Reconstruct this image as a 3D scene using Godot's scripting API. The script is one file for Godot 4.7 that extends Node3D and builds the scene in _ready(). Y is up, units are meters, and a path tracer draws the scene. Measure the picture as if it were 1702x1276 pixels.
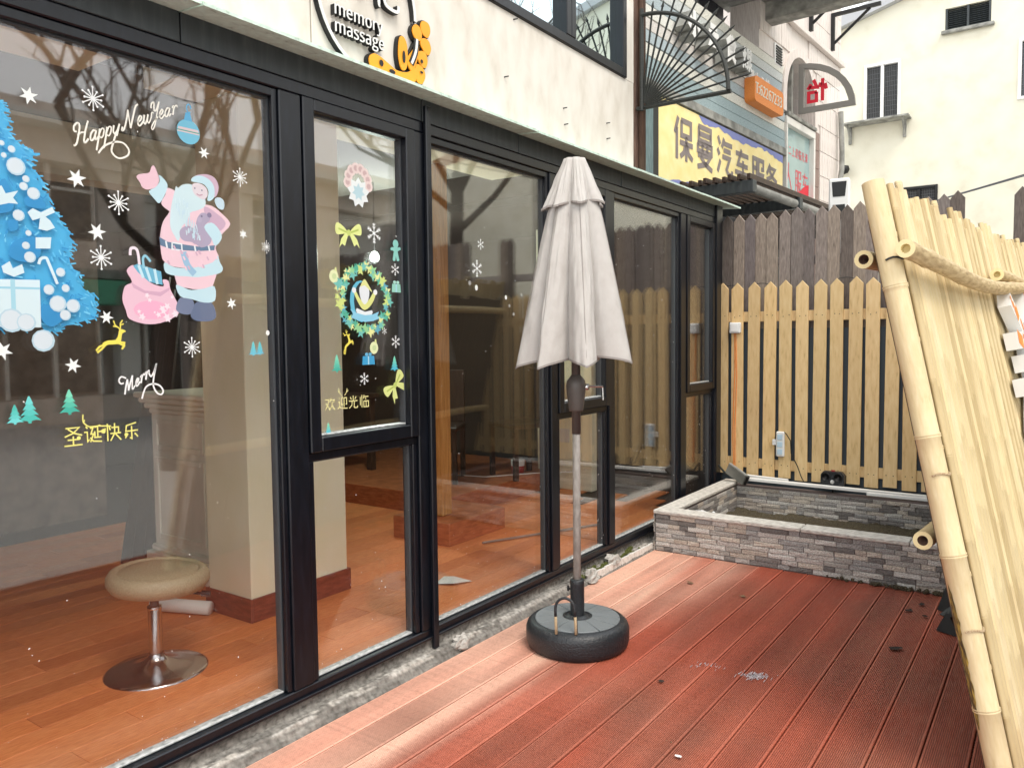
extends Node3D
# A glazed shop front beside a small timber deck: closed parasol, stone planter, picket fences, leaning bamboo screen.
# Metres; y up; the deck's top is y = 0; the shop front stands in the plane x = -2.34 and runs along z.

const FX := -2.34
var M := {}
var rng := RandomNumberGenerator.new()
var used := {}

# ---------------------------------------------------------------- helpers: naming
func tag(o: Node3D, label := "", category := "", group := "", kind := "") -> Node3D:
	if label != "": o.set_meta("label", label)
	if category != "": o.set_meta("category", category)
	if group != "": o.set_meta("group", group)
	if kind != "": o.set_meta("kind", kind)
	return o

func numbered(called: String) -> String:
	var k: int = used.get(called, -1) + 1
	used[called] = k
	return called if k == 0 else "%s_%03d" % [called, k]

func top(o: Node3D, called: String) -> Node3D:
	o.name = numbered(called)
	add_child(o, true)
	return o

func thing(called: String, label: String, category: String, at := Vector3.ZERO, basis_ := Basis(), group := "") -> Node3D:
	var o := Node3D.new()
	o.transform = Transform3D(basis_, at)
	top(o, called)
	return tag(o, label, category, group)

func setting(called: String, at := Vector3.ZERO) -> Node3D:
	var o := Node3D.new()
	o.position = at
	top(o, called)
	return tag(o, "", "", "", "structure")

func inst(mesh: Mesh, called: String, parent: Node, xf := Transform3D(), m: Material = null) -> MeshInstance3D:
	var o := MeshInstance3D.new()
	o.mesh = mesh
	if m: o.set_surface_override_material(0, m)
	o.transform = xf
	if parent == self:
		top(o, called)
	else:
		var key := "%d/%s" % [parent.get_instance_id(), called]
		var k: int = used.get(key, -1) + 1
		used[key] = k
		o.name = called if k == 0 else "%s_%03d" % [called, k]
		parent.add_child(o, true)
	return o

func put(s: SurfaceTool, m: Material, called: String, parent: Node, xf := Transform3D()) -> MeshInstance3D:
	return inst(done(s, m), called, parent, xf)

func done(s: SurfaceTool, m: Material = null) -> ArrayMesh:
	s.generate_normals()
	var mesh := s.commit()
	if m: mesh.surface_set_material(0, m)
	return mesh

# ---------------------------------------------------------------- helpers: shapes
func S(smooth := false) -> SurfaceTool:
	var s := SurfaceTool.new()
	s.begin(Mesh.PRIMITIVE_TRIANGLES)
	s.set_smooth_group(0 if smooth else -1)
	return s

func T(s: SurfaceTool, a: Vector3, b: Vector3, c: Vector3, n: Vector3) -> void:
	s.add_vertex(a)
	if (b - a).cross(c - a).dot(n) > 0.0:
		s.add_vertex(c); s.add_vertex(b)
	else:
		s.add_vertex(b); s.add_vertex(c)

func Q(s: SurfaceTool, a: Vector3, b: Vector3, c: Vector3, d: Vector3, n: Vector3) -> void:
	T(s, a, b, c, n); T(s, a, c, d, n)

# a box with chamfered edges, its centre at c
func box(s: SurfaceTool, c: Vector3, size: Vector3, b := Basis(), bev := 0.0) -> void:
	var h := size * 0.5
	if bev <= 0.0:
		for ax in 3:
			for sg in [-1.0, 1.0]:
				var n := Vector3.ZERO; n[ax] = sg
				var u := Vector3.ZERO; u[(ax + 1) % 3] = h[(ax + 1) % 3]
				var v := Vector3.ZERO; v[(ax + 2) % 3] = h[(ax + 2) % 3]
				var o := n * h[ax]
				Q(s, c + b * (o - u - v), c + b * (o + u - v), c + b * (o + u + v), c + b * (o - u + v), b * n)
		return
	bev = min(bev, min(h.x, min(h.y, h.z)) * 0.9)
	var g := h - Vector3.ONE * bev
	for ax in 3:
		var p := (ax + 1) % 3
		var q := (ax + 2) % 3
		for sg in [-1.0, 1.0]:
			var n := Vector3.ZERO; n[ax] = sg
			var u := Vector3.ZERO; u[p] = g[p]
			var v := Vector3.ZERO; v[q] = g[q]
			var o := n * h[ax]
			Q(s, c + b * (o - u - v), c + b * (o + u - v), c + b * (o + u + v), c + b * (o - u + v), b * n)
		for s1 in [-1.0, 1.0]:
			for s2 in [-1.0, 1.0]:
				var a0 := Vector3.ZERO; a0[ax] = -g[ax]; a0[p] = s1 * h[p]; a0[q] = s2 * g[q]
				var a1 := Vector3.ZERO; a1[ax] = -g[ax]; a1[p] = s1 * g[p]; a1[q] = s2 * h[q]
				var a2 := a1; a2[ax] = g[ax]
				var a3 := a0; a3[ax] = g[ax]
				var n2 := Vector3.ZERO; n2[p] = s1; n2[q] = s2
				Q(s, c + b * a0, c + b * a1, c + b * a2, c + b * a3, b * n2)
	for sx in [-1.0, 1.0]:
		for sy in [-1.0, 1.0]:
			for sz in [-1.0, 1.0]:
				T(s, c + b * Vector3(sx * h.x, sy * g.y, sz * g.z), c + b * Vector3(sx * g.x, sy * h.y, sz * g.z), c + b * Vector3(sx * g.x, sy * g.y, sz * h.z), b * Vector3(sx, sy, sz))

# a box from corner to corner
func bx(s: SurfaceTool, x0: float, x1: float, y0: float, y1: float, z0: float, z1: float, bev := 0.0) -> void:
	box(s, Vector3(x0 + x1, y0 + y1, z0 + z1) * 0.5, Vector3(absf(x1 - x0), absf(y1 - y0), absf(z1 - z0)), Basis(), bev)

func boxmesh(x0: float, x1: float, y0: float, y1: float, z0: float, z1: float, m: Material, called: String, parent: Node, bev := 0.0) -> MeshInstance3D:
	var s := S()
	bx(s, x0, x1, y0, y1, z0, z1, bev)
	return put(s, m, called, parent)

func tube(s: SurfaceTool, pts: Array, radii: Array, sides := 10, caps := true) -> void:
	var rings := []
	var prev := Vector3.ZERO
	for i in pts.size():
		var d: Vector3 = (pts[min(i + 1, pts.size() - 1)] - pts[max(i - 1, 0)]).normalized()
		if prev == Vector3.ZERO:
			prev = d.cross(Vector3.UP if absf(d.y) < 0.9 else Vector3.RIGHT).normalized()
		prev = (prev - d * prev.dot(d)).normalized()
		var e := d.cross(prev)
		var ring := []
		for k in sides:
			var a := TAU * k / sides
			ring.append(pts[i] + (prev * cos(a) + e * sin(a)) * radii[min(i, radii.size() - 1)])
		rings.append(ring)
	for i in pts.size() - 1:
		for k in sides:
			var k2 := (k + 1) % sides
			var m: Vector3 = (rings[i][k] + rings[i][k2] + rings[i + 1][k]) / 3.0 - (pts[i] + pts[i + 1]) * 0.5
			Q(s, rings[i][k], rings[i][k2], rings[i + 1][k2], rings[i + 1][k], m)
	if caps:
		for e in [0, pts.size() - 1]:
			var n: Vector3 = pts[0] - pts[1] if e == 0 else pts[e] - pts[e - 1]
			for k in sides:
				T(s, pts[e], rings[e][k], rings[e][(k + 1) % sides], n)

# profile of [radius, height] pairs, turned about y at c
func lathe(s: SurfaceTool, prof: Array, sides := 24, c := Vector3.ZERO) -> void:
	for i in prof.size() - 1:
		var r0: float = prof[i][0]
		var y0: float = prof[i][1]
		var r1: float = prof[i + 1][0]
		var y1: float = prof[i + 1][1]
		for k in sides:
			var a := TAU * k / sides
			var b := TAU * (k + 1) / sides
			var da := Vector3(cos(a), 0, sin(a))
			var db := Vector3(cos(b), 0, sin(b))
			var n := (da + db) * (y1 - y0) * 0.5 + Vector3(0, -(r1 - r0), 0)
			var up0 := Vector3(0, y0, 0)
			var up1 := Vector3(0, y1, 0)
			if r0 > 1e-5: T(s, c + da * r0 + up0, c + db * r0 + up0, c + (da * r1 if r1 > 1e-5 else Vector3.ZERO) + up1, n)
			if r1 > 1e-5: T(s, c + (db * r0 if r0 > 1e-5 else Vector3.ZERO) + up0, c + db * r1 + up1, c + da * r1 + up1, n)

# polygon in local XY, front towards +Z at z1, back at z0 (no sides when z0 == z1)
func prism(s: SurfaceTool, poly: PackedVector2Array, z0: float, z1: float, xf := Transform3D()) -> void:
	var idx := Geometry2D.triangulate_polygon(poly)
	var fz := xf.basis.z
	for i in range(0, idx.size(), 3):
		var a := poly[idx[i]]
		var b := poly[idx[i + 1]]
		var c := poly[idx[i + 2]]
		T(s, xf * Vector3(a.x, a.y, z1), xf * Vector3(b.x, b.y, z1), xf * Vector3(c.x, c.y, z1), fz)
		if z0 != z1: T(s, xf * Vector3(a.x, a.y, z0), xf * Vector3(b.x, b.y, z0), xf * Vector3(c.x, c.y, z0), -fz)
	if z0 == z1: return
	var cw := 1.0 if Geometry2D.is_polygon_clockwise(poly) else -1.0
	for i in poly.size():
		var a := poly[i]
		var b := poly[(i + 1) % poly.size()]
		var d := b - a
		var n := xf.basis * (Vector3(-d.y, d.x, 0) * cw)
		Q(s, xf * Vector3(a.x, a.y, z0), xf * Vector3(b.x, b.y, z0), xf * Vector3(b.x, b.y, z1), xf * Vector3(a.x, a.y, z1), n)

func P(flat: Array, k := 1.0, off := Vector2.ZERO) -> PackedVector2Array:
	var out := PackedVector2Array()
	for i in range(0, flat.size(), 2):
		out.append(Vector2(flat[i], flat[i + 1]) * k + off)
	return out

func curve(p: PackedVector2Array, n := 6) -> PackedVector2Array:
	var out := PackedVector2Array()
	for i in p.size() - 1:
		var a := p[max(i - 1, 0)]
		var d := p[min(i + 2, p.size() - 1)]
		for k in n:
			out.append(p[i].cubic_interpolate(p[i + 1], a, d, float(k) / n))
	out.append(p[-1])
	return out

func closed_curve(p: PackedVector2Array, n := 4) -> PackedVector2Array:
	var out := PackedVector2Array()
	var c := p.size()
	for i in c:
		for k in n:
			out.append(p[i].cubic_interpolate(p[(i + 1) % c], p[(i + c - 1) % c], p[(i + 2) % c], float(k) / n))
	return out

# a brush stroke along a polyline; w0..w1 its widths at the ends
func stroke(s: SurfaceTool, p: PackedVector2Array, w: float, z0: float, z1: float, xf := Transform3D(), taper := 0.0) -> void:
	var l := PackedVector2Array()
	var r := PackedVector2Array()
	var n := p.size()
	for i in n:
		var d0 := (p[i] - p[i - 1]).normalized() if i > 0 else (p[1] - p[0]).normalized()
		var d1 := (p[i + 1] - p[i]).normalized() if i < n - 1 else d0
		var t := (d0 + d1).normalized()
		if t == Vector2.ZERO: t = d1
		var nn := Vector2(-t.y, t.x)
		var m: float = 1.0 / max(0.5, absf(nn.dot(Vector2(-d1.y, d1.x))))
		var f = float(i) / max(1, n - 1)
		var ww := w * 0.5 * m * (1.0 - taper * absf(2.0 * f - 1.0))
		l.append(p[i] + nn * ww)
		r.append(p[i] - nn * ww)
	var fz := xf.basis.z
	for i in n - 1:
		var a := xf * Vector3(l[i].x, l[i].y, z1)
		var b := xf * Vector3(l[i + 1].x, l[i + 1].y, z1)
		var c := xf * Vector3(r[i + 1].x, r[i + 1].y, z1)
		var d := xf * Vector3(r[i].x, r[i].y, z1)
		Q(s, a, b, c, d, fz)
		if z0 != z1:
			var k := fz.normalized() * (z0 - z1)
			var side := (a - d)
			Q(s, a, b, b + k, a + k, side)
			Q(s, d, c, c + k, d + k, -side)
			if i == 0: Q(s, a, d, d + k, a + k, a - b)
			if i == n - 2: Q(s, b, c, c + k, b + k, b - a)

func disc(c: Vector2, r: float, n := 14, ry := 0.0) -> PackedVector2Array:
	var out := PackedVector2Array()
	for k in n:
		out.append(c + Vector2(cos(TAU * k / n) * r, sin(TAU * k / n) * (ry if ry > 0 else r)))
	return out

func starpoly(c: Vector2, r: float, points: int, inner: float, turn := 0.0) -> PackedVector2Array:
	var out := PackedVector2Array()
	for k in points * 2:
		var a := turn + PI * k / points
		out.append(c + Vector2(sin(a), cos(a)) * (r if k % 2 == 0 else r * inner))
	return out

# ---------------------------------------------------------------- helpers: materials
func lin(r: float, g: float, b: float) -> Color:
	return Color(r / 255.0, g / 255.0, b / 255.0)          # a colour in sRGB bytes

func noise(seed_: int, freq: float, ramp: Array, octaves := 4, size := 512, type := FastNoiseLite.TYPE_SIMPLEX_SMOOTH) -> NoiseTexture2D:
	var n := FastNoiseLite.new()
	n.seed = seed_; n.frequency = freq; n.noise_type = type
	n.fractal_octaves = octaves
	var t := NoiseTexture2D.new()
	t.width = size; t.height = size; t.seamless = true; t.noise = n
	var g := Gradient.new()
	var o := PackedFloat32Array()
	var c := PackedColorArray()
	for e in ramp:
		o.append(e[0]); c.append(e[1])
	g.offsets = o; g.colors = c
	t.color_ramp = g
	return t

func mat(color: Color, rough := 0.7, metal := 0.0) -> StandardMaterial3D:
	var m := StandardMaterial3D.new()
	m.albedo_color = color
	m.roughness = rough; m.metallic = metal
	return m

func texmat(tex: Texture2D, scale: Vector3, rough := 0.7, world := true, bump: Texture2D = null, relief := 0.0, tint := Color.WHITE) -> StandardMaterial3D:
	var m := mat(tint, rough)
	m.albedo_texture = tex
	m.uv1_triplanar = true
	m.uv1_world_triplanar = world
	m.uv1_scale = scale
	if bump:
		m.heightmap_enabled = true
		m.heightmap_texture = bump
		m.heightmap_scale = relief
	return m

func variants(m: StandardMaterial3D, tints: Array) -> Array:
	var out := []
	for t in tints:
		var v: StandardMaterial3D = m.duplicate()
		v.albedo_color = t
		out.append(v)
	return out

func greys(k: Array) -> Array:
	return k.map(func(v): return Color(v, v, v))

func vcol(rough := 0.6) -> StandardMaterial3D:
	var m := mat(Color.WHITE, rough)
	m.vertex_color_use_as_albedo = true
	return m

func make_materials() -> void:
	var bumpy := noise(5, 0.05, [[0.0, Color.BLACK], [1.0, Color.WHITE]], 5)
	var grain := noise(7, 0.03, [[0.0, Color(0.2, 0.2, 0.2)], [0.45, Color(0.75, 0.75, 0.75)], [1.0, Color.WHITE]], 5)
	M.bumpy = bumpy
	M.frame = texmat(noise(11, 0.02, [[0.0, lin(9, 12, 18)], [0.6, lin(14, 18, 26)], [1.0, lin(24, 28, 37)]]), Vector3(3, 0.5, 3), 0.32)
	M.bead = mat(lin(70, 74, 78), 0.4)
	M.bead_light = mat(lin(128, 126, 122), 0.5)
	M.scuff = mat(lin(196, 186, 190), 0.8)
	M.sky_glint = texmat(noise(62, 0.05, [[0.0, lin(90, 92, 92)], [0.4, lin(164, 168, 168)], [1.0, lin(214, 216, 216)]], 5), Vector3(2, 2, 1), 0.35)  # pale tone painting the sky reflected along the wet sill
	M.fascia = texmat(noise(12, 0.02, [[0.0, lin(44, 50, 53)], [0.5, lin(52, 58, 61)], [0.8, lin(60, 66, 67)], [1.0, lin(72, 78, 76)]]), Vector3(2.5, 0.35, 2.5), 0.5)
	M.ledge = texmat(noise(13, 0.025, [[0.0, lin(140, 156, 142)], [0.25, lin(196, 216, 204)], [0.7, lin(210, 232, 220)], [1.0, lin(224, 240, 228)]], 6), Vector3(1.5, 1.5, 1.5), 0.6, true, bumpy, 0.15)
	M.wall = texmat(noise(14, 0.012, [[0.0, lin(206, 199, 186)], [0.35, lin(219, 213, 202)], [0.6, lin(225, 220, 210)], [1.0, lin(230, 226, 217)]], 6, 1024), Vector3(0.5, 0.25, 0.5), 0.65, true, bumpy, 0.06)
	M.concrete = texmat(noise(15, 0.03, [[0.0, lin(92, 88, 82)], [0.3, lin(150, 146, 140)], [0.6, lin(186, 182, 176)], [1.0, lin(218, 214, 206)]], 6, 1024), Vector3(1.1, 1.1, 1.1), 0.9, true, noise(16, 0.03, [[0.0, Color.BLACK], [1.0, Color.WHITE]], 3), 0.12)
	M.plinth = M.concrete.duplicate()
	M.plinth.vertex_color_use_as_albedo = true
	M.whitetile = texmat(noise(17, 0.03, [[0.0, lin(196, 194, 186)], [0.5, lin(228, 227, 222)], [1.0, lin(238, 238, 234)]]), Vector3(2, 2, 2), 0.3)
	M.moss = texmat(noise(18, 0.06, [[0.0, lin(34, 36, 16)], [0.6, lin(86, 92, 36)], [1.0, lin(128, 128, 62)]]), Vector3(3, 3, 3), 1.0, true, bumpy, 1.0)
	M.yellow = texmat(noise(19, 0.02, [[0.0, lin(192, 158, 106)], [0.3, lin(221, 190, 138)], [0.6, lin(226, 196, 145)], [1.0, lin(232, 206, 158)]], 6, 1024), Vector3(1.6, 0.3, 1.6), 0.6, true, grain, 0.06)
	M.yellows = variants(M.yellow, [Color(1, 1, 1), Color(0.96, 0.96, 0.95), Color(1.0, 0.985, 0.96), Color(0.93, 0.92, 0.91)])
	M.grey_wood = texmat(noise(20, 0.022, [[0.0, lin(110, 103, 100)], [0.25, lin(150, 143, 139)], [0.6, lin(166, 159, 155)], [1.0, lin(190, 184, 180)]], 7, 1024), Vector3(2.6, 0.45, 2.6), 0.9, true, grain, 0.2)
	M.greys = variants(M.grey_wood, [Color(0.77, 0.75, 0.74), Color(0.85, 0.82, 0.8), Color(0.7, 0.68, 0.68), Color(0.89, 0.85, 0.8), Color(0.74, 0.72, 0.73), Color(0.64, 0.61, 0.59)])
	M.backing = mat(lin(74, 84, 92), 0.7)
	M.bamboo = texmat(noise(21, 0.02, [[0.0, lin(192, 168, 122)], [0.25, lin(213, 192, 148)], [0.7, lin(220, 201, 160)], [1.0, lin(228, 212, 176)]], 5, 1024), Vector3(3, 0.5, 3), 0.5, false, grain, 0.12)
	M.cane = texmat(noise(63, 0.02, [[0.0, lin(206, 184, 140)], [0.3, lin(216, 197, 156)], [1.0, lin(224, 208, 170)]], 4), Vector3(2, 0.4, 2), 0.55, false, grain, 0.06)
	M.canes = variants(M.cane, [Color(1, 1, 1), Color(0.96, 0.95, 0.92), Color(0.92, 0.9, 0.86), Color(1.0, 0.985, 0.95), Color(0.86, 0.83, 0.77)])
	M.bamboos = variants(M.bamboo, [Color(1, 1, 1), Color(0.97, 0.95, 0.9), Color(0.93, 0.9, 0.84), Color(1.0, 0.98, 0.93), Color(0.88, 0.84, 0.76)])
	M.bamboo_old = texmat(noise(61, 0.03, [[0.0, lin(120, 98, 66)], [0.3, lin(176, 152, 112)], [0.7, lin(204, 184, 142)], [1.0, lin(222, 206, 168)]], 5), Vector3(0.7, 4, 4), 0.6, false, grain, 0.1)
	M.bamboo_cut = mat(lin(236, 220, 170), 0.8)
	M.bamboo_rot = texmat(noise(22, 0.05, [[0.0, lin(30, 24, 20)], [0.4, lin(92, 74, 50)], [0.7, lin(190, 160, 70)], [1.0, lin(222, 196, 110)]]), Vector3(4, 0.8, 4), 0.8, false)
	M.back_board = texmat(noise(23, 0.02, [[0.0, lin(60, 48, 38)], [0.5, lin(98, 82, 66)], [1.0, lin(134, 114, 94)]]), Vector3(3, 0.3, 3), 0.85, false)
	M.stone = texmat(noise(24, 0.035, [[0.0, lin(128, 126, 124)], [0.4, lin(194, 192, 190)], [0.75, lin(236, 235, 233)], [1.0, lin(255, 255, 255)]], 6, 1024), Vector3(2.2, 6, 2.2), 0.75, true, noise(25, 0.04, [[0.0, Color.BLACK], [1.0, Color.WHITE]], 6), 0.7)
	M.stones = variants(M.stone, [lin(246, 242, 236), lin(212, 208, 203), lin(172, 168, 165), lin(255, 253, 249), lin(228, 216, 204), lin(150, 146, 144), lin(238, 232, 228), lin(248, 238, 226), lin(200, 199, 198)])
	M.coping = texmat(noise(26, 0.03, [[0.0, lin(132, 128, 122)], [0.35, lin(192, 188, 181)], [0.7, lin(218, 214, 206)], [1.0, lin(232, 229, 221)]], 6), Vector3(1.2, 3, 4), 0.75, true, bumpy, 0.5)
	M.soil = texmat(noise(27, 0.08, [[0.0, lin(44, 38, 30)], [0.5, lin(84, 74, 58)], [0.8, lin(112, 106, 80)], [1.0, lin(160, 152, 132)]]), Vector3(3, 3, 3), 1.0, true, bumpy, 2.0)
	M.canvas = texmat(noise(28, 0.018, [[0.0, lin(172, 168, 163)], [0.35, lin(185, 181, 177)], [0.7, lin(190, 187, 183)], [1.0, lin(196, 194, 190)]], 7, 1024), Vector3(0.9, 0.5, 0.9), 0.9, false, noise(29, 0.3, [[0.0, Color.BLACK], [1.0, Color.WHITE]], 2), 0.05)
	M.canvas.backlight_enabled = true
	M.canvas.backlight = Color(0.14, 0.13, 0.12)
	M.hem = mat(lin(150, 144, 140), 0.9)
	M.pole = texmat(noise(30, 0.03, [[0.0, lin(116, 110, 104)], [0.5, lin(146, 140, 134)], [1.0, lin(170, 165, 160)]]), Vector3(3, 1, 3), 0.42, false)
	M.pole_dark = mat(lin(74, 69, 66), 0.4)
	M.bronze = mat(lin(88, 82, 78), 0.42)
	M.chrome = mat(lin(205, 205, 205), 0.2, 1.0)
	M.black_plastic = texmat(noise(31, 0.06, [[0.0, lin(26, 28, 31)], [0.6, lin(40, 43, 47)], [1.0, lin(58, 62, 66)]]), Vector3(3, 3, 3), 0.42, false, bumpy, 0.2)
	M.grit = texmat(noise(32, 0.12, [[0.0, lin(92, 98, 102)], [0.5, lin(124, 130, 133)], [0.8, lin(152, 158, 160)], [1.0, lin(190, 196, 196)]], 5), Vector3(7, 7, 7), 0.45, false, bumpy, 0.3)
	M.rust = texmat(noise(33, 0.05, [[0.0, lin(104, 66, 40)], [0.45, lin(176, 150, 118)], [1.0, lin(206, 208, 178)]]), Vector3(8, 8, 8), 0.9, false)
	M.black = mat(lin(18, 19, 21), 0.5)
	M.iron = texmat(noise(34, 0.03, [[0.0, lin(26, 28, 27)], [0.5, lin(38, 42, 40)], [1.0, lin(64, 60, 52)]]), Vector3(4, 4, 4), 0.6)
	M.white = mat(lin(232, 232, 230), 0.45)
	M.white_plastic = mat(lin(226, 228, 228), 0.35)
	M.blue_plastic = mat(lin(186, 212, 228), 0.4)
	M.orange = mat(lin(246, 166, 36), 0.5)
	M.sign_orange = texmat(noise(35, 0.03, [[0.0, lin(206, 112, 48)], [0.5, lin(236, 142, 66)], [1.0, lin(246, 166, 96)]]), Vector3(6, 6, 6), 0.6)
	M.laminate = texmat(noise(36, 0.02, [[0.0, lin(200, 112, 62)], [0.4, lin(220, 134, 78)], [0.7, lin(229, 147, 90)], [1.0, lin(236, 160, 104)]], 6, 1024), Vector3(5, 1, 0.6), 0.5)
	M.laminates = variants(M.laminate, [Color(1, 1, 1), Color(0.95, 0.93, 0.9), Color(1.0, 0.97, 0.92), Color(0.9, 0.86, 0.82), Color(0.97, 0.98, 0.98)])
	M.platform = texmat(noise(37, 0.02, [[0.0, lin(150, 84, 50)], [0.5, lin(180, 106, 66)], [1.0, lin(200, 128, 84)]], 5), Vector3(0.8, 4, 0.8), 0.35)
	M.plaster = texmat(noise(38, 0.01, [[0.0, lin(240, 238, 204)], [0.5, lin(245, 243, 214)], [1.0, lin(248, 247, 222)]], 5), Vector3(0.7, 0.4, 0.7), 0.8)
	M.cream = texmat(noise(39, 0.012, [[0.0, lin(226, 222, 204)], [0.5, lin(234, 231, 215)], [1.0, lin(240, 237, 222)]]), Vector3(1, 0.5, 1), 0.6)
	M.skirting = texmat(noise(40, 0.02, [[0.0, lin(104, 48, 34)], [0.6, lin(132, 66, 48)], [1.0, lin(150, 84, 62)]]), Vector3(1, 4, 1), 0.45)
	M.brown_wall = texmat(noise(41, 0.02, [[0.0, lin(96, 80, 70)], [0.5, lin(112, 95, 84)], [1.0, lin(126, 108, 96)]], 6), Vector3(0.6, 0.6, 0.6), 0.9)
	M.dark_wall = mat(lin(66, 56, 50), 0.85)
	M.ceiling = mat(lin(120, 116, 110), 0.9)
	M.dark_wood = texmat(noise(42, 0.02, [[0.0, lin(34, 22, 16)], [0.6, lin(56, 38, 28)], [1.0, lin(80, 58, 44)]]), Vector3(4, 0.5, 4), 0.5)
	M.pine = texmat(noise(43, 0.018, [[0.0, lin(160, 104, 48)], [0.3, lin(196, 138, 70)], [0.7, lin(214, 158, 88)], [1.0, lin(224, 174, 108)]], 6), Vector3(5, 0.4, 5), 0.5)
	M.leather = texmat(noise(44, 0.06, [[0.0, lin(150, 136, 108)], [0.6, lin(174, 160, 130)], [1.0, lin(190, 178, 150)]]), Vector3(3, 3, 3), 0.5, false, bumpy, 0.1)
	M.paper = mat(lin(228, 230, 226), 0.9)
	M.red_plastic = mat(lin(160, 40, 44), 0.4)
	M.ground = texmat(noise(45, 0.1, [[0.0, lin(70, 68, 66)], [0.45, lin(160, 157, 152)], [0.62, lin(226, 224, 220)], [1.0, lin(252, 252, 250)]], 6, 1024), Vector3(0.55, 0.55, 0.55), 0.6, true, bumpy, 1.2)
	M.brown_post = texmat(noise(46, 0.02, [[0.0, lin(58, 42, 36)], [0.5, lin(92, 68, 56)], [1.0, lin(122, 96, 80)]]), Vector3(6, 0.6, 6), 0.7)
	M.teal = texmat(noise(47, 0.02, [[0.0, lin(78, 100, 104)], [1.0, lin(126, 148, 148)]]), Vector3(4, 0.5, 4), 0.6)
	M.siding = texmat(noise(48, 0.03, [[0.0, lin(186, 186, 186)], [0.5, lin(228, 228, 228)], [1.0, lin(255, 255, 255)]], 6, 1024), Vector3(0.6, 5, 0.6), 0.75, true)
	M.sidings = variants(M.siding, [lin(236, 235, 224), lin(184, 198, 203), lin(214, 219, 217), lin(240, 239, 230), lin(166, 186, 190), lin(228, 222, 215)])
	M.banner = texmat(noise(49, 0.008, [[0.0, lin(246, 224, 150)], [0.5, lin(252, 232, 164)], [1.0, lin(254, 240, 186)]], 3), Vector3(1, 1, 1), 0.6)
	M.banner_blue = mat(lin(126, 134, 190), 0.6)
	M.banner_ink = mat(lin(134, 124, 122), 0.6)
	M.tile = texmat(noise(50, 0.02, [[0.0, lin(196, 184, 178)], [0.5, lin(220, 211, 205)], [1.0, lin(232, 226, 220)]], 5), Vector3(8, 0.5, 8), 0.55)
	M.tile_dark = texmat(noise(51, 0.02, [[0.0, lin(112, 92, 86)], [0.5, lin(138, 116, 108)], [1.0, lin(156, 134, 126)]]), Vector3(8, 0.5, 8), 0.55)
	M.tile_black = mat(lin(46, 46, 54), 0.4)
	M.grout = mat(lin(112, 100, 98), 0.9)
	M.tile_joint = mat(lin(176, 164, 158), 0.9)
	M.render_wall = texmat(noise(52, 0.01, [[0.0, lin(212, 207, 186)], [0.4, lin(224, 220, 201)], [1.0, lin(230, 227, 210)]], 5, 1024), Vector3(0.15, 0.15, 0.15), 0.85, true, noise(53, 0.006, [[0.0, Color.BLACK], [1.0, Color.WHITE]], 2), 4.0)
	M.slab = texmat(noise(54, 0.015, [[0.0, lin(104, 104, 100)], [0.6, lin(150, 150, 144)], [1.0, lin(176, 176, 168)]], 5), Vector3(0.6, 0.6, 0.6), 0.8)
	M.roof_edge = mat(lin(176, 178, 182), 0.6)
	M.mesh_dark = mat(lin(98, 100, 104), 0.6)
	M.red = mat(lin(214, 30, 54), 0.6)
	M.pink_red = mat(lin(206, 96, 104), 0.6)
	M.bark = texmat(noise(55, 0.03, [[0.0, lin(44, 38, 34)], [0.5, lin(76, 68, 62)], [1.0, lin(112, 104, 96)]]), Vector3(5, 1.5, 5), 0.95)
	M.house = texmat(noise(56, 0.01, [[0.0, lin(196, 180, 168)], [0.5, lin(214, 200, 188)], [1.0, lin(226, 215, 206)]]), Vector3(0.3, 0.3, 0.3), 0.85)
	M.house_light = mat(lin(222, 220, 214), 0.7)
	M.window_dark = mat(lin(60, 70, 78), 0.1)
	M.green_net = mat(lin(84, 168, 136), 0.8)
	M.sticker = vcol(0.55)
	M.sticker.transparency = BaseMaterial3D.TRANSPARENCY_ALPHA
	M.sticker.albedo_color = Color(1, 1, 1, 0.9)
	M.sticker.backlight_enabled = true
	M.sticker.backlight = Color(0.2, 0.2, 0.2)
	M.deck = vcol(0.42)
	M.deck.roughness_texture = noise(57, 0.02, [[0.0, Color(0.35, 0.35, 0.35)], [0.5, Color(0.6, 0.6, 0.6)], [1.0, Color(0.9, 0.9, 0.9)]], 5)
	M.deck.roughness = 1.0
	M.deck.albedo_texture = noise(58, 0.05, [[0.0, Color(0.72, 0.7, 0.7)], [0.4, Color(0.93, 0.92, 0.92)], [1.0, Color(1, 1, 1)]], 6, 1024)
	M.deck.uv1_triplanar = true
	M.deck.uv1_world_triplanar = true
	M.deck.uv1_scale = Vector3(4, 4, 0.7)
	M.leaf = mat(lin(46, 36, 30), 0.9)
	M.leaf2 = mat(lin(120, 96, 70), 0.9)
	M.bulb = mat(lin(240, 250, 244), 0.4)
	M.bulb.emission_enabled = true
	M.bulb.emission = Color(0.93, 1.0, 0.95)
	M.bulb.emission_energy_multiplier = 2.5
	M.glass = mat(Color(0.05, 0.06, 0.06, 0.01), 0.02)
	M.glass.transparency = BaseMaterial3D.TRANSPARENCY_ALPHA
	M.glass.specular_mode = BaseMaterial3D.SPECULAR_SCHLICK_GGX
	M.coated = mat(lin(196, 212, 216), 0.02, 1.0)
	M.far_glass = mat(lin(46, 50, 52), 0.12)
	M.tint_glass = mat(lin(150, 176, 176), 0.08)

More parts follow.
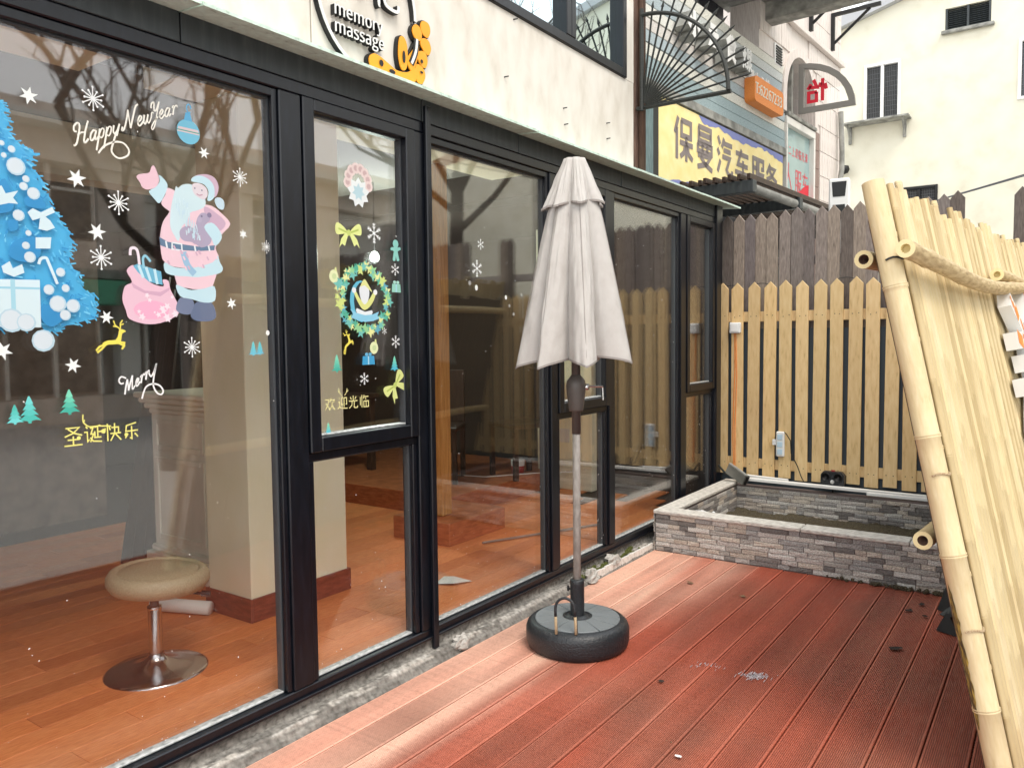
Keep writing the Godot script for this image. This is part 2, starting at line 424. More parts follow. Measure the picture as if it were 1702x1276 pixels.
# ---------------------------------------------------------------- the scene
func _ready() -> void:
	rng.seed = 20240117
	var cam := Camera3D.new()
	cam.name = "camera"
	cam.fov = 52.04
	cam.position = Vector3(0, 1.45, 0)
	cam.rotation = Vector3(-0.05876534, 0.61297136, -0.01084127)
	cam.near = 0.05; cam.far = 300.0
	cam.current = true
	add_child(cam)
	var env := Environment.new()
	env.background_mode = Environment.BG_SKY
	var sky := ProceduralSkyMaterial.new()
	sky.sky_top_color = Color(0.93, 0.95, 0.97)
	sky.sky_horizon_color = Color(0.96, 0.96, 0.95)
	sky.sky_curve = 0.3
	sky.sky_energy_multiplier = 1.0
	sky.ground_bottom_color = Color(0.45, 0.43, 0.41)
	sky.ground_horizon_color = Color(0.6, 0.59, 0.57)
	env.sky = Sky.new()
	env.sky.sky_material = sky
	env.tonemap_mode = Environment.TONE_MAPPER_LINEAR
	env.tonemap_exposure = 2.55
	env.sdfgi_enabled = true; env.ssao_enabled = true; env.ssil_enabled = true
	var we := WorldEnvironment.new()
	we.name = "world_environment"
	we.environment = env
	add_child(we)
	var sun := DirectionalLight3D.new()
	sun.name = "sun"
	sun.light_color = Color(1.0, 0.97, 0.93)
	sun.light_energy = 0.35
	sun.light_angular_distance = 25.0
	sun.shadow_enabled = true
	sun.rotation_degrees = Vector3(-58, 62, 0)
	add_child(sun)
	make_materials()
	build_ground()
	build_deck()
	build_shop()
	build_interior()
	build_planter()
	build_fences()
	build_bamboo()
	build_neighbour()
	build_cream_house()
	build_street()
	build_parasol()
	build_logo()
	build_small_things()
	build_stickers()

func build_ground() -> void:
	var s := S()
	Q(s, Vector3(-90, -0.16, -90), Vector3(90, -0.16, -90), Vector3(90, -0.16, 90), Vector3(-90, -0.16, 90), Vector3.UP)
	tag(put(s, M.ground, "ground", self), "", "", "", "structure")

# ---------------------------------------------------------------- the deck
func deck_color(n: Array, k: int, x: float, z: float) -> Color:
	var pale := Color(0.92, 0.55, 0.41)
	var red := Color(0.55, 0.128, 0.070)
	var brown := Color(0.30, 0.122, 0.078)
	var a: float = n[0].get_noise_2d(x * 60.0 + k * 31.0, z * 14.0)
	var b: float = n[1].get_noise_2d(x * 50.0, z * 40.0)
	var d: float = n[2].get_noise_2d(x * 260.0, z * 30.0)
	var w := clampf(1.0 - (x + 1.93) / 0.16, 0.0, 1.0)
	w = maxf(w, 0.62 * clampf((-3.2 - z) / 0.9, 0.0, 1.0) * clampf(1.0 - (x + 1.72) / 0.25, 0.0, 1.0))
	if k == 0: w = 1.0
	var pw := clampf(w * 1.05 + a * 0.9 * (0.3 + 0.7 * w), 0.0, 1.0)
	if k == 0: pw = clampf(0.95 + a * 0.6, 0.3, 1.0)
	if k > 6: pw *= 0.2
	var c := red.lerp(pale, pw)
	var bw := clampf(0.12 + (x + 1.5) * 0.26 + b * 0.95 - pw * 0.5 + (0.18 if z > -2.2 else 0.0), 0.0, 0.9)
	if k == 1: bw = clampf(0.75 - absf(z + 2.15) * 1.1 + a * 0.7 + d * 0.3, 0.0, 0.85)
	if k == 4 or k == 5: bw = maxf(bw, clampf(0.55 - absf(z + 2.2) * 0.8 + b * 0.4, 0.0, 0.8))
	c = c.lerp(brown, bw)
	var g := 1.0 + d * 0.34 + b * 0.25
	return Color(c.r * g, c.g * g, c.b * g)

func build_deck() -> void:
	var deck := setting("deck")
	var n := []
	for i in 3:
		var f := FastNoiseLite.new()
		f.seed = 70 + i; f.frequency = 0.02; f.fractal_octaves = 4
		n.append(f)
	var pitch := 0.1447
	var grooves := 19
	for k in 18:
		var x0 := -2.25 + k * pitch
		var w := pitch - 0.006
		var zmin := -4.862 if x0 < -0.45 else -5.9
		var prof := PackedVector2Array()
		prof.append(Vector2(0, -0.024)); prof.append(Vector2(0, -0.002)); prof.append(Vector2(0.003, 0))
		var gw := (w - 0.014) / grooves
		for g in grooves:
			var gx := 0.007 + g * gw
			prof.append(Vector2(gx, 0)); prof.append(Vector2(gx + gw * 0.2, -0.0022))
			prof.append(Vector2(gx + gw * 0.5, -0.0022)); prof.append(Vector2(gx + gw * 0.7, 0))
		prof.append(Vector2(w - 0.003, 0)); prof.append(Vector2(w, -0.002)); prof.append(Vector2(w, -0.024))
		var dy := rng.randf_range(-0.0015, 0.0015)
		var s := S()
		var zs := []
		var z := 1.2
		while z > zmin:
			zs.append(z)
			z -= 0.55 if z > -0.9 else 0.09
		zs.append(zmin)
		for i in zs.size() - 1:
			var za: float = zs[i]
			var zb: float = zs[i + 1]
			for j in prof.size() - 1:
				var p := prof[j]
				var q := prof[j + 1]
				var e := q - p
				var nn := Vector3(-e.y, e.x, 0)
				var c00 := deck_color(n, k, x0 + p.x, za)
				var c01 := deck_color(n, k, x0 + p.x, zb)
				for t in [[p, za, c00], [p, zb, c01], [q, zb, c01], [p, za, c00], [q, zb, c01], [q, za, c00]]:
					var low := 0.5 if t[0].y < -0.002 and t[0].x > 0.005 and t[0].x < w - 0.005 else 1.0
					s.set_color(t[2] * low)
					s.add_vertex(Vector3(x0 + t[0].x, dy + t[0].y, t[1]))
		s.generate_normals()
		var mesh := s.commit()
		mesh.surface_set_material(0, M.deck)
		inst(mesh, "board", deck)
	var u := S()
	for k in 6: bx(u, -2.25, 0.36, -0.085, -0.03, -4.6 + k * 0.9, -4.54 + k * 0.9)
	put(u, M.dark_wood, "joist", deck)

# ---------------------------------------------------------------- the shop
func pane(parent: Node, z0: float, z1: float, y0: float, y1: float, x := -2.372) -> void:
	var s := S()
	bx(s, x - 0.005, x, y0, y1, z1, z0)
	bx(s, x - 0.022, x - 0.017, y0, y1, z1, z0)
	put(s, M.glass, "pane", parent)
	var b := S()
	for e in [[z0, z0 - 0.006, y0, y1], [z1 + 0.006, z1, y0, y1], [z0 - 0.006, z1 + 0.006, y1 - 0.006, y1]]:
		bx(b, x - 0.026, x + 0.004, e[2], e[3], e[1], e[0])
	put(b, M.bead, "glazing_bead", parent)
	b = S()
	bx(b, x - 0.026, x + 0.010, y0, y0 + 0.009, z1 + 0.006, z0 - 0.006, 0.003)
	put(b, M.sky_glint, "sky_glint_strip", parent)  # added strip: sky reflection on the wet sill, put into its colour

func bar(parent: Node, called: String, z0: float, z1: float, y0: float, y1: float, x1: float, bev := 0.004) -> MeshInstance3D:
	return boxmesh(-2.41, x1, y0, y1, z1, z0, M.frame, called, parent, bev)

func casement(parent: Node, z0: float, z1: float) -> void:
	# an opening sash over a fixed pane, between mullions at z0 and z1
	var c := Node3D.new()
	c.name = "casement" if not parent.has_node("casement") else numbered("casement_x").replace("_x", "")
	parent.add_child(c, true)
	var f := S()
	var zi0 := z0 - 0.056
	var zi1 := z1 + 0.056
	for e in [[z0 - 0.002, zi0, 1.02, 2.352], [zi1, z1 + 0.002, 1.02, 2.352]]:
		bx(f, -2.40, -2.325, e[2], e[3], e[1], e[0], 0.004)
	bx(f, -2.40, -2.325, 1.02, 1.076, zi1 + 0.0005, zi0 - 0.0005, 0.004)
	bx(f, -2.40, -2.325, 2.306, 2.352, zi1 + 0.0005, zi0 - 0.0005, 0.004)
	put(f, M.frame, "sash_frame", c)
	var g := S()
	bx(g, -2.41, -2.345, 0.985, 1.018, z1, z0, 0.003)
	put(g, M.frame, "transom", c)
	for e in [[z0 - 0.028, z0 - 0.001], [z1 + 0.001, z1 + 0.028]]:
		var l := S()
		bx(l, -2.41, -2.345, 0.131, 0.984, e[0], e[1], 0.003)
		put(l, M.frame, "fixed_stile", c)
	pane(c, zi0, zi1, 1.076, 2.306, -2.362)
	pane(c, z0 - 0.028, z1 + 0.028, 0.131, 0.984)

func build_shop() -> void:
	var b := thing("shop_building", "low shop with dark framed glass front and cream wall above, left of the deck", "building")
	# frames
	bar(b, "sill", 1.6, -6.2, 0.082, 0.13, -2.335)
	var sl := S()
	bx(sl, -2.337, -2.322, 0.086, 0.098, -6.2, 1.6, 0.002)
	put(sl, M.frame, "sill_lip", b)
	bar(b, "head_bar", 1.6, -6.2, 2.353, 2.40, -2.335)
	for m in [[1.62, 1.5], [-0.02, -0.115], [-1.88, -1.978], [-2.598, -2.69], [-3.70, -3.772], [-4.378, -4.455], [-5.505, -5.605]]:
		bar(b, "mullion", m[0], m[1], 0.131, 2.352, -2.333)
	# the round-edged downpipe-like cover of the joint beside the door sash
	boxmesh(-2.332, -2.312, 0.03, 2.47, -2.69, -2.655, M.frame, "joint_cover", b, 0.004)
	bar(b, "end_post", -6.19, -6.315, -0.02, 2.52, -2.315)
	for w in [[1.5, -0.02], [-0.115, -1.88], [-2.69, -3.70], [-4.455, -5.505]]:
		var f := S()
		var z0: float = w[0]
		var z1: float = w[1]
		for e in [[z0, z0 - 0.022, 0.131, 2.352], [z1 + 0.022, z1, 0.131, 2.352], [z0 - 0.022, z1 + 0.022, 2.322, 2.352]]:
			bx(f, -2.40, -2.345, e[2], e[3], e[1], e[0], 0.003)
		put(f, M.frame, "fixed_frame", b)
		pane(b, z0 - 0.022, z1 + 0.022, 0.131, 2.322)
	for w in [[-1.98, -2.596], [-3.774, -4.376], [-5.607, -6.188]]:
		casement(b, w[0], w[1])
	# fascia and the drip ledge above it, in lengths with open joints
	var joints := [1.6, -0.35, -1.50, -2.652, -3.40, -4.55, -5.65, -6.45]
	for i in joints.size() - 1:
		var za: float = joints[i] - 0.003
		var zb: float = maxf(joints[i + 1] + 0.003, -6.312)
		boxmesh(-2.40, -2.334 + (i % 2) * 0.0015, 2.402, 2.498, zb, za, M.fascia, "fascia", b, 0.002)
		var l := S()
		var ze: float = joints[i + 1] + 0.003
		var tilt := rng.randf_range(-0.004, 0.004)
		var o := Vector3(-2.212 + rng.randf_range(-0.003, 0.003), 2.487 + tilt, 0)
		var i0 := Vector3(-2.36, 2.5, 0)
		for p in [[i0, o, Vector3(0, -1, 0)], [i0 + Vector3(0, 0.06, 0), o + Vector3(0, 0.012, 0), Vector3(0, 1, 0)], [o, o + Vector3(0, 0.012, 0), Vector3(1, 0, 0)]]:
			Q(l, p[0] + Vector3(0, 0, za), p[1] + Vector3(0, 0, za), p[1] + Vector3(0, 0, ze), p[0] + Vector3(0, 0, ze), p[2])
		for z in [za, ze]:
			Q(l, i0 + Vector3(0, 0, z), o + Vector3(0, 0, z), o + Vector3(0, 0.012, z), i0 + Vector3(0, 0.06, z), Vector3(0, 0, signf(z - (za + ze) * 0.5)))
		put(l, M.ledge, "ledge", b)
	# the cream wall: two panels with a seam, round the upper window
	for p in [[1.6, -2.033], [-2.039, -4.72]]:
		var s := S()
		var z0: float = p[0]
		var z1: float = p[1]
		if z1 > -3.0:
			bx(s, -2.45, -2.33, 2.52, 6.2, z1, z0, 0.003)
		else:
			bx(s, -2.45, -2.33, 2.52, 3.085, z1, z0, 0.003)
			bx(s, -2.45, -2.33, 4.5, 6.2, z1, z0)
			bx(s, -2.45, -2.33, 3.0855, 4.4995, -2.9, z0)
			bx(s, -2.45, -2.33, 3.0855, 4.4995, z1, -4.60)
		put(s, M.wall, "wall_panel", b)
	boxmesh(-8.6, -2.451, 2.86, 6.2, -4.70, 1.6, M.wall, "upper_storey", b)
	boxmesh(-8.6, -2.41, 2.72, 2.855, -4.699, 1.6, M.slab, "roof_slab", b)
	boxmesh(-8.6, -2.405, 2.462, 2.515, -6.32, -4.701, M.slab, "low_roof", b)
	# upper window
	var w := Node3D.new()
	w.name = "upper_window"
	b.add_child(w)
	var f := S()
	for e in [[-2.9, -2.95, 3.0855, 4.4995], [-3.865, -3.915, 3.14, 4.45], [-3.918, -3.968, 3.14, 4.45], [-4.55, -4.6, 3.0855, 4.4995], [-2.951, -4.549, 3.0855, 3.139], [-2.951, -4.549, 4.451, 4.4995]]:
		bx(f, -2.42, -2.315, e[2], e[3], e[1], e[0], 0.004)
	put(f, M.frame, "frame", w)
	for e in [[-2.95, -3.865], [-3.968, -4.55]]:
		var g := S()
		bx(g, -2.37, -2.364, 3.139, 4.451, e[1], e[0])
		put(g, M.coated, "pane", w)
	boxmesh(-2.448, -2.44, 3.1, 4.49, -4.59, -2.91, M.mesh_dark, "blind", w)
	# nails and plaster scars left on the wall
	for p in [[2.727, -3.839], [2.64, -3.85], [2.753, -4.348], [2.66, -4.35], [2.752, -3.274], [3.06, -3.36]]:
		var s := S()
		tube(s, [Vector3(-2.332, p[0], p[1]), Vector3(-2.31, p[0] + 0.004, p[1] - 0.012)], [0.004, 0.003], 5)
		put(s, M.iron, "nail", b)
	# crumbling concrete plinth under the sill
	var c := S()
	var fn := FastNoiseLite.new()
	fn.seed = 91; fn.frequency = 1.0; fn.fractal_octaves = 3
	var fl := FastNoiseLite.new()
	fl.seed = 17; fl.frequency = 1.0; fl.noise_type = FastNoiseLite.TYPE_CELLULAR
	fl.cellular_return_type = FastNoiseLite.RETURN_CELL_VALUE
	fl.domain_warp_enabled = true; fl.domain_warp_amplitude = 0.6; fl.domain_warp_frequency = 1.5
	# section: recessed course under the sill, broken ledge, face down to the deck
	var sec := [[-2.40, 0.081], [-2.338, 0.081], [-2.336, 0.068], [-2.336, 0.055], [-2.334, 0.044], [-2.326, 0.042], [-2.316, 0.041], [-2.306, 0.040], [-2.297, 0.039], [-2.289, 0.036], [-2.283, 0.030], [-2.277, 0.023], [-2.271, 0.016], [-2.265, 0.009], [-2.259, 0.002], [-2.253, -0.006], [-2.252, -0.16]]
	var nz := 420
	var grid := []
	for i in nz + 1:
		var z := 1.0 - i * (1.0 + 6.2) / nz
		var line := []
		var edge: float = fn.get_noise_2d(z * 3.0, 9.0) * 0.012
		for j in sec.size():
			var r = sec[j]
			var flake: float = fl.get_noise_2d(z * 6.0, j * 0.22)
			var q: float = fn.get_noise_2d(z * 9.0, j * 0.3)
			var amp := 0.0 if j < 2 else (1.0 if j < 15 else 0.15)
			var d: float = (flake * 0.0045 + q * 0.004) * amp
			var joint := -0.004 if j in [2, 3] and absf(fposmod(z, 0.19) - 0.095) < 0.006 else 0.0
			line.append(Vector3(r[0] + d * 0.8 + joint + (edge if j > 7 and j < 15 else 0.0) * 0.5, r[1] + d + (edge * 0.4 if j > 4 and j < 14 else 0.0), z))
		grid.append(line)
	var tones := []
	for i in nz + 1:
		var z := 1.0 - i * (1.0 + 6.2) / nz
		var row := []
		for j in sec.size():
			# old brick course, pale broken plaster on the ledge, grey face
			var patch: float = fl.get_noise_2d(z * 6.0 + 40.0, j * 0.22)
			var dirt: float = fn.get_noise_2d(z * 5.0 + 13.0, j * 0.5)
			var v := 0.36
			if j >= 4 and j < 7: v = 0.5
			elif j >= 7 and j < 11: v = 0.92 if patch > -0.2 else 0.5
			elif j >= 11: v = 0.46
			v *= 1.0 + 0.3 * patch + 0.4 * dirt
			row.append(Color(v, v * 0.985, v * 0.96))
		tones.append(row)
	for i in nz:
		for j in sec.size() - 1:
			for q in [[0, 0], [0, 1], [1, 1], [0, 0], [1, 1], [1, 0]]:
				c.set_color(tones[i + q[0]][j + q[1]])
				c.add_vertex(grid[i + q[0]][j + q[1]])
	put(c, M.plinth, "plinth", b)

# ---------------------------------------------------------------- inside the shop
func build_interior() -> void:
	var fl := setting("interior_floor")
	var sub := S()
	bx(sub, -8.6, -2.41, 0.0, 0.08, -6.33, 1.6)
	put(sub, M.dark_wall, "floor_bed", fl)
	var meshes := []
	for k in 5:
		var s := S()
		bx(s, -0.0612, 0.0612, -0.012, 0.0, -0.449, 0.449, 0.0012)
		meshes.append(done(s, M.laminates[k]))
	for i in 27:
		var x := -2.475 - i * 0.1235
		var z := 1.4 - (i % 3) * 0.31 - rng.randf() * 0.1
		while z > -6.3 and x > -5.8:
			if z - 0.449 > -6.33:
				inst(meshes[rng.randi() % 5], "plank", fl, Transform3D(Basis(), Vector3(x, 0.1 + rng.randf_range(-0.0004, 0.0004), z)))
			z -= 0.9
	var room := setting("interior_walls")
	boxmesh(-8.75, -8.6, 0.0, 2.85, -6.33, 1.6, M.dark_wall, "rear_wall", room)
	boxmesh(-6.35, -6.2, 0.08, 2.7, -3.2, 1.6, M.brown_wall, "partition", room)
	boxmesh(-8.6, -2.45, 0.0, 2.85, 1.6, 1.75, M.brown_wall, "side_wall", room)
	boxmesh(-8.6, -2.42, 0.0, 2.5, -6.48, -6.33, M.dark_wall, "end_wall", room)
	boxmesh(-8.6, -2.46, 2.4605, 2.86, -4.72, -4.7, M.dark_wall, "ceiling_step", room)
	var ceil := setting("interior_ceiling")
	for e in [[1.6, -1.74], [-2.03, -4.69]]:
		boxmesh(-3.46, -2.42, 2.6, 2.715, e[1], e[0], M.plaster, "soffit_panel", ceil)
	boxmesh(-8.6, -3.47, 2.66, 2.715, -4.69, 1.6, M.ceiling, "ceiling_panel", ceil)
	boxmesh(-8.6, -2.42, 2.41, 2.46, -6.3, -4.721, M.dark_wall, "ceiling_panel", ceil)
	boxmesh(-4.7, -4.5, 2.36, 2.655, -3.2, 1.6, M.cream, "downstand_beam", ceil)
	# the column
	var col := thing("column", "cream painted square column with brown skirting behind the big left window", "column", Vector3(-3.325, 0.1, -2.607))
	var s := S()
	bx(s, -0.17, 0.17, 0.0, 2.5, -0.307, 0.307, 0.004)
	put(s, M.plaster, "shaft", col)
	var k := S()
	for e in [[-0.184, 0.184, 0.308, 0.321], [-0.184, 0.184, -0.321, -0.308], [0.171, 0.184, -0.3075, 0.3075], [-0.184, -0.171, -0.3075, 0.3075]]:
		bx(k, e[0], e[1], 0.0, 0.115, e[2], e[3], 0.003)
	put(k, M.skirting, "skirting", col)
	# mantel-like cream cabinet
	var cab := thing("mantel_cabinet", "cream panelled cabinet with stepped cornice behind the cream column", "cabinet", Vector3(-4.12, 0.1, -2.78))
	s = S()
	bx(s, -0.26, 0.3, 0.0, 0.93, -0.3, 0.24, 0.004)
	put(s, M.cream, "body", cab)
	s = S()
	bx(s, -0.30, 0.34, 0.0, 0.12, -0.34, 0.28, 0.006)
	bx(s, -0.28, 0.32, 0.121, 0.16, -0.32, 0.26, 0.01)
	put(s, M.cream, "plinth", cab)
	s = S()
	for i in 4:
		bx(s, -0.27 - i * 0.02, 0.31 + i * 0.02, 0.931 + i * 0.032, 0.962 + i * 0.032, -0.31 - i * 0.02, 0.25 + i * 0.02, 0.008)
	put(s, M.cream, "cornice", cab)
	for e in [[0.2, 0.68], [0.72, 0.9]]:
		s = S()
		for q in [[-0.22, -0.19, e[0], e[1]], [0.23, 0.26, e[0], e[1]], [-0.189, 0.229, e[0], e[0] + 0.03], [-0.189, 0.229, e[1] - 0.03, e[1]]]:
			bx(s, q[0], q[1], q[2], q[3], 0.2405, 0.252, 0.003)
		put(s, M.cream, "panel_moulding", cab)
	# dark boards leaning beside it
	for i in 3:
		var x := -4.50 - i * 0.07
		var o := boxmesh(-0.04, 0.04, 0.0, 1.62 + i * 0.1, -0.012, 0.012, M.dark_wood, "leaning_board", self, 0.003)
		o.transform = Transform3D(Basis(Vector3.RIGHT, -0.20 - 0.02 * i).rotated(Vector3.UP, 0.35), Vector3(x, 0.101, -2.56 + i * 0.03))
		tag(o, ["dark timber board nearest the cream cabinet, leaning on the inner wall", "dark timber board in the middle of three leaning beside the cabinet", "tallest dark timber board, furthest from the cabinet, leaning on the wall"][i], "board", "dark boards leaning beside the cabinet")
	# bar stool
	var st := thing("bar_stool", "low round stool with tan leather seat and chrome disc base behind the left window", "stool", Vector3(-3.03, 0.1, -1.74))
	s = S(true)
	lathe(s, [[0.2, 0.0], [0.2, 0.004], [0.19, 0.010], [0.14, 0.016], [0.09, 0.026], [0.05, 0.045], [0.033, 0.062], [0.03, 0.075]], 36)
	put(s, M.chrome, "base", st)
	s = S(true)
	lathe(s, [[0.0265, 0.07], [0.0265, 0.255], [0.028, 0.256], [0.028, 0.27], [0.022, 0.272], [0.0, 0.272]], 18)
	put(s, M.chrome, "column_sleeve", st)
	s = S(true)
	lathe(s, [[0.017, 0.27], [0.017, 0.335]], 14)
	lathe(s, [[0.06, 0.327], [0.06, 0.335], [0.0, 0.335]], 18)
	put(s, M.bronze, "gas_lift", st)
	s = S(true)
	lathe(s, [[0.0, 0.335], [0.12, 0.337], [0.18, 0.35], [0.197, 0.375], [0.196, 0.40], [0.184, 0.42], [0.165, 0.428], [0.155, 0.423], [0.152, 0.416], [0.148, 0.421], [0.08, 0.425], [0.0, 0.426]], 36)
	var seat := put(s, M.leather, "seat", st)
	seat.rotation = Vector3(-0.03, 0, -0.05)
	s = S()
	tube(s, [Vector3(0.03, 0.325, -0.04), Vector3(0.11, 0.31, -0.12), Vector3(0.13, 0.305, -0.14)], [0.006, 0.006, 0.006], 6)
	tube(s, [Vector3(0.125, 0.306, -0.135), Vector3(0.15, 0.303, -0.158)], [0.013, 0.013], 8)
	put(s, M.black, "lever", st)
	# rolled white sheet on the floor behind the stool
	s = S(true)
	tube(s, [Vector3(-3.72, 0.135, -2.13), Vector3(-3.42, 0.135, -2.25)], [0.034, 0.034], 12)
	tag(put(s, M.paper, "rolled_sheet", self), "white roll of sheeting lying on the floor between stool and column", "roll")
	# pine post on a stepped platform
	var pl := thing("timber_platform", "low reddish timber platform with a stepped edge behind the third window", "platform", Vector3(-4.6, 0.1, -5.2))
	s = S()
	bx(s, -1.9, 0.85, 0.0, 0.16, -1.1, 0.7, 0.004)
	put(s, M.platform, "upper_deck", pl)
	s = S()
	box(s, Vector3(1.12, 0.075, 1.02), Vector3(0.5, 0.15, 0.62), Basis(), 0.005)
	put(s, M.platform, "step_box", pl)
	s = S()
	bx(s, -0.055, 0.055, 0.0, 2.35, -0.055, 0.055, 0.006)
	var post := put(s, M.pine, "pine_post", self, Transform3D(Basis(Vector3.UP, 0.1), Vector3(-3.46, 0.2505, -4.06)))
	tag(post, "orange pine post standing on the timber step behind the third window", "post")
	# the lit bulb deep in the room
	var lamp := thing("pendant_lamp", "small lit round pendant lamp hanging inside, above the wreath in the sash window", "lamp", Vector3(-4.4, 2.08, -4.42))
	s = S(true)
	lathe(s, [[0.0, -0.035], [0.025, -0.028], [0.038, -0.005], [0.034, 0.022], [0.02, 0.045], [0.0, 0.052]], 18)
	put(s, M.bulb, "bulb", lamp)
	s = S()
	tube(s, [Vector3(0, 0.053, 0), Vector3(0, 0.58, 0)], [0.004], 5)
	put(s, M.black, "flex", lamp)
	var ol := OmniLight3D.new()
	ol.name = "pendant_light"
	ol.light_color = Color(0.93, 1.0, 0.95)
	ol.light_energy = 0.5
	ol.light_size = 0.05
	ol.omni_range = 12.0
	ol.omni_attenuation = 2.0
	ol.shadow_enabled = true
	lamp.add_child(ol)
	# metal rod on the floor
	s = S()
	tube(s, [Vector3(-3.088, 0.112, -4.035), Vector3(-2.679, 0.112, -4.922)], [0.008, 0.008], 8)
	tag(put(s, M.pole, "metal_rod", self), "thin metal rod lying on the floor behind the parasol", "rod")
	# crumpled paper
	s = S()
	var pp := [Vector3(-2.80, 0.106, -3.22), Vector3(-2.70, 0.115, -3.26), Vector3(-2.66, 0.104, -3.38), Vector3(-2.76, 0.125, -3.34), Vector3(-2.85, 0.104, -3.36)]
	for t in [[0, 1, 3], [1, 2, 3], [0, 3, 4], [2, 4, 3]]:
		T(s, pp[t[0]], pp[t[1]], pp[t[2]], Vector3.UP)
	tag(put(s, M.paper, "crumpled_paper", self), "crumpled white paper on the floor behind the third window", "paper")
	# dark dining chairs, table on the platform
	for i in 2:
		var ch := thing("dark_chair", ["dark wooden chair behind the pine post, the left of the two", "dark wooden chair further right, near the cream pier"][i], "chair", Vector3(-4.3 + i * 0.5, 0.261, -5.0 - i * 0.55), Basis(Vector3.UP, 0.5 - i * 0.9), "dark chairs inside the shop")
		for q in [[-1, -1], [1, -1], [-1, 1], [1, 1]]:
			boxmesh(q[0] * 0.19 - 0.02, q[0] * 0.19 + 0.02, 0.0, 0.43, q[1] * 0.19 - 0.02, q[1] * 0.19 + 0.02, M.dark_wood, "leg", ch, 0.003)
		boxmesh(-0.22, 0.22, 0.431, 0.47, -0.22, 0.22, M.dark_wood, "seat", ch, 0.01)
		boxmesh(-0.21, 0.21, 0.471, 0.92, -0.22, -0.19, M.dark_wood, "backrest", ch, 0.006)
	var tb := thing("dark_table", "dark low table on the platform deep inside the shop", "table", Vector3(-5.6, 0.261, -4.75))
	boxmesh(-0.5, 0.5, 0.66, 0.7, -0.4, 0.4, M.dark_wood, "table_top", tb, 0.005)
	for q in [[-1, -1], [1, -1], [-1, 1], [1, 1]]:
		boxmesh(q[0] * 0.44 - 0.03, q[0] * 0.44 + 0.03, 0.0, 0.659, q[1] * 0.34 - 0.03, q[1] * 0.34 + 0.03, M.dark_wood, "leg", tb, 0.003)
	# red lidded tub
	var tubb := thing("plastic_tub", "small clear plastic tub with a red base on the platform floor", "tub", Vector3(-3.9, 0.261, -5.62))
	s = S(true)
	lathe(s, [[0.0, 0.0], [0.055, 0.0], [0.06, 0.07]], 16)
	put(s, M.red_plastic, "base", tubb)
	s = S(true)
	lathe(s, [[0.06, 0.071], [0.062, 0.12], [0.058, 0.125], [0.0, 0.125]], 16)
	put(s, M.white_plastic, "lid", tubb)
	# cream pier and socket
	var pier := thing("cream_pier", "narrow cream wall pier with a socket behind the fourth window", "pillar", Vector3(-3.62, 0.1, -6.12))
	boxmesh(-0.28, 0.28, 0.0, 2.48, -0.18, 0.18, M.plaster, "shaft", pier, 0.004)
	boxmesh(-0.06, 0.06, 0.42, 0.54, 0.1805, 0.192, M.white_plastic, "socket", pier, 0.004)
	s = S()
	tube(s, [Vector3(-3.5, 0.27, -5.9), Vector3(-3.75, 0.272, -5.65), Vector3(-4.0, 0.27, -5.3), Vector3(-4.4, 0.272, -5.2)], [0.005], 5)
	tag(put(s, M.white, "white_cable", self), "thin white cable trailing over the timber platform", "cable")

# ---------------------------------------------------------------- the planter
func stone_mesh(seed_: int) -> ArrayMesh:
	# a unit face, split stone: irregular edge, uneven front
	var r := RandomNumberGenerator.new()
	r.seed = seed_
	var s := S()
	var front := PackedVector2Array()
	for e in [[-0.5, -0.5], [-0.15, -0.5], [0.2, -0.5], [0.5, -0.5], [0.5, 0.0], [0.5, 0.5], [0.15, 0.5], [-0.2, 0.5], [-0.5, 0.5], [-0.5, 0.0]]:
		front.append(Vector2(e[0] * (0.995 - r.randf() * 0.02), e[1] * (0.985 - r.randf() * 0.05)))
	var c := Vector3(r.randf_range(-0.2, 0.2), r.randf_range(-0.15, 0.15), r.randf_range(0.8, 1.1))
	for i in front.size():
		var a := front[i]
		var b := front[(i + 1) % front.size()]
		var ia := Vector3(a.x * 0.965, a.y * 0.87, r.randf_range(0.65, 1.0))
		var ib := Vector3(b.x * 0.965, b.y * 0.87, 0.0)
		r.seed = seed_ * 100 + i
		ia.z = 0.6 + 0.4 * r.randf()
		r.seed = seed_ * 100 + (i + 1) % front.size()
		ib.z = 0.6 + 0.4 * r.randf()
		T(s, ia, ib, c, Vector3(0, 0, 1))
		var n := Vector3(a.x + b.x, a.y + b.y, 0.2)
		Q(s, Vector3(a.x, a.y, 0), Vector3(b.x, b.y, 0), ib, ia, n)
	return done(s)

func stone_face(parent: Node, meshes: Array, length: float, height: float, xf: Transform3D, dull := 0) -> void:
	# courses of split stone over a face of that size, from the lower left corner
	var rows := int(round(height / 0.031))
	var rh := height / rows
	var last := -1
	for j in rows:
		var x := 0.0
		while x < length - 0.02:
			var w := minf(rng.randf_range(0.055, 0.19), length - x)
			if length - x - w < 0.05: w = length - x
			var mi = rng.randi() % M.stones.size()
			if mi == last: mi = (mi + 3) % M.stones.size()
			last = mi
			var o := xf * Transform3D(Basis().scaled(Vector3(w, rh, rng.randf_range(0.006, 0.012))), Vector3(x + w * 0.5, (j + 0.5) * rh, 0.0))
			inst(meshes[rng.randi() % meshes.size()], "stone", parent, o, M.stones[mi])
			x += w

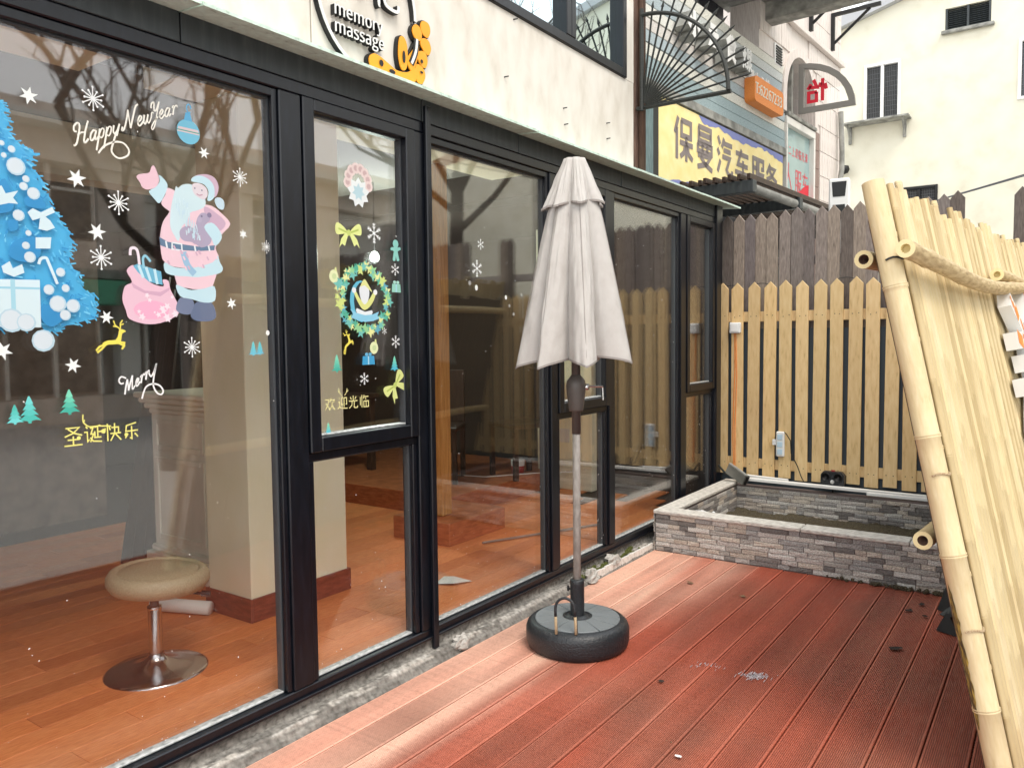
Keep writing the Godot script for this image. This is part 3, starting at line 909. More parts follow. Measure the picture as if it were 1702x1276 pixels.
func build_planter() -> void:
	var p := thing("stone_planter", "low rectangular planter faced with grey split stone against the picket fence", "planter")
	var ms := []
	for k in 8: ms.append(stone_mesh(300 + k))
	var x0 := -2.245
	var x1 := -0.30
	var zf := -4.875
	var zb := -6.255
	var t := 0.10
	var h := 0.25
	var wf := boxmesh(x0, x1, -0.15, h, zf - t, zf, M.grout, "front_wall", p)
	stone_face(wf, ms, x1 - x0, h, Transform3D(Basis(), Vector3(x0, 0.0, zf)))
	stone_face(wf, ms, 0.02 + t, h, Transform3D(Basis(Vector3(0, 0, 1), Vector3.UP, Vector3(-1, 0, 0)), Vector3(x0, 0, zf - t)))
	var wb := boxmesh(x0, x1, -0.15, h, zb, zb + 0.06, M.grout, "back_wall", p)
	stone_face(wb, ms, x1 - x0 - 0.2, 0.235, Transform3D(Basis(), Vector3(x0 + t, 0.0, zb + 0.06)))
	var wl := boxmesh(x0, x0 + t, -0.15, h, zb + 0.061, zf - t - 0.001, M.grout, "left_wall", p)
	stone_face(wl, ms, 1.2, 0.235, Transform3D(Basis(Vector3(0, 0, -1), Vector3.UP, Vector3(1, 0, 0)), Vector3(x0 + t, 0.0, zf - t - 0.01)))
	boxmesh(x1 - t, x1, -0.15, h, zb + 0.061, zf - t - 0.001, M.grout, "right_wall", p)
	var cs := [[x0 - 0.012, -1.29], [-1.286, -0.69], [-0.686, x1 + 0.01]]
	for e in cs:
		boxmesh(e[0], e[1], h + 0.001, h + 0.027, zf - t - 0.012, zf + 0.018, M.coping, "coping_slab", p, 0.005)
	for e in [[zf - t - 0.014, -5.6], [-5.604, zb]]:
		boxmesh(x0 - 0.012, x0 + t + 0.012, h + 0.001, h + 0.026, e[1], e[0], M.coping, "coping_slab", p, 0.005)
	var s := S()
	var fn := FastNoiseLite.new()
	fn.seed = 8; fn.frequency = 4.0
	for i in 90:
		for j in 60:
			var v := []
			for q in [[0, 0], [1, 0], [1, 1], [0, 1]]:
				var x := lerpf(x0 + t, x1 - t, (i + q[0]) / 90.0)
				var z := lerpf(zf - t, zb + 0.06, (j + q[1]) / 60.0)
				v.append(Vector3(x, 0.05 + fn.get_noise_2d(x, z) * 0.035 + fn.get_noise_2d(x * 6.0, z * 6.0) * 0.014, z))
			Q(s, v[0], v[1], v[2], v[3], Vector3.UP)
	put(s, M.soil, "soil", p)
	# rubble and moss along the foot
	s = S()
	for i in 90:
		var x := lerpf(-1.2, -0.35, sqrt(rng.randf()))
		box(s, Vector3(x, 0.004 + rng.randf() * 0.012, zf + 0.018 + rng.randf() * 0.02), Vector3.ONE * rng.randf_range(0.006, 0.02), Basis(Vector3(rng.randf(), rng.randf(), rng.randf()).normalized(), rng.randf() * 3.0))
	tag(put(s, M.soil, "dirt_crumbs", self), "dark crumbs of dirt along the foot of the stone planter", "dirt", "", "stuff")
	# the white tap inside
	var tap := thing("white_tap", "small white plastic pipe elbows lying inside the planter's left end", "pipe", Vector3(-2.02, 0.17, -5.28))
	s = S(true)
	tube(s, [Vector3(-0.1, 0.03, 0.0), Vector3(-0.03, 0.035, 0.02), Vector3(0.03, 0.02, 0.02)], [0.012], 8)
	put(s, M.white_plastic, "pipe", tap)
	s = S(true)
	tube(s, [Vector3(0.03, 0.045, 0.02), Vector3(0.06, 0.02, 0.03), Vector3(0.09, -0.03, 0.04)], [0.011], 8)
	tube(s, [Vector3(-0.06, 0.0, 0.03), Vector3(-0.04, 0.05, 0.03)], [0.014], 8)
	put(s, M.white_plastic, "elbow", tap)

# ---------------------------------------------------------------- fences
func picket_mesh(w: float, h: float, tip: float, th: float, bev := 0.002) -> ArrayMesh:
	var s := S()
	var poly := P([-w * 0.5, 0, w * 0.5, 0, w * 0.5, h - tip, 0, h, -w * 0.5, h - tip])
	var inner := P([-w * 0.5 + bev, 0, w * 0.5 - bev, 0, w * 0.5 - bev, h - tip - bev * 0.4, 0, h - bev * 1.4, -w * 0.5 + bev, h - tip - bev * 0.4])
	prism(s, inner, th * 0.5 - 0.0001, th * 0.5)
	var idx := poly.size()
	for i in idx:
		var a := poly[i]
		var b := poly[(i + 1) % idx]
		var c := inner[(i + 1) % idx]
		var d := inner[i]
		var n := Vector3((a.x + b.x) * 0.5, (a.y + b.y) * 0.5 - h * 0.5, 0)
		Q(s, Vector3(a.x, a.y, th * 0.5 - bev), Vector3(b.x, b.y, th * 0.5 - bev), Vector3(c.x, c.y, th * 0.5), Vector3(d.x, d.y, th * 0.5), Vector3(0, 0, 1) + n.normalized() * 0.5)
		Q(s, Vector3(a.x, a.y, -th * 0.5), Vector3(b.x, b.y, -th * 0.5), Vector3(b.x, b.y, th * 0.5 - bev), Vector3(a.x, a.y, th * 0.5 - bev), n)
	prism(s, poly, -th * 0.5, -th * 0.5)
	return done(s)

func build_fences() -> void:
	var f := thing("yellow_picket_fence", "pale yellow painted picket fence behind the stone planter", "fence", Vector3(0, 0, -6.30))
	var pm := []
	for k in 3: pm.append(picket_mesh(0.093 + k * 0.0015, 1.562, 0.05, 0.018))
	var x := -2.305
	var i := 0
	while x < 3.4:
		var ry := rng.randf_range(-0.012, 0.012)
		inst(pm[rng.randi() % 3], "picket", f, Transform3D(Basis(Vector3.BACK, rng.randf_range(-0.006, 0.006)) * Basis(Vector3.UP, ry), Vector3(x, 0.31 + rng.randf_range(-0.01, 0.01), rng.randf_range(-0.001, 0.001))), M.yellows[rng.randi() % 4])
		var s := S()
		for y in [0.41, 1.6]:
			for dx in [-0.02, 0.022]:
				box(s, Vector3(x + dx + rng.randf_range(-0.005, 0.005), y + rng.randf_range(-0.01, 0.01), 0.0096), Vector3(0.006, 0.006, 0.002))
		if x < 0.0: put(s, M.iron, "nail_heads", f)
		x += 0.1272 + rng.randf_range(-0.0015, 0.0015)
	boxmesh(-2.32, 3.4, 1.557, 1.638, -0.036, -0.011, M.yellow, "rail", f, 0.003)
	boxmesh(-2.32, 3.4, 0.372, 0.452, -0.036, -0.011, M.yellow, "rail", f, 0.003)
	boxmesh(-2.32, 3.4, -0.1, 1.5, -0.052, -0.045, M.backing, "backing_sheet", f)
	var g := thing("weathered_board_fence", "tall grey weathered board fence with pointed tops behind the yellow pickets", "fence", Vector3(0, 0, -6.395))
	var gm := []
	for k in 4: gm.append(picket_mesh(0.0915 - k * 0.0006, 2.58, 0.055, 0.02, 0.003))
	x = -2.30
	while x < 5.4:
		if not (x > -0.60 and x < -0.34) and not (x > -0.13 and x < 0.2):
			inst(gm[rng.randi() % 4], "board", g, Transform3D(Basis(Vector3.BACK, rng.randf_range(-0.0025, 0.0025)) * Basis(Vector3.UP, rng.randf_range(-0.02, 0.02)), Vector3(x, -0.14 + rng.randf_range(-0.02, 0.014), rng.randf_range(-0.003, 0.003))), M.greys[rng.randi() % 6])
		x += 0.0925
	for y in [0.5, 1.3, 2.0]:
		boxmesh(-2.3, 5.4, y, y + 0.07, -0.055, -0.0135, M.grey_wood, "rail", g, 0.003)
	# wire loops on the picket tops
	var k := 0
	for e in [[-2.24, 1.845, 0.06], [-2.0, 1.85, 0.075], [-1.36, 1.865, 0.065]]:
		var pts := []
		for q in 9:
			var a := PI * q / 8.0
			pts.append(Vector3(e[0] - cos(a) * e[2], e[1] + sin(a) * 0.022 - 0.01, -6.318))
		var s := S()
		tube(s, pts, [0.003], 5)
		tag(put(s, M.iron, "wire_loop", self), ["thin wire loop by the first picket beside the dark end post", "thin wire loop between the third and fourth yellow pickets", "thin wire loop nearest the bamboo screen on the picket tops"][k], "wire", "wire loops on the picket fence")
		k += 1

# ---------------------------------------------------------------- bamboo screen
func bamboo_mesh(r: float, length: float, seed_: int, step := 0.3, sides := 9, ring := 0.08) -> ArrayMesh:
	var q := RandomNumberGenerator.new()
	q.seed = seed_
	var s := S(true)
	var pts := []
	var rr := []
	var y := 0.0
	var next := q.randf() * step + 0.05
	var bend := 0.0
	while y < length:
		if next < length and absf(y - next) < 1e-4:
			for e in [[-0.008, 1.0], [-0.0045, 1.0 + ring], [-0.0018, 1.0 + ring * 0.9], [0.0, 1.0 + ring * 0.2], [0.0018, 1.0 + ring * 0.9], [0.0045, 1.0 + ring * 1.1], [0.009, 1.0]]:
				pts.append(Vector3(sin(y * 2.2) * bend, y + e[0], 0)); rr.append(r * e[1])
			next += step * q.randf_range(0.8, 1.2)
		else:
			pts.append(Vector3(sin(y * 2.2) * bend, y, 0)); rr.append(r)
		y = minf(y + 0.16, next) if y + 0.16 > next and y < next - 0.02 else y + 0.16
		if absf(y - next) < 0.02: y = next
	pts.append(Vector3(sin(length * 2.2) * bend, length, 0)); rr.append(r * 0.97)
	tube(s, pts, rr, sides, false)
	s.set_smooth_group(-1)
	for e in [0, pts.size() - 1]:
		for k in sides:
			var a := TAU * k / sides
			var b := TAU * (k + 1) / sides
			var p0 := Vector3(cos(a) * rr[e], 0, sin(a) * rr[e])
			var p1 := Vector3(cos(b) * rr[e], 0, sin(b) * rr[e])
			T(s, pts[e], pts[e] + p0 * 0.97, pts[e] + p1 * 0.97, Vector3(0, -1 if e == 0 else 1, 0))
	return done(s)

func build_bamboo() -> void:
	var a := Vector3(sin(deg_to_rad(6.0)), 0, -cos(deg_to_rad(6.0)))
	var u0 := (Vector3(-0.543, 1.961, -2.9) - Vector3(-0.11, 0, -2.78)).normalized()
	var u := (u0 - a * u0.dot(a)).normalized()
	var lean := asin(u0.dot(a))
	var zb := a.cross(u)
	var b := thing("bamboo_screen", "cream painted bamboo pole screen leaning over the right side of the deck", "screen", Vector3(-0.11, 0, -2.78), Basis(a, u, zb))
	var tilt := Basis(Vector3.BACK, -lean)
	var cp := inst(bamboo_mesh(0.037, 2.01, 5, 0.42, 20), "corner_pole", b, Transform3D(tilt, Vector3(0.0, 0.0, 0.0)), M.bamboos[0])
	# rotten strip let into the corner pole's inner side
	var s := S()
	var n := 26
	for i in n:
		var y0 := lerpf(0.23, 0.68, float(i) / n)
		var y1 := lerpf(0.23, 0.68, float(i + 1) / n)
		var w0 := (0.30 + 0.06 * sin(i * 1.1) + 0.05 * sin(i * 2.7)) * minf(1.0, (n - i) * 0.25) * minf(1.0, 0.15 + i * 0.2)
		var w1 := (0.30 + 0.06 * sin((i + 1) * 1.1) + 0.05 * sin((i + 1) * 2.7)) * minf(1.0, (n - i - 1) * 0.25) * minf(1.0, 0.15 + (i + 1) * 0.2)
		var r := 0.0388
		for k in 4:
			var f0 := 3.85 - w0 + 2.0 * w0 * k / 4.0
			var f1 := 3.85 - w0 + 2.0 * w0 * (k + 1) / 4.0
			var g0 := 3.85 - w1 + 2.0 * w1 * k / 4.0
			var g1 := 3.85 - w1 + 2.0 * w1 * (k + 1) / 4.0
			Q(s, Vector3(cos(f0) * r, y0, sin(f0) * r), Vector3(cos(f1) * r, y0, sin(f1) * r), Vector3(cos(g1) * r, y1, sin(g1) * r), Vector3(cos(g0) * r, y1, sin(g0) * r), Vector3(cos(f0), 0, sin(f0)))
	put(s, M.bamboo_rot, "rotten_patch", cp)
	# wire ties round the corner pole
	for y in [0.53, 1.02, 1.735]:
		s = S()
		var pts := []
		for k in 13:
			var f := -0.4 + 3.6 * k / 12.0
			pts.append(Vector3(cos(f) * 0.0405, y + 0.004 * sin(f * 3.0), sin(f) * 0.0405))
		tube(s, pts, [0.0035], 5)
		put(s, M.black if y > 1.5 else M.rust, "wire_tie", cp)
	var second := inst(bamboo_mesh(0.027, 2.02, 9, 0.36, 12), "pole", b, Transform3D(tilt, Vector3(0.13, 0.0, -0.025)), M.bamboos[3])
	second.position.z = -0.02
	inst(bamboo_mesh(0.02, 2.03, 12, 0.3, 10), "pole", b, Transform3D(tilt, Vector3(0.07, 0.0, -0.02)), M.bamboos[2])
	var ms := []
	for k in 10:
		ms.append(bamboo_mesh(0.0222, 2.0, 40 + k, 0.27, 10, 0.085))
	var x := 0.19
	var i := 0
	while x < 3.62:
		var w := rng.randf_range(0.88, 1.08)
		var len := rng.randf_range(0.985, 1.02) * (1.0 + 0.006 * maxf(0.0, x - 1.0))
		var up := -1.0 if rng.randf() < 0.4 else 1.0
		var bb := tilt * Basis().scaled(Vector3(w, len, 0.55)) * Basis(Vector3.UP, rng.randf() * TAU)
		inst(ms[i * 7 % 10], "pole", b, Transform3D(bb, Vector3(x, rng.randf_range(-0.01, 0.02), rng.randf_range(-0.0006, 0.0006) + 0.004)), M.canes[[0, 1, 0, 3, 2, 4, 3, 1, 4, 2][rng.randi() % 10]])
		x += 0.0425 * w + (0.006 if rng.randf() < 0.14 else 0.0)
		i += 1
	# boards nailed behind the poles, unpainted
	for k in 26:
		var o := boxmesh(-0.064, 0.064, 0.0, 1.86 + rng.randf_range(-0.03, 0.03), -0.01, 0.01, M.back_board, "back_board", b, 0.002)
		o.transform = Transform3D(tilt, Vector3(0.12 + k * 0.133, 0.02, -0.046))
	# bent rails tied across the front
	for e in [[0.0, 2.30, 1.75, 0.030, 0.070, 3], [1.62, 3.6, 1.757, 0.030, 0.055, 4]]:
		s = S(true)
		var pts := []
		var rr := []
		for k in 41:
			var f := k / 40.0
			var xx: float = lerpf(e[0], e[1], f)
			pts.append(Vector3(xx, e[2] - 0.035 * f - 0.05 * sin(PI * f) * (1.0 if e[5] == 3 else 0.2), e[4] + 0.006 * sin(f * 9.0)))
			rr.append(e[3] * ((1.1 if k % 9 == 4 else 1.0) + 0.02 * sin(k * 2.3)))
		tube(s, pts, rr, 14, false)
		put(s, M.bamboo_old, "rail", b)
		s = S()
		var r0: float = e[3]
		for k in 16:
			var f0 := TAU * k / 16
			var f1 := TAU * (k + 1) / 16
			var c0 := Vector3(0, cos(f0), sin(f0))
			var c1 := Vector3(0, cos(f1), sin(f1))
			var o: Vector3 = pts[0] + Vector3(-0.001, 0, 0)
			Q(s, o + c0 * r0, o + c1 * r0, o + c1 * r0 * 0.5, o + c0 * r0 * 0.5, Vector3(-1, 0, 0))
			T(s, o + c0 * r0 * 0.5 + Vector3(0.03, 0, 0), o + c1 * r0 * 0.5 + Vector3(0.03, 0, 0), o + Vector3(0.03, 0, 0), Vector3(-1, 0, 0))
			Q(s, o + c0 * r0 * 0.5, o + c1 * r0 * 0.5, o + c1 * r0 * 0.5 + Vector3(0.03, 0, 0), o + c0 * r0 * 0.5 + Vector3(0.03, 0, 0), -c0)
		put(s, M.bamboo_cut, "rail_end", b)
	# the rails behind: their sawn ends show past the corner pole
	for e in [[0.14, 3.5, 1.775, 0.032, -0.10], [0.10, 3.5, 0.80, 0.031, -0.10]]:
		s = S(true)
		var pts := []
		for k in 9: pts.append(Vector3(lerpf(e[0], e[1], k / 8.0), e[2] + 0.004 * sin(k * 2.0), e[4]))
		tube(s, pts, [e[3]], 14, false)
		put(s, M.bamboos[3], "back_rail", b)
		s = S()
		var r0: float = e[3]
		for k in 16:
			var c0 := Vector3(0, cos(TAU * k / 16), sin(TAU * k / 16))
			var c1 := Vector3(0, cos(TAU * (k + 1) / 16), sin(TAU * (k + 1) / 16))
			var o: Vector3 = pts[0] + Vector3(-0.001, 0, 0)
			Q(s, o + c0 * r0, o + c1 * r0, o + c1 * r0 * 0.55, o + c0 * r0 * 0.55, Vector3(-1, 0, 0))
		put(s, M.bamboo_cut, "rail_end", b)
		s = S()
		for k in 16:
			var c0 := Vector3(0, cos(TAU * k / 16), sin(TAU * k / 16)) * r0 * 0.55
			var c1 := Vector3(0, cos(TAU * (k + 1) / 16), sin(TAU * (k + 1) / 16)) * r0 * 0.55
			T(s, pts[0] + c0, pts[0] + c1, pts[0] + Vector3(0.05, 0, 0), Vector3(-1, 0, 0))
		put(s, M.brown_post, "rail_hollow", b)
	# raised letter sign fixed on the outer face
	var g := Transform3D(Basis(a, u, zb), Vector3(-0.11, 0, -2.78))
	var sg := thing("raised_letter_sign", "white boxed letter sign with flaking orange faces fixed on the bamboo screen", "sign", g * Vector3(1.46, 0.83, 0.03), g.basis)
	var glyph := [[[0.16, 0.80], [0.33, 0.66]], [[0.62, 0.82], [0.46, 0.66]], [[0.10, 0.60], [0.80, 0.60]], [[0.18, 0.49], [0.74, 0.49]], [[0.06, 0.38], [0.84, 0.38]], [[0.42, 0.66], [0.38, 0.38], [0.08, 0.14]], [[0.50, 0.38], [0.84, 0.16]], [[0.36, 0.24], [0.34, 0.08], [0.22, -0.06]], [[0.56, 0.26], [0.56, -0.1]]]
	for st in glyph:
		var q := PackedVector2Array()
		for v in st: q.append(Vector2(v[0], v[1]))
		s = S()
		stroke(s, q, 0.082, 0.0, 0.055)
		var part := put(s, M.white, "letter_stroke", sg)
		s = S()
		# what is left of the orange face film
		for k in q.size() - 1:
			var d := (q[k + 1] - q[k])
			for m in 5:
				var f := (m + 0.5) / 5.0
				var c := q[k] + d * f
				if rng.randf() < 0.75:
					stroke(s, PackedVector2Array([c - d * 0.07 + Vector2(0, 0.02), c + d * 0.08 - Vector2(0, 0.015)]), rng.randf_range(0.02, 0.07), 0.0562, 0.0562)
		put(s, M.sign_orange, "face_film", part)

# ---------------------------------------------------------------- the neighbour behind the fence
const GLYPHS := {
	"bao": [[0.22, 1, 0.05, 0.6], [0.15, 0.75, 0.15, 0], [0.38, 0.95, 0.38, 0.6, 0.85, 0.6, 0.85, 0.95, 0.36, 0.95], [0.3, 0.42, 0.95, 0.42], [0.62, 0.6, 0.62, 0], [0.56, 0.38, 0.5, 0.2, 0.32, 0.08], [0.68, 0.38, 0.74, 0.2, 0.95, 0.08]],
	"man": [[0.15, 1, 0.15, 0.66, 0.85, 0.66, 0.85, 1, 0.12, 1], [0.15, 0.83, 0.85, 0.83], [0.1, 0.58, 0.1, 0.4, 0.9, 0.4, 0.9, 0.58, 0.07, 0.58], [0.36, 0.58, 0.36, 0.4], [0.64, 0.58, 0.64, 0.4], [0.1, 0.3, 0.82, 0.3, 0.6, 0.12, 0.08, 0.0], [0.25, 0.28, 0.5, 0.12, 0.95, 0.0]],
	"qi": [[0.06, 1, 0.2, 0.8], [0.03, 0.66, 0.16, 0.5], [0.05, 0.02, 0.22, 0.36], [0.45, 1, 0.3, 0.72], [0.42, 0.86, 0.97, 0.86], [0.42, 0.67, 0.88, 0.67], [0.34, 0.48, 0.82, 0.48, 0.62, 0.15, 0.74, 0.02, 0.98, 0.02, 0.98, 0.16]],
	"che": [[0.08, 0.85, 0.92, 0.85], [0.46, 1, 0.22, 0.52, 0.88, 0.52], [0.04, 0.27, 0.97, 0.27], [0.56, 0.68, 0.56, 0]],
	"fu": [[0.08, 0, 0.14, 0.3, 0.14, 0.95, 0.42, 0.95, 0.42, 0], [0.14, 0.66, 0.42, 0.66], [0.14, 0.38, 0.42, 0.38], [0.56, 0, 0.56, 0.95, 0.93, 0.95, 0.93, 0.7, 0.76, 0.68], [0.57, 0.5, 0.92, 0.5, 0.78, 0.2, 0.58, 0.02], [0.66, 0.42, 0.98, 0.02]],
	"wu": [[0.36, 1, 0.1, 0.66], [0.3, 0.88, 0.78, 0.88, 0.5, 0.62, 0.08, 0.48], [0.3, 0.8, 0.6, 0.6, 0.94, 0.5], [0.14, 0.38, 0.82, 0.38, 0.76, 0.04, 0.6, 0.06], [0.5, 0.5, 0.42, 0.2, 0.1, 0]],
	"yi": [[0.03, 0.5, 0.1, 0.76], [0.22, 1, 0.22, 0], [0.32, 0.82, 0.38, 0.62], [0.68, 1, 0.5, 0.64, 0.9, 0.68], [0.8, 0.82, 0.97, 0.6], [0.52, 0.44, 0.52, 0.04, 0.92, 0.04, 0.92, 0.44, 0.5, 0.44]],
	"sheng": [[0.12, 0.95, 0.82, 0.95, 0.5, 0.66, 0.06, 0.5], [0.24, 0.9, 0.55, 0.66, 0.97, 0.52], [0.2, 0.32, 0.85, 0.32], [0.5, 0.5, 0.5, 0.02], [0.03, 0.02, 0.97, 0.02]],
	"dan": [[0.1, 0.97, 0.2, 0.85], [0.0, 0.65, 0.18, 0.65, 0.18, 0.1, 0.3, 0.22], [0.33, 0.86, 0.5, 0.86, 0.38, 0.52, 0.53, 0.52, 0.35, 0.06], [0.34, 0.32, 0.5, 0.1, 1, 0.04], [0.93, 1, 0.6, 0.88], [0.77, 0.92, 0.77, 0.3], [0.77, 0.62, 0.97, 0.62], [0.6, 0.66, 0.6, 0.3, 0.97, 0.3]],
	"kuai": [[0.03, 0.48, 0.1, 0.76], [0.22, 1, 0.22, 0], [0.32, 0.82, 0.38, 0.62], [0.45, 0.76, 0.86, 0.76, 0.86, 0.42], [0.38, 0.42, 1, 0.42], [0.64, 1, 0.63, 0.42, 0.38, 0], [0.65, 0.42, 1, 0]],
	"le": [[0.86, 1, 0.2, 0.85, 0.15, 0.5, 0.97, 0.52], [0.54, 0.8, 0.54, 0.02, 0.4, 0.1], [0.3, 0.35, 0.1, 0.08], [0.75, 0.35, 0.95, 0.1]],
	"huan": [[0.05, 0.85, 0.42, 0.85, 0.3, 0.45, 0.03, 0.05], [0.1, 0.6, 0.46, 0.1], [0.65, 1, 0.5, 0.65], [0.6, 0.8, 0.95, 0.8, 0.88, 0.6], [0.72, 0.65, 0.7, 0.35, 0.42, 0], [0.72, 0.36, 1, 0]],
	"ying": [[0.12, 0.95, 0.22, 0.82], [0.03, 0.6, 0.2, 0.6, 0.2, 0.22], [0.0, 0.05, 0.2, 0.22, 0.4, 0.08, 1, 0.04], [0.56, 0.96, 0.38, 0.86, 0.38, 0.32, 0.56, 0.42], [0.65, 0.9, 0.92, 0.9, 0.92, 0.38, 0.82, 0.4], [0.65, 0.9, 0.65, 0.16]],
	"guang": [[0.5, 1, 0.5, 0.6], [0.18, 0.9, 0.3, 0.7], [0.82, 0.92, 0.68, 0.7], [0.03, 0.58, 0.97, 0.58], [0.38, 0.58, 0.34, 0.25, 0.05, 0.02], [0.6, 0.58, 0.6, 0.08, 0.72, 0.03, 0.96, 0.05, 0.97, 0.2]],
	"lin": [[0.08, 0.85, 0.08, 0.2], [0.25, 1, 0.25, 0], [0.5, 1, 0.4, 0.7], [0.47, 0.85, 0.97, 0.85], [0.6, 0.76, 0.7, 0.62], [0.45, 0.5, 0.45, 0.04, 0.96, 0.04, 0.96, 0.5, 0.43, 0.5], [0.7, 0.5, 0.7, 0.04]],
	"xiao": [[0.5, 1, 0.5, 0.05, 0.38, 0.12], [0.28, 0.7, 0.08, 0.25], [0.7, 0.7, 0.95, 0.25]],
	"yun": [[0.2, 0.88, 0.8, 0.88], [0.05, 0.58, 0.95, 0.58], [0.45, 0.58, 0.2, 0.12, 0.85, 0.18], [0.7, 0.38, 0.93, 0.02]],
	"shi": [[0.5, 1, 0.05, 0.66], [0.5, 1, 0.95, 0.66], [0.5, 0.8, 0.5, 0.68], [0.28, 0.66, 0.75, 0.66, 0.75, 0.36, 0.28, 0.36], [0.28, 0.52, 0.75, 0.52], [0.28, 0.66, 0.28, 0.02, 0.48, 0.14], [0.8, 0.28, 0.55, 0.2, 0.95, 0]],
	"mei": [[0.2, 1, 0.18, 0.4, 0.03, 0.02], [0.05, 0.72, 0.1, 0.52], [0.34, 0.78, 0.24, 0.56], [0.2, 0.35, 0.34, 0.08], [0.4, 0.86, 0.98, 0.86], [0.53, 1, 0.53, 0.5], [0.84, 1, 0.84, 0.5], [0.53, 0.68, 0.84, 0.68], [0.53, 0.5, 0.84, 0.5], [0.4, 0.34, 0.98, 0.34], [0.69, 0.5, 0.69, 0], [0.66, 0.32, 0.42, 0.06], [0.72, 0.32, 0.97, 0.06]],
	"qing": [[0.1, 0.97, 0.2, 0.83], [0.0, 0.62, 0.18, 0.62, 0.18, 0.1, 0.32, 0.24], [0.38, 0.88, 0.95, 0.88], [0.42, 0.74, 0.9, 0.74], [0.35, 0.6, 1, 0.6], [0.66, 1, 0.66, 0.6], [0.45, 0, 0.45, 0.48, 0.88, 0.48, 0.88, 0.02], [0.45, 0.34, 0.88, 0.34], [0.45, 0.2, 0.88, 0.2]],
	"shang": [[0.48, 1, 0.48, 0.05], [0.48, 0.6, 0.85, 0.6], [0.05, 0.05, 0.97, 0.05]],
	"er": [[0.2, 0.8, 0.8, 0.8], [0.05, 0.15, 0.97, 0.15]],
	"lou": [[0.0, 0.72, 0.38, 0.72], [0.2, 1, 0.2, 0], [0.18, 0.65, 0.02, 0.3], [0.22, 0.62, 0.36, 0.45], [0.42, 0.75, 1, 0.75], [0.7, 1, 0.7, 0.5], [0.52, 0.95, 0.6, 0.82], [0.9, 0.95, 0.8, 0.82], [0.4, 0.36, 1, 0.36], [0.62, 0.5, 0.5, 0.2, 0.95, 0], [0.85, 0.36, 0.7, 0.12, 0.4, 0]],
	"ren": [[0.5, 1, 0.42, 0.5, 0.03, 0], [0.48, 0.62, 0.97, 0]],
}

func glyph(s: SurfaceTool, which: String, at: Vector2, size: Vector2, w: float, z0: float, z1: float, xf := Transform3D(), flip := false) -> void:
	for st in GLYPHS[which]:
		var p := P(st)
		for i in p.size():
			var q := p[i]
			if flip: q.x = 1.0 - q.x
			p[i] = at + q * size
		stroke(s, p, w, z0, z1, xf)

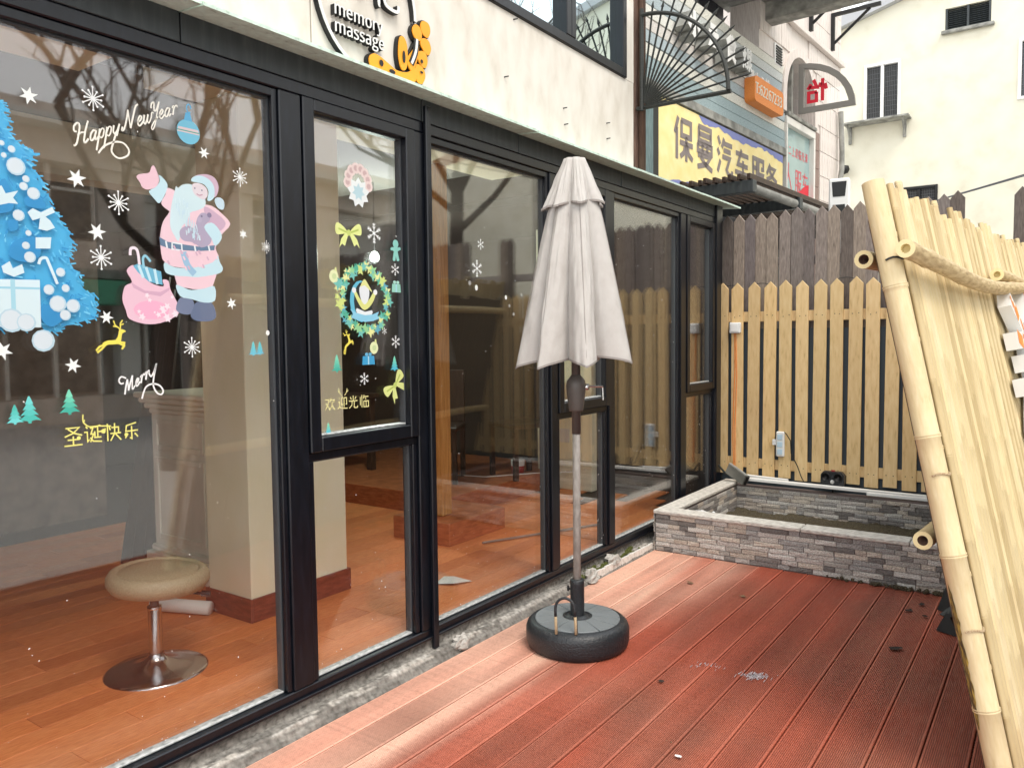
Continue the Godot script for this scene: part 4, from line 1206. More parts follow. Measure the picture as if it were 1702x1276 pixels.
func build_neighbour() -> void:
	var an := Vector3(sin(deg_to_rad(3.6)), 0, -cos(deg_to_rad(3.6)))
	var bs := Basis(an, Vector3.UP, an.cross(Vector3.UP))
	var at := Vector3(-3.393, 0, -6.925)
	var g := Transform3D(bs, at)
	var b := thing("neighbour_building", "tiled building behind the fence with plank siding and an arched window", "building", at, bs)
	boxmesh(-0.6, 3.98, -0.16, 3.02, -0.3, -0.06, M.tile_black, "lower_wall", b)
	boxmesh(-0.6, 3.1, 5.03, 9.0, -0.9, -0.5, M.tile_black, "recessed_wall", b)
	for i in 16:
		boxmesh(-0.5 + i * 0.225, -0.285 + i * 0.225, 5.04, 7.0, -0.498, -0.485, M.tile_black, "dark_tile", b, 0.002)
	boxmesh(-0.6, 3.1, 3.0, 5.03, -0.3, -0.06, M.tile_black, "siding_backing", b)
	boxmesh(3.1, 3.98, 3.0, 5.03, -0.3, -0.06, M.tile_black, "siding_backing", b)
	# siding boards, each of its own tone
	for i in 8:
		var y := 4.055 + i * 0.121
		boxmesh(-0.1, 3.975, y, y + 0.112, -0.05, 0.0 - 0.004 * (i % 2), M.sidings[[4, 0, 1, 5, 3, 1, 2, 0][i]], "siding_board", b, 0.004)
	boxmesh(-0.1, 3.975, 3.945, 4.05, -0.05, 0.004, M.sidings[4], "siding_board", b, 0.004)
	boxmesh(-0.1, 3.975, 3.845, 3.94, -0.05, 0.03, M.slab, "trim_rail", b, 0.004)
	boxmesh(0.25, 0.41, 2.9, 3.843, -0.05, 0.02, M.black, "dark_jamb", b)
	boxmesh(0.1, 0.245, 2.9, 3.843, -0.05, 0.05, M.teal, "teal_jamb", b)
	# light ribbed tile wall with its arch
	var holes := []
	for i in 10:
		holes.append(Vector2(4.58 + cos(PI * i / 9.0) * 0.58, 4.69 + sin(PI * i / 9.0) * 0.58))
	var wall := PackedVector2Array([Vector2(6.4, 3.36), Vector2(6.4, 9), Vector2(3.1, 9), Vector2(3.1, 5.03), Vector2(4.0, 5.03)])
	wall.clear()
	wall.append_array([Vector2(5.47, 2.0), Vector2(6.4, 2.0), Vector2(6.4, 9), Vector2(3.1, 9), Vector2(3.1, 5.035), Vector2(3.995, 5.035), Vector2(3.995, 4.69)])
	for i in range(9, -1, -1): wall.append(holes[i])
	wall.append_array([Vector2(5.16, 4.43), Vector2(5.47, 4.43)])
	var s := S()
	prism(s, wall, -0.4, -0.02)
	put(s, M.tile, "tile_bed", b)
	# upright ribbed tiles in courses
	var tm := []
	for k in 3:
		s = S()
		bx(s, 0, 0.088, 0, 0.352, 0, 0.016 + 0.002 * k, 0.003)
		tm.append(done(s, M.tile))
	var y := 2.02
	while y < 6.6:
		var x := 3.104
		while x < 6.36:
			var inside := true
			if x < 4.0 and y < 5.035: inside = false
			if x < 5.46 and y + 0.35 < 4.6: inside = false
			var cx := x + 0.044
			for yy in [y + 0.03, y + 0.18, y + 0.33]:
				if absf(cx - 4.58) < 0.66 and yy < 4.7 and yy > 4.3: inside = false
				if Vector2(cx - 4.58, yy - 4.69).length() < 0.72 and yy >= 4.69: inside = false
				if absf(cx - 3.727) < 0.16 and yy > 4.96 and yy < 5.24: inside = false
			if inside: inst(tm[rng.randi() % 3], "tile", b, Transform3D(Basis(), Vector3(x, y, -0.02)))
			x += 0.0915
		y += 0.36
	var cm := boxmesh(6.401, 6.43, 2.0, 9.0, -3.0, -0.004, M.tile, "corner_return", b)
	# arch trim
	s = S()
	var outer := PackedVector2Array()
	for i in 17: outer.append(Vector2(4.58 + cos(PI * i / 16.0) * 0.72, 4.69 + sin(PI * i / 16.0) * 0.70))
	for i in range(16, -1, -1): outer.append(Vector2(4.58 + cos(PI * i / 16.0) * 0.585, 4.69 + sin(PI * i / 16.0) * 0.585))
	prism(s, outer, -0.03, 0.02)
	bx(s, 3.86, 3.995, 4.44, 4.689, -0.03, 0.02)
	bx(s, 5.165, 5.30, 4.44, 4.689, -0.03, 0.02)
	put(s, M.tile, "arch_trim", b)
	boxmesh(3.9, 5.3, 4.3, 5.4, -0.42, -0.405, M.mesh_dark, "arch_dark", b)
	var w := Node3D.new()
	w.name = "arched_window"
	b.add_child(w)
	s = S()
	bx(s, 4.0, 5.16, 4.39, 4.44, -0.2, 0.05, 0.005)
	bx(s, 4.46, 4.52, 4.441, 5.2, -0.14, -0.08, 0.004)
	bx(s, 4.005, 4.05, 4.441, 4.9, -0.14, -0.08, 0.004)
	put(s, M.slab, "frame", w)
	# the opened quarter sash swinging out over the fence, its red character read from behind
	var sash := Node3D.new()
	sash.name = "open_sash"
	sash.transform = Transform3D(bs.inverse() * Basis(), g.affine_inverse() * Vector3(-3.10, 4.50, -11.4))
	b.add_child(sash)
	s = S()
	var q := PackedVector2Array([Vector2(0, 0), Vector2(0.74, 0)])
	for i in range(1, 9): q.append(Vector2(cos(PI / 2 * i / 8.0) * 0.74, sin(PI / 2 * i / 8.0) * 0.67))
	var qi := PackedVector2Array([Vector2(0.07, 0.07), Vector2(0.655, 0.07)])
	for i in range(1, 9): qi.append(Vector2(maxf(0.07, cos(PI / 2 * i / 8.0) * 0.655), maxf(0.07, sin(PI / 2 * i / 8.0) * 0.60)))
	for i in q.size():
		var j := (i + 1) % q.size()
		for zz in [-0.03, 0.03]:
			Q(s, Vector3(q[i].x, q[i].y, zz), Vector3(q[j].x, q[j].y, zz), Vector3(qi[j].x, qi[j].y, zz), Vector3(qi[i].x, qi[i].y, zz), Vector3(0, 0, zz))
		var c := Vector2(0.3, 0.25)
		var m := (q[i] + q[j]) * 0.5 - c
		Q(s, Vector3(q[i].x, q[i].y, -0.03), Vector3(q[j].x, q[j].y, -0.03), Vector3(q[j].x, q[j].y, 0.03), Vector3(q[i].x, q[i].y, 0.03), Vector3(m.x, m.y, 0))
		Q(s, Vector3(qi[i].x, qi[i].y, -0.03), Vector3(qi[j].x, qi[j].y, -0.03), Vector3(qi[j].x, qi[j].y, 0.03), Vector3(qi[i].x, qi[i].y, 0.03), Vector3(-m.x, -m.y, 0))
	put(s, M.bead_light, "frame", sash)
	s = S()
	prism(s, qi, -0.003, 0.003)
	put(s, M.glass, "pane", sash)
	s = S()
	glyph(s, "yi", Vector2(0.11, 0.13), Vector2(0.26, 0.30), 0.045, 0.0045, 0.0045, Transform3D(), true)
	put(s, M.red, "red_character", sash)
	# shop window beneath the arch
	var sw := Node3D.new()
	sw.name = "shop_window"
	b.add_child(sw)
	s = S()
	for e in [[3.98, 5.16, 4.28, 4.38], [3.98, 4.02, 2.6, 4.279], [5.10, 5.16, 2.6, 4.279]]:
		bx(s, e[0], e[1], e[2], e[3], -0.1, 0.03, 0.005)
	put(s, M.house_light, "frame", sw)
	s = S()
	bx(s, 4.02, 5.10, 2.6, 4.28, -0.05, -0.04)
	put(s, M.tint_glass, "pane", sw)
	s = S()
	glyph(s, "ren", Vector2(4.12, 3.45), Vector2(0.26, 0.36), 0.03, -0.038, -0.038)
	glyph(s, "fu", Vector2(4.5, 3.42), Vector2(0.26, 0.34), 0.028, -0.038, -0.038)
	glyph(s, "che", Vector2(4.8, 3.42), Vector2(0.25, 0.34), 0.03, -0.038, -0.038)
	for k in 7: glyph(s, ["bao", "er", "shang", "ying", "lin", "guang", "qing"][k], Vector2(4.1 + k * 0.135, 3.92), Vector2(0.11, 0.13), 0.014, -0.038, -0.038)
	put(s, M.pink_red, "red_lettering", sw)
	s = S()
	prism(s, P([4.62, 3.30, 5.08, 3.30, 5.08, 3.62, 4.86, 3.56, 4.62, 3.44]), -0.037, -0.037)
	put(s, M.red, "red_print", sw)
	# dark tiled jamb beside it
	boxmesh(5.165, 5.466, 2.0, 4.425, -0.35, -0.03, M.grout, "jamb_bed", b)
	for i in 9:
		for k in 2:
			boxmesh(5.17 + k * 0.149, 5.315 + k * 0.149, 2.05 + i * 0.264, 2.308 + i * 0.264, -0.031, -0.012, M.tile_dark, "jamb_tile", b, 0.003)
	# louvre vent
	var v := Node3D.new()
	v.name = "louvre_vent"
	b.add_child(v)
	boxmesh(3.59, 3.865, 4.965, 5.235, -0.03, 0.0, M.white, "frame", v, 0.004)
	for i in 7:
		boxmesh(3.63, 3.835, 4.985 + i * 0.034, 5.003 + i * 0.034, 0.0005, 0.012, M.black, "slat", v)
	# string course, brackets, downpipe
	boxmesh(3.98, 6.45, 5.62, 5.69, -0.02, 0.06, M.tile, "string_course", b, 0.006)
	for e in [4.9, 5.9]:
		s = S()
		bx(s, e, e + 0.05, 5.75, 6.25, 0.0, 0.05)
		tube(s, [Vector3(e + 0.025, 5.85, 0.04), Vector3(e + 0.025, 6.25, 0.55)], [0.022], 6)
		bx(s, e, e + 0.05, 6.25, 6.3, 0.0, 0.7)
		put(s, M.black, "bracket", b)
	s = S(true)
	tube(s, [Vector3(6.25, 4.9, 0.06), Vector3(6.27, 4.3, 0.08), Vector3(6.2, 4.0, 0.1), Vector3(6.02, 3.75, 0.12), Vector3(6.05, 3.4, 0.1), Vector3(6.1, 2.6, 0.08)], [0.04], 10)
	put(s, M.slab, "waste_pipe", b)
	# projecting slab overhead with a lip at its far edge
	boxmesh(1.6, 3.25, 5.62, 5.95, -0.5, 2.3, M.slab, "balcony_slab", b, 0.01)
	boxmesh(3.251, 3.5, 5.40, 5.95, -0.02, 2.35, M.slab, "balcony_lip", b, 0.01)
	# yellow banner with grey characters
	var bn := thing("yellow_banner", "yellow shop banner with six grey characters and ragged blue edges", "banner", g * Vector3(0.425, 2.98, 0.012), bs)
	s = S()
	bx(s, 0, 3.45, 0, 0.85, -0.012, 0.0)
	put(s, M.banner, "sheet", bn)
	s = S()
	for e in [[0.849, -1.0, 1], [0.001, 1.0, 0]]:
		var poly := PackedVector2Array()
		var x := 3.449
		poly.append(Vector2(0.001 if e[2] == 0 else 0.9, e[0]))
		poly.append(Vector2(x, e[0]))
		while x > (0.06 if e[2] == 0 else 0.95):
			var f: float = absf(sin(x * 2.3)) * 0.05 + 0.015 + rng.randf() * 0.04
			poly.append(Vector2(x, e[0] + e[1] * f))
			x -= rng.randf_range(0.05, 0.1)
		prism(s, poly, 0.002, 0.002)
	put(s, M.banner_blue, "blue_edge", bn)
	s = S()
	var chars := [["bao", 0.32, 0.30, 0.46, 0.43], ["man", 0.84, 0.30, 0.43, 0.43], ["qi", 1.37, 0.32, 0.43, 0.40], ["che", 1.86, 0.30, 0.45, 0.38], ["fu", 2.37, 0.28, 0.42, 0.39], ["wu", 2.84, 0.26, 0.42, 0.40]]
	for c in chars: glyph(s, c[0], Vector2(c[1], c[2]), Vector2(c[3], c[4]), 0.056, 0.004, 0.004)
	put(s, M.banner_ink, "lettering", bn)
	# raised characters on the siding
	var big := thing("raised_characters", "four thick grey raised characters on the plank siding behind the iron fan", "sign", g * Vector3(0.75, 4.5, 0.0), bs)
	k_chars(big, ["xiao", "yun", "shi", "mei"], 0.46, 0.27, 0.068, 0.17)
	var sm := thing("small_raised_characters", "row of small raised characters just above the orange number plate", "sign", g * Vector3(2.66, 4.535, 0.0), bs)
	k_chars(sm, ["qing", "shang", "er", "lou"], 0.165, 0.13, 0.018, 0.05)
	# orange plate with a telephone number
	var pl := thing("number_plate", "orange rounded plate with a long number on the plank siding", "sign", g * Vector3(2.60, 4.31, 0.0), bs)
	var rp := PackedVector2Array()
	for e in [[0.90, 0.0, -PI / 2], [0.90, 0.18, 0.0], [0.06, 0.18, PI / 2], [0.06, 0.0, PI]]:
		for k in 5:
			var f: float = e[2] + PI / 2 * k / 4.0
			rp.append(Vector2(e[0] + cos(f) * 0.06, e[1] + sin(f) * 0.06))
	s = S()
	prism(s, rp, 0.0, 0.13)
	put(s, M.sign_orange, "plate", pl)
	var tm2 := TextMesh.new()
	tm2.text = "T:62267233"
	var font := SystemFont.new()
	font.font_names = PackedStringArray(["Droid Sans"])
	tm2.font = font
	tm2.font_size = 32; tm2.pixel_size = 0.0053; tm2.depth = 0.01
	tm2.material = M.cream
	inst(tm2, "lettering", pl, Transform3D(Basis(), Vector3(0.45, 0.09, 0.134)))

	# pergola between fence and neighbour
	var pg := thing("pergola", "dark slatted pergola roof just behind the grey fence", "pergola", Vector3(-2.3, 0, -7.0), bs)
	for i in 14:
		boxmesh(0.0 - 0.03 * (i % 3), 4.2, 2.835, 2.885, -0.05 - i * 0.078, -0.018 - i * 0.078, M.dark_wood, "slat", pg, 0.003)
	for e in [0.02, 1.25, 2.6, 3.9]:
		boxmesh(e, e + 0.09, 2.725, 2.832, -1.09, 0.0, M.fascia, "beam", pg, 0.004)
	s = S(true)
	tube(s, [Vector3(0.115, 2.775, -0.055), Vector3(4.2, 2.775, -0.055)], [0.042], 12)
	put(s, M.slab, "edge_pipe", pg)
	for e in [0.05, 3.95]:
		boxmesh(e - 0.04, e + 0.04, -0.16, 2.724, -0.98, -0.9, M.fascia, "post", pg)
		if e > 1.0: boxmesh(e - 0.04, e + 0.04, -0.16, 2.724, -0.1, -0.02, M.fascia, "post", pg)

	# white two-panelled box behind the fence
	var bxw := thing("white_box_unit", "white box with two dark panels standing behind the grey fence tops", "box", Vector3(-1.66, 0, -7.4), Basis(Vector3.UP, 0.12))
	boxmesh(-0.085, 0.085, 1.9, 2.82, -0.12, 0.0, M.white, "body", bxw, 0.012)
	s = S()
	prism(s, P([-0.05, 2.66, 0.05, 2.66, 0.062, 2.79, -0.06, 2.79]), 0.003, 0.003)
	put(s, M.black, "dark_panel", bxw)
	s = S()
	prism(s, P([-0.06, 2.46, 0.055, 2.46, 0.05, 2.59, -0.05, 2.59]), 0.003, 0.003)
	put(s, M.black, "dark_panel", bxw)
	boxmesh(-0.04, 0.04, -0.16, 1.899, -0.1, -0.02, M.slab, "stand", bxw)
	# black round lamp on the far wall
	s = S(true)
	lathe(s, [[0.0, -0.1], [0.09, -0.07], [0.12, 0.0], [0.1, 0.07], [0.0, 0.1]], 14)
	s.set_smooth_group(-1)
	tag(put(s, M.black, "black_wall_fitting", self, Transform3D(Basis(), Vector3(-3.92, 4.92, -17.86))), "small black round fitting on the cream gable wall above the white box", "fitting")

	# brown pipe and iron fan at the shop's upper corner
	var cp := thing("corner_post", "rusty brown boxed post at the right end of the cream wall", "post", Vector3(-2.36, 2.50, -4.77))
	boxmesh(-0.1, 0.035, 0.0, 3.6, -0.10, 0.045, M.brown_post, "casing", cp, 0.006)
	s = S(true)
	tube(s, [Vector3(0.05, 0.0, -0.03), Vector3(0.05, 3.6, -0.03)], [0.026], 10)
	put(s, M.brown_post, "pipe", cp)
	var fan := thing("iron_fan_grille", "black iron quarter fan grille jutting out at the corner of the cream wall", "grille", Vector3(-2.275, 2.925, -4.74))
	s = S()
	tube(s, [Vector3(-0.04, 0.0, 0), Vector3(0.585, 0.0, 0)], [0.014], 6)
	put(s, M.iron, "bottom_bar", fan)
	s = S()
	tube(s, [Vector3(0.0, -0.02, 0.014), Vector3(0.0, 0.62, 0.014)], [0.014], 6)
	put(s, M.iron, "upright", fan)
	for i in 13:
		var f := 0.11 + i * 0.112
		var r := 0.68 if i < 11 else 0.62
		s = S()
		tube(s, [Vector3(cos(f) * 0.03, sin(f) * 0.03, 0.006), Vector3(cos(f) * r, sin(f) * r, 0.006)], [0.0075, 0.0065], 5)
		tube(s, [Vector3(cos(f) * r, sin(f) * r, 0.006), Vector3(cos(f) * (r + 0.04), sin(f) * (r + 0.04), 0.006)], [0.011, 0.001], 5)
		put(s, M.iron, "spoke", fan)
	s = S()
	var pts := []
	for i in 17: pts.append(Vector3(cos(PI / 2 * i / 16.0) * 0.575, sin(PI / 2 * i / 16.0) * 0.575 + 0.004, 0.018))
	tube(s, pts, [0.013], 6)
	put(s, M.iron, "arc_bar", fan)

func k_chars(parent: Node, names: Array, step: float, size: float, w: float, depth: float) -> void:
	for i in names.size():
		var s := S()
		glyph(s, names[i], Vector2(i * step, 0), Vector2(size, size * 0.92), w if i < 3 else w * 0.62, 0.02, depth)
		var ch := put(s, M.slab if w > 0.03 else M.white, "character", parent)
		if w > 0.03:
			s = S()
			glyph(s, names[i], Vector2(i * step, 0), Vector2(size, size * 0.92), (w if i < 3 else w * 0.62) * 0.86, depth + 0.002, depth + 0.006)
			put(s, M.white, "face", ch)

# ---------------------------------------------------------------- cream gable house
func house_window(b: Node, x0: float, x1: float, y0: float, y1: float, m: Material, z := 0.0, split := true) -> void:
	var w := Node3D.new()
	w.name = "window" if not b.has_node("window") else "window_%03d" % b.get_child_count()
	b.add_child(w, true)
	var t := 0.055
	var s := S()
	for e in [[x0, x0 + t, y0, y1], [x1 - t, x1, y0, y1], [x0 + t, x1 - t, y0, y0 + t], [x0 + t, x1 - t, y1 - t, y1]]:
		bx(s, e[0], e[1], e[2], e[3], z - 0.1, z + 0.03, 0.006)
	if split: bx(s, (x0 + x1) * 0.5 - 0.03, (x0 + x1) * 0.5 + 0.03, y0 + t, y1 - t, z - 0.09, z + 0.02, 0.005)
	put(s, m, "frame", w)
	for k in (2 if split else 1):
		var a := x0 + t if k == 0 else (x0 + x1) * 0.5 + 0.03
		var c := (x0 + x1) * 0.5 - 0.03 if k == 0 and split else x1 - t
		s = S()
		bx(s, a, c, y0 + t, y1 - t, z - 0.05, z - 0.04)
		put(s, M.far_glass, "pane", w)
		s = S()
		var n := 8
		for i in range(1, n): bx(s, lerpf(a, c, float(i) / n) - 0.003, lerpf(a, c, float(i) / n) + 0.003, y0 + t, y1 - t, z - 0.039, z - 0.035)
		for i in range(1, 12): bx(s, a, c, lerpf(y0, y1, i / 12.0) - 0.003, lerpf(y0, y1, i / 12.0) + 0.003, z - 0.0345, z - 0.031)
		put(s, M.mesh_dark, "screen_bars", w)

func build_cream_house() -> void:
	var b := thing("cream_gable_house", "pale cream rendered house with gable end rising behind the fences", "house", Vector3(0, 0, -18))
	var s := S()
	# gable wall with openings left for the windows: strips round them
	var holes := [[-3.57, -2.87, 5.85, 7.03], [-2.09, -1.31, 7.40, 7.83], [-2.84, -2.16, 3.75, 4.43], [-0.85, -0.15, 5.85, 6.98]]
	var xs := [-7.0, -3.57, -2.87, -2.84, -2.16, -2.09, -1.31, -0.85, -0.15, 12.0]
	for i in xs.size() - 1:
		var x0: float = xs[i]
		var x1: float = xs[i + 1]
		var cuts := []
		for h in holes:
			if h[0] <= x0 + 0.001 and h[1] >= x1 - 0.001: cuts.append(h)
		var ya := -0.16
		cuts.sort_custom(func(p, q): return p[2] < q[2])
		for h in cuts:
			bx(s, x0, x1, ya, h[2], -0.3, 0.0)
			ya = h[3]
		var top0 := 8.98 + x0 * 0.275 if x0 < 4 else 10.08 - (x0 - 4) * 0.275
		var top1 := 8.98 + x1 * 0.275 if x1 <= 4 else 10.08 - (x1 - 4) * 0.275
		if x1 > 4.0 and x0 < 4.0:
			prism(s, PackedVector2Array([Vector2(x0, ya), Vector2(x1, ya), Vector2(x1, top1), Vector2(4, 10.08), Vector2(x0, top0)]), -0.3, 0.0)
		else:
			prism(s, PackedVector2Array([Vector2(x0, ya), Vector2(x1, ya), Vector2(x1, top1), Vector2(x0, top0)]), -0.3, 0.0)
	put(s, M.render_wall, "gable_wall", b)
	boxmesh(-7.0, 12.0, -0.16, 7.0, -8.0, -0.301, M.render_wall, "body", b)
	s = S()
	for e in [[-7.4, 6.945, 4.0, 10.08], [4.0, 10.08, 12.4, 7.77]]:
		prism(s, PackedVector2Array([Vector2(e[0], e[1] + 0.005), Vector2(e[2], e[3] + 0.005), Vector2(e[2], e[3] + 0.24), Vector2(e[0], e[1] + 0.24)]), -8.0, 0.16)
	put(s, M.roof_edge, "roof", b)
	house_window(b, -3.57, -2.87, 5.85, 7.03, M.white)
	house_window(b, -0.85, -0.15, 5.85, 6.98, M.white)
	house_window(b, -2.84, -2.16, 3.75, 4.43, M.black)
	var v := Node3D.new()
	v.name = "louvred_vent"
	b.add_child(v)
	for e in [[-2.09, -2.05, 7.40, 7.83], [-1.35, -1.31, 7.40, 7.83], [-1.72, -1.68, 7.40, 7.83]]:
		boxmesh(e[0], e[1], e[2], e[3], -0.15, -0.01, M.fascia, "jamb", v)
	for i in 11:
		s = S()
		box(s, Vector3(-1.7, 7.42 + i * 0.039, -0.06), Vector3(0.7, 0.006, 0.06), Basis(Vector3.RIGHT, 0.7))
		put(s, M.fascia, "slat", v)
	boxmesh(-2.05, -1.35, 7.40, 7.83, -0.28, -0.2, M.black, "dark_back", v)
	boxmesh(-2.15, -1.25, 7.33, 7.395, 0.001, 0.09, M.slab, "sill", v, 0.01)
	# laundry shelf under the window
	boxmesh(-3.9, -2.66, 5.80, 5.835, 0.001, 0.38, M.slab, "window_shelf", b, 0.004)
	for x in [-3.82, -2.78]:
		s = S()
		bx(s, x - 0.03, x + 0.03, 5.45, 5.798, 0.002, 0.05)
		tube(s, [Vector3(x, 5.5, 0.04), Vector3(x, 5.79, 0.32)], [0.018], 6)
		put(s, M.slab, "shelf_bracket", b)
	# cables strung in front of the house
	for k in 2:
		s = S()
		var pts := []
		for i in 25:
			var f := i / 24.0
			pts.append(Vector3(lerpf(-3.2, 7.0, f), lerpf(2.85, 5.45, f) - sin(PI * f) * (0.14 + 0.05 * k) + k * 0.02, -12.0))
		tube(s, pts, [0.008], 5)
		tag(put(s, M.mesh_dark, "overhead_cable", self), ["upper of two thin cables crossing before the cream house", "lower of two thin cables crossing before the cream house"][k], "cable", "cables before the cream house")

# ---------------------------------------------------------------- the street to the right, seen in the glass
func tree(at: Vector3, height: float, seed_: int, label: String) -> void:
	var t := thing("bare_tree", label, "tree", at, Basis(), "bare street trees")
	var q := RandomNumberGenerator.new()
	q.seed = seed_
	var s := S(true)
	tube(s, [Vector3.ZERO, Vector3(0.05, height * 0.2, 0.03), Vector3(-0.02, height * 0.42, 0.0)], [0.17, 0.13, 0.11], 9, false)
	put(s, M.bark, "trunk", t)
	s = S(true)
	var todo := []
	for k in 5:
		todo.append([Vector3(-0.02, height * q.randf_range(0.3, 0.42), 0), Vector3(cos(k * 1.3 + 0.4), q.randf_range(0.7, 1.3), sin(k * 1.3 + 0.4)).normalized(), height * 0.26, 0.065, 0])
	while not todo.is_empty():
		var e = todo.pop_back()
		var p: Vector3 = e[0]
		var d: Vector3 = e[1]
		var pts := [p]
		var rr := [e[3]]
		for k in 3:
			d = (d + Vector3(q.randf_range(-0.3, 0.3), q.randf_range(-0.08, 0.3), q.randf_range(-0.3, 0.3))).normalized()
			p += d * e[2] / 3.0
			pts.append(p)
			rr.append(e[3] * (1.0 - 0.15 * (k + 1)))
		tube(s, pts, rr, 5, false)
		if e[4] < 4:
			for k in 3:
				var side := Vector3(q.randf_range(-1, 1), q.randf_range(-0.2, 0.9), q.randf_range(-1, 1)).normalized()
				var o: Vector3 = pts[1 + k] if k < 3 else p
				todo.append([o, (d + side * 0.9).normalized(), e[2] * q.randf_range(0.58, 0.75), e[3] * (0.55 if k < 2 else 0.7), e[4] + 1])
	put(s, M.bark, "crown", t)

func build_street() -> void:
	# across the lane: shop fronts below, flats above
	var b := thing("street_building", "pinkish two storey building across the lane, seen only reflected in the shop glass", "building", Vector3(11.5, 0, 0))
	var s := S()
	bx(s, 0.0, 6.0, -0.16, 0.35, -22, 6)
	bx(s, 0.0, 6.0, 2.7, 3.5, -22, 6)
	bx(s, 0.0, 6.0, 5.0, 6.1, -22, 6)
	bx(s, 0.4, 6.0, 0.35, 5.0, -22, 6)
	put(s, M.house, "walls", b)
	var i := 0
	var z := 5.0
	while z > -21.0:
		boxmesh(-0.05, 0.25, 0.35, 2.7, z - 0.22, z + 0.22, M.house_light, "pilaster", b)
		boxmesh(0.1, 0.4, 3.5, 5.0, z - 0.5, z + 0.5, M.house, "pier", b)
		for y in [[0.36, 2.69], [3.51, 4.99]]:
			var w := Node3D.new()
			w.name = "window" if i == 0 else "window_%03d" % i
			i += 1
			b.add_child(w)
			boxmesh(0.3, 0.35, y[0] + 0.06, y[1] - 0.06, z - 2.3, z - 0.5, M.far_glass if i % 4 else M.house_light, "pane", w)
			s = S()
			for e in [-0.5, -1.4, -2.3]: bx(s, 0.2, 0.3, y[0], y[1], z + e - 0.04, z + e + 0.04)
			bx(s, 0.2, 0.3, y[1] - 0.5, y[1] - 0.44, z - 2.26, z - 0.54)
			put(s, M.house_light, "frame", w)
		z -= 2.8
	for e in [[2.72, M.slab], [5.6, M.house_light]]:
		boxmesh(-0.5, -0.001, e[0], e[0] + 0.18, -22, 6, e[1], "string_course", b)
	boxmesh(-0.9, -0.01, 2.2, 2.66, -9.5, -6.5, M.green_net, "awning", b)
	# timber balustrade with hoops in front of it
	tree(Vector3(3.4, -0.16, -1.7), 8.0, 11, "bare tree nearest the deck, reflected in the big left window")
	tree(Vector3(4.4, -0.16, -5.6), 8.5, 12, "bare tree beyond the bamboo screen, reflected in the third window")
	tree(Vector3(3.8, -0.16, -10.6), 10.5, 15, "bare tree further up the lane, reflected in the narrow windows")

# ---------------------------------------------------------------- the parasol
func canopy_r(y: float, f: float, cap: bool) -> float:
	# eight ribs; the cloth falls into deep soft folds between them
	var k := 0.0
	var rb := 0.0
	if cap:
		k = clampf((2.262 - y) / 0.235, 0.0, 1.0)
		rb = lerpf(0.050, 0.150, pow(k, 1.05))
	else:
		k = clampf((2.10 - y) / 0.79, 0.0, 1.0)
		rb = lerpf(0.10, 0.268, pow(k, 0.86))
	var v := fold_at(f, y)
	var deep := lerpf(0.22, 0.60, k) * (0.8 if cap else 1.0)
	var irr := 1.0 + 0.03 * sin(f * 3.0 + 1.0) + 0.012 * sin(f * 7.0 + y * 3.0)
	return rb * (1.0 - deep * v) * irr

const RIBS := [-2.80, -1.75, -0.95, -0.16, 0.86, 1.72, 2.42]

func fold_u(f: float) -> float:
	f = wrapf(f, -2.80, TAU - 2.80)
	for i in RIBS.size():
		var b: float = RIBS[i + 1] if i + 1 < RIBS.size() else TAU - 2.80
		if f >= RIBS[i] and f <= b: return (f - RIBS[i]) / (b - RIBS[i])
	return 0.0

# 0 on a rib, 1 in the deepest fold between two ribs
func fold_at(f: float, y: float) -> float:
	f = wrapf(f, -2.80, TAU - 2.80)
	for i in RIBS.size():
		var a: float = RIBS[i]
		var b: float = RIBS[i + 1] if i + 1 < RIBS.size() else TAU - 2.80
		if f >= a and f <= b:
			var skew := 0.12 * sin(i * 2.1 + 0.6)
			var u := (f - a) / (b - a)
			u = pow(u, 1.0 + skew)
			var w := minf(1.0, (b - a) / 0.9)
			return (1.0 - pow(absf(cos(PI * u)), lerpf(0.75, 1.1, clampf((2.1 - y) / 0.8, 0.0, 1.0)))) * w
	return 0.0

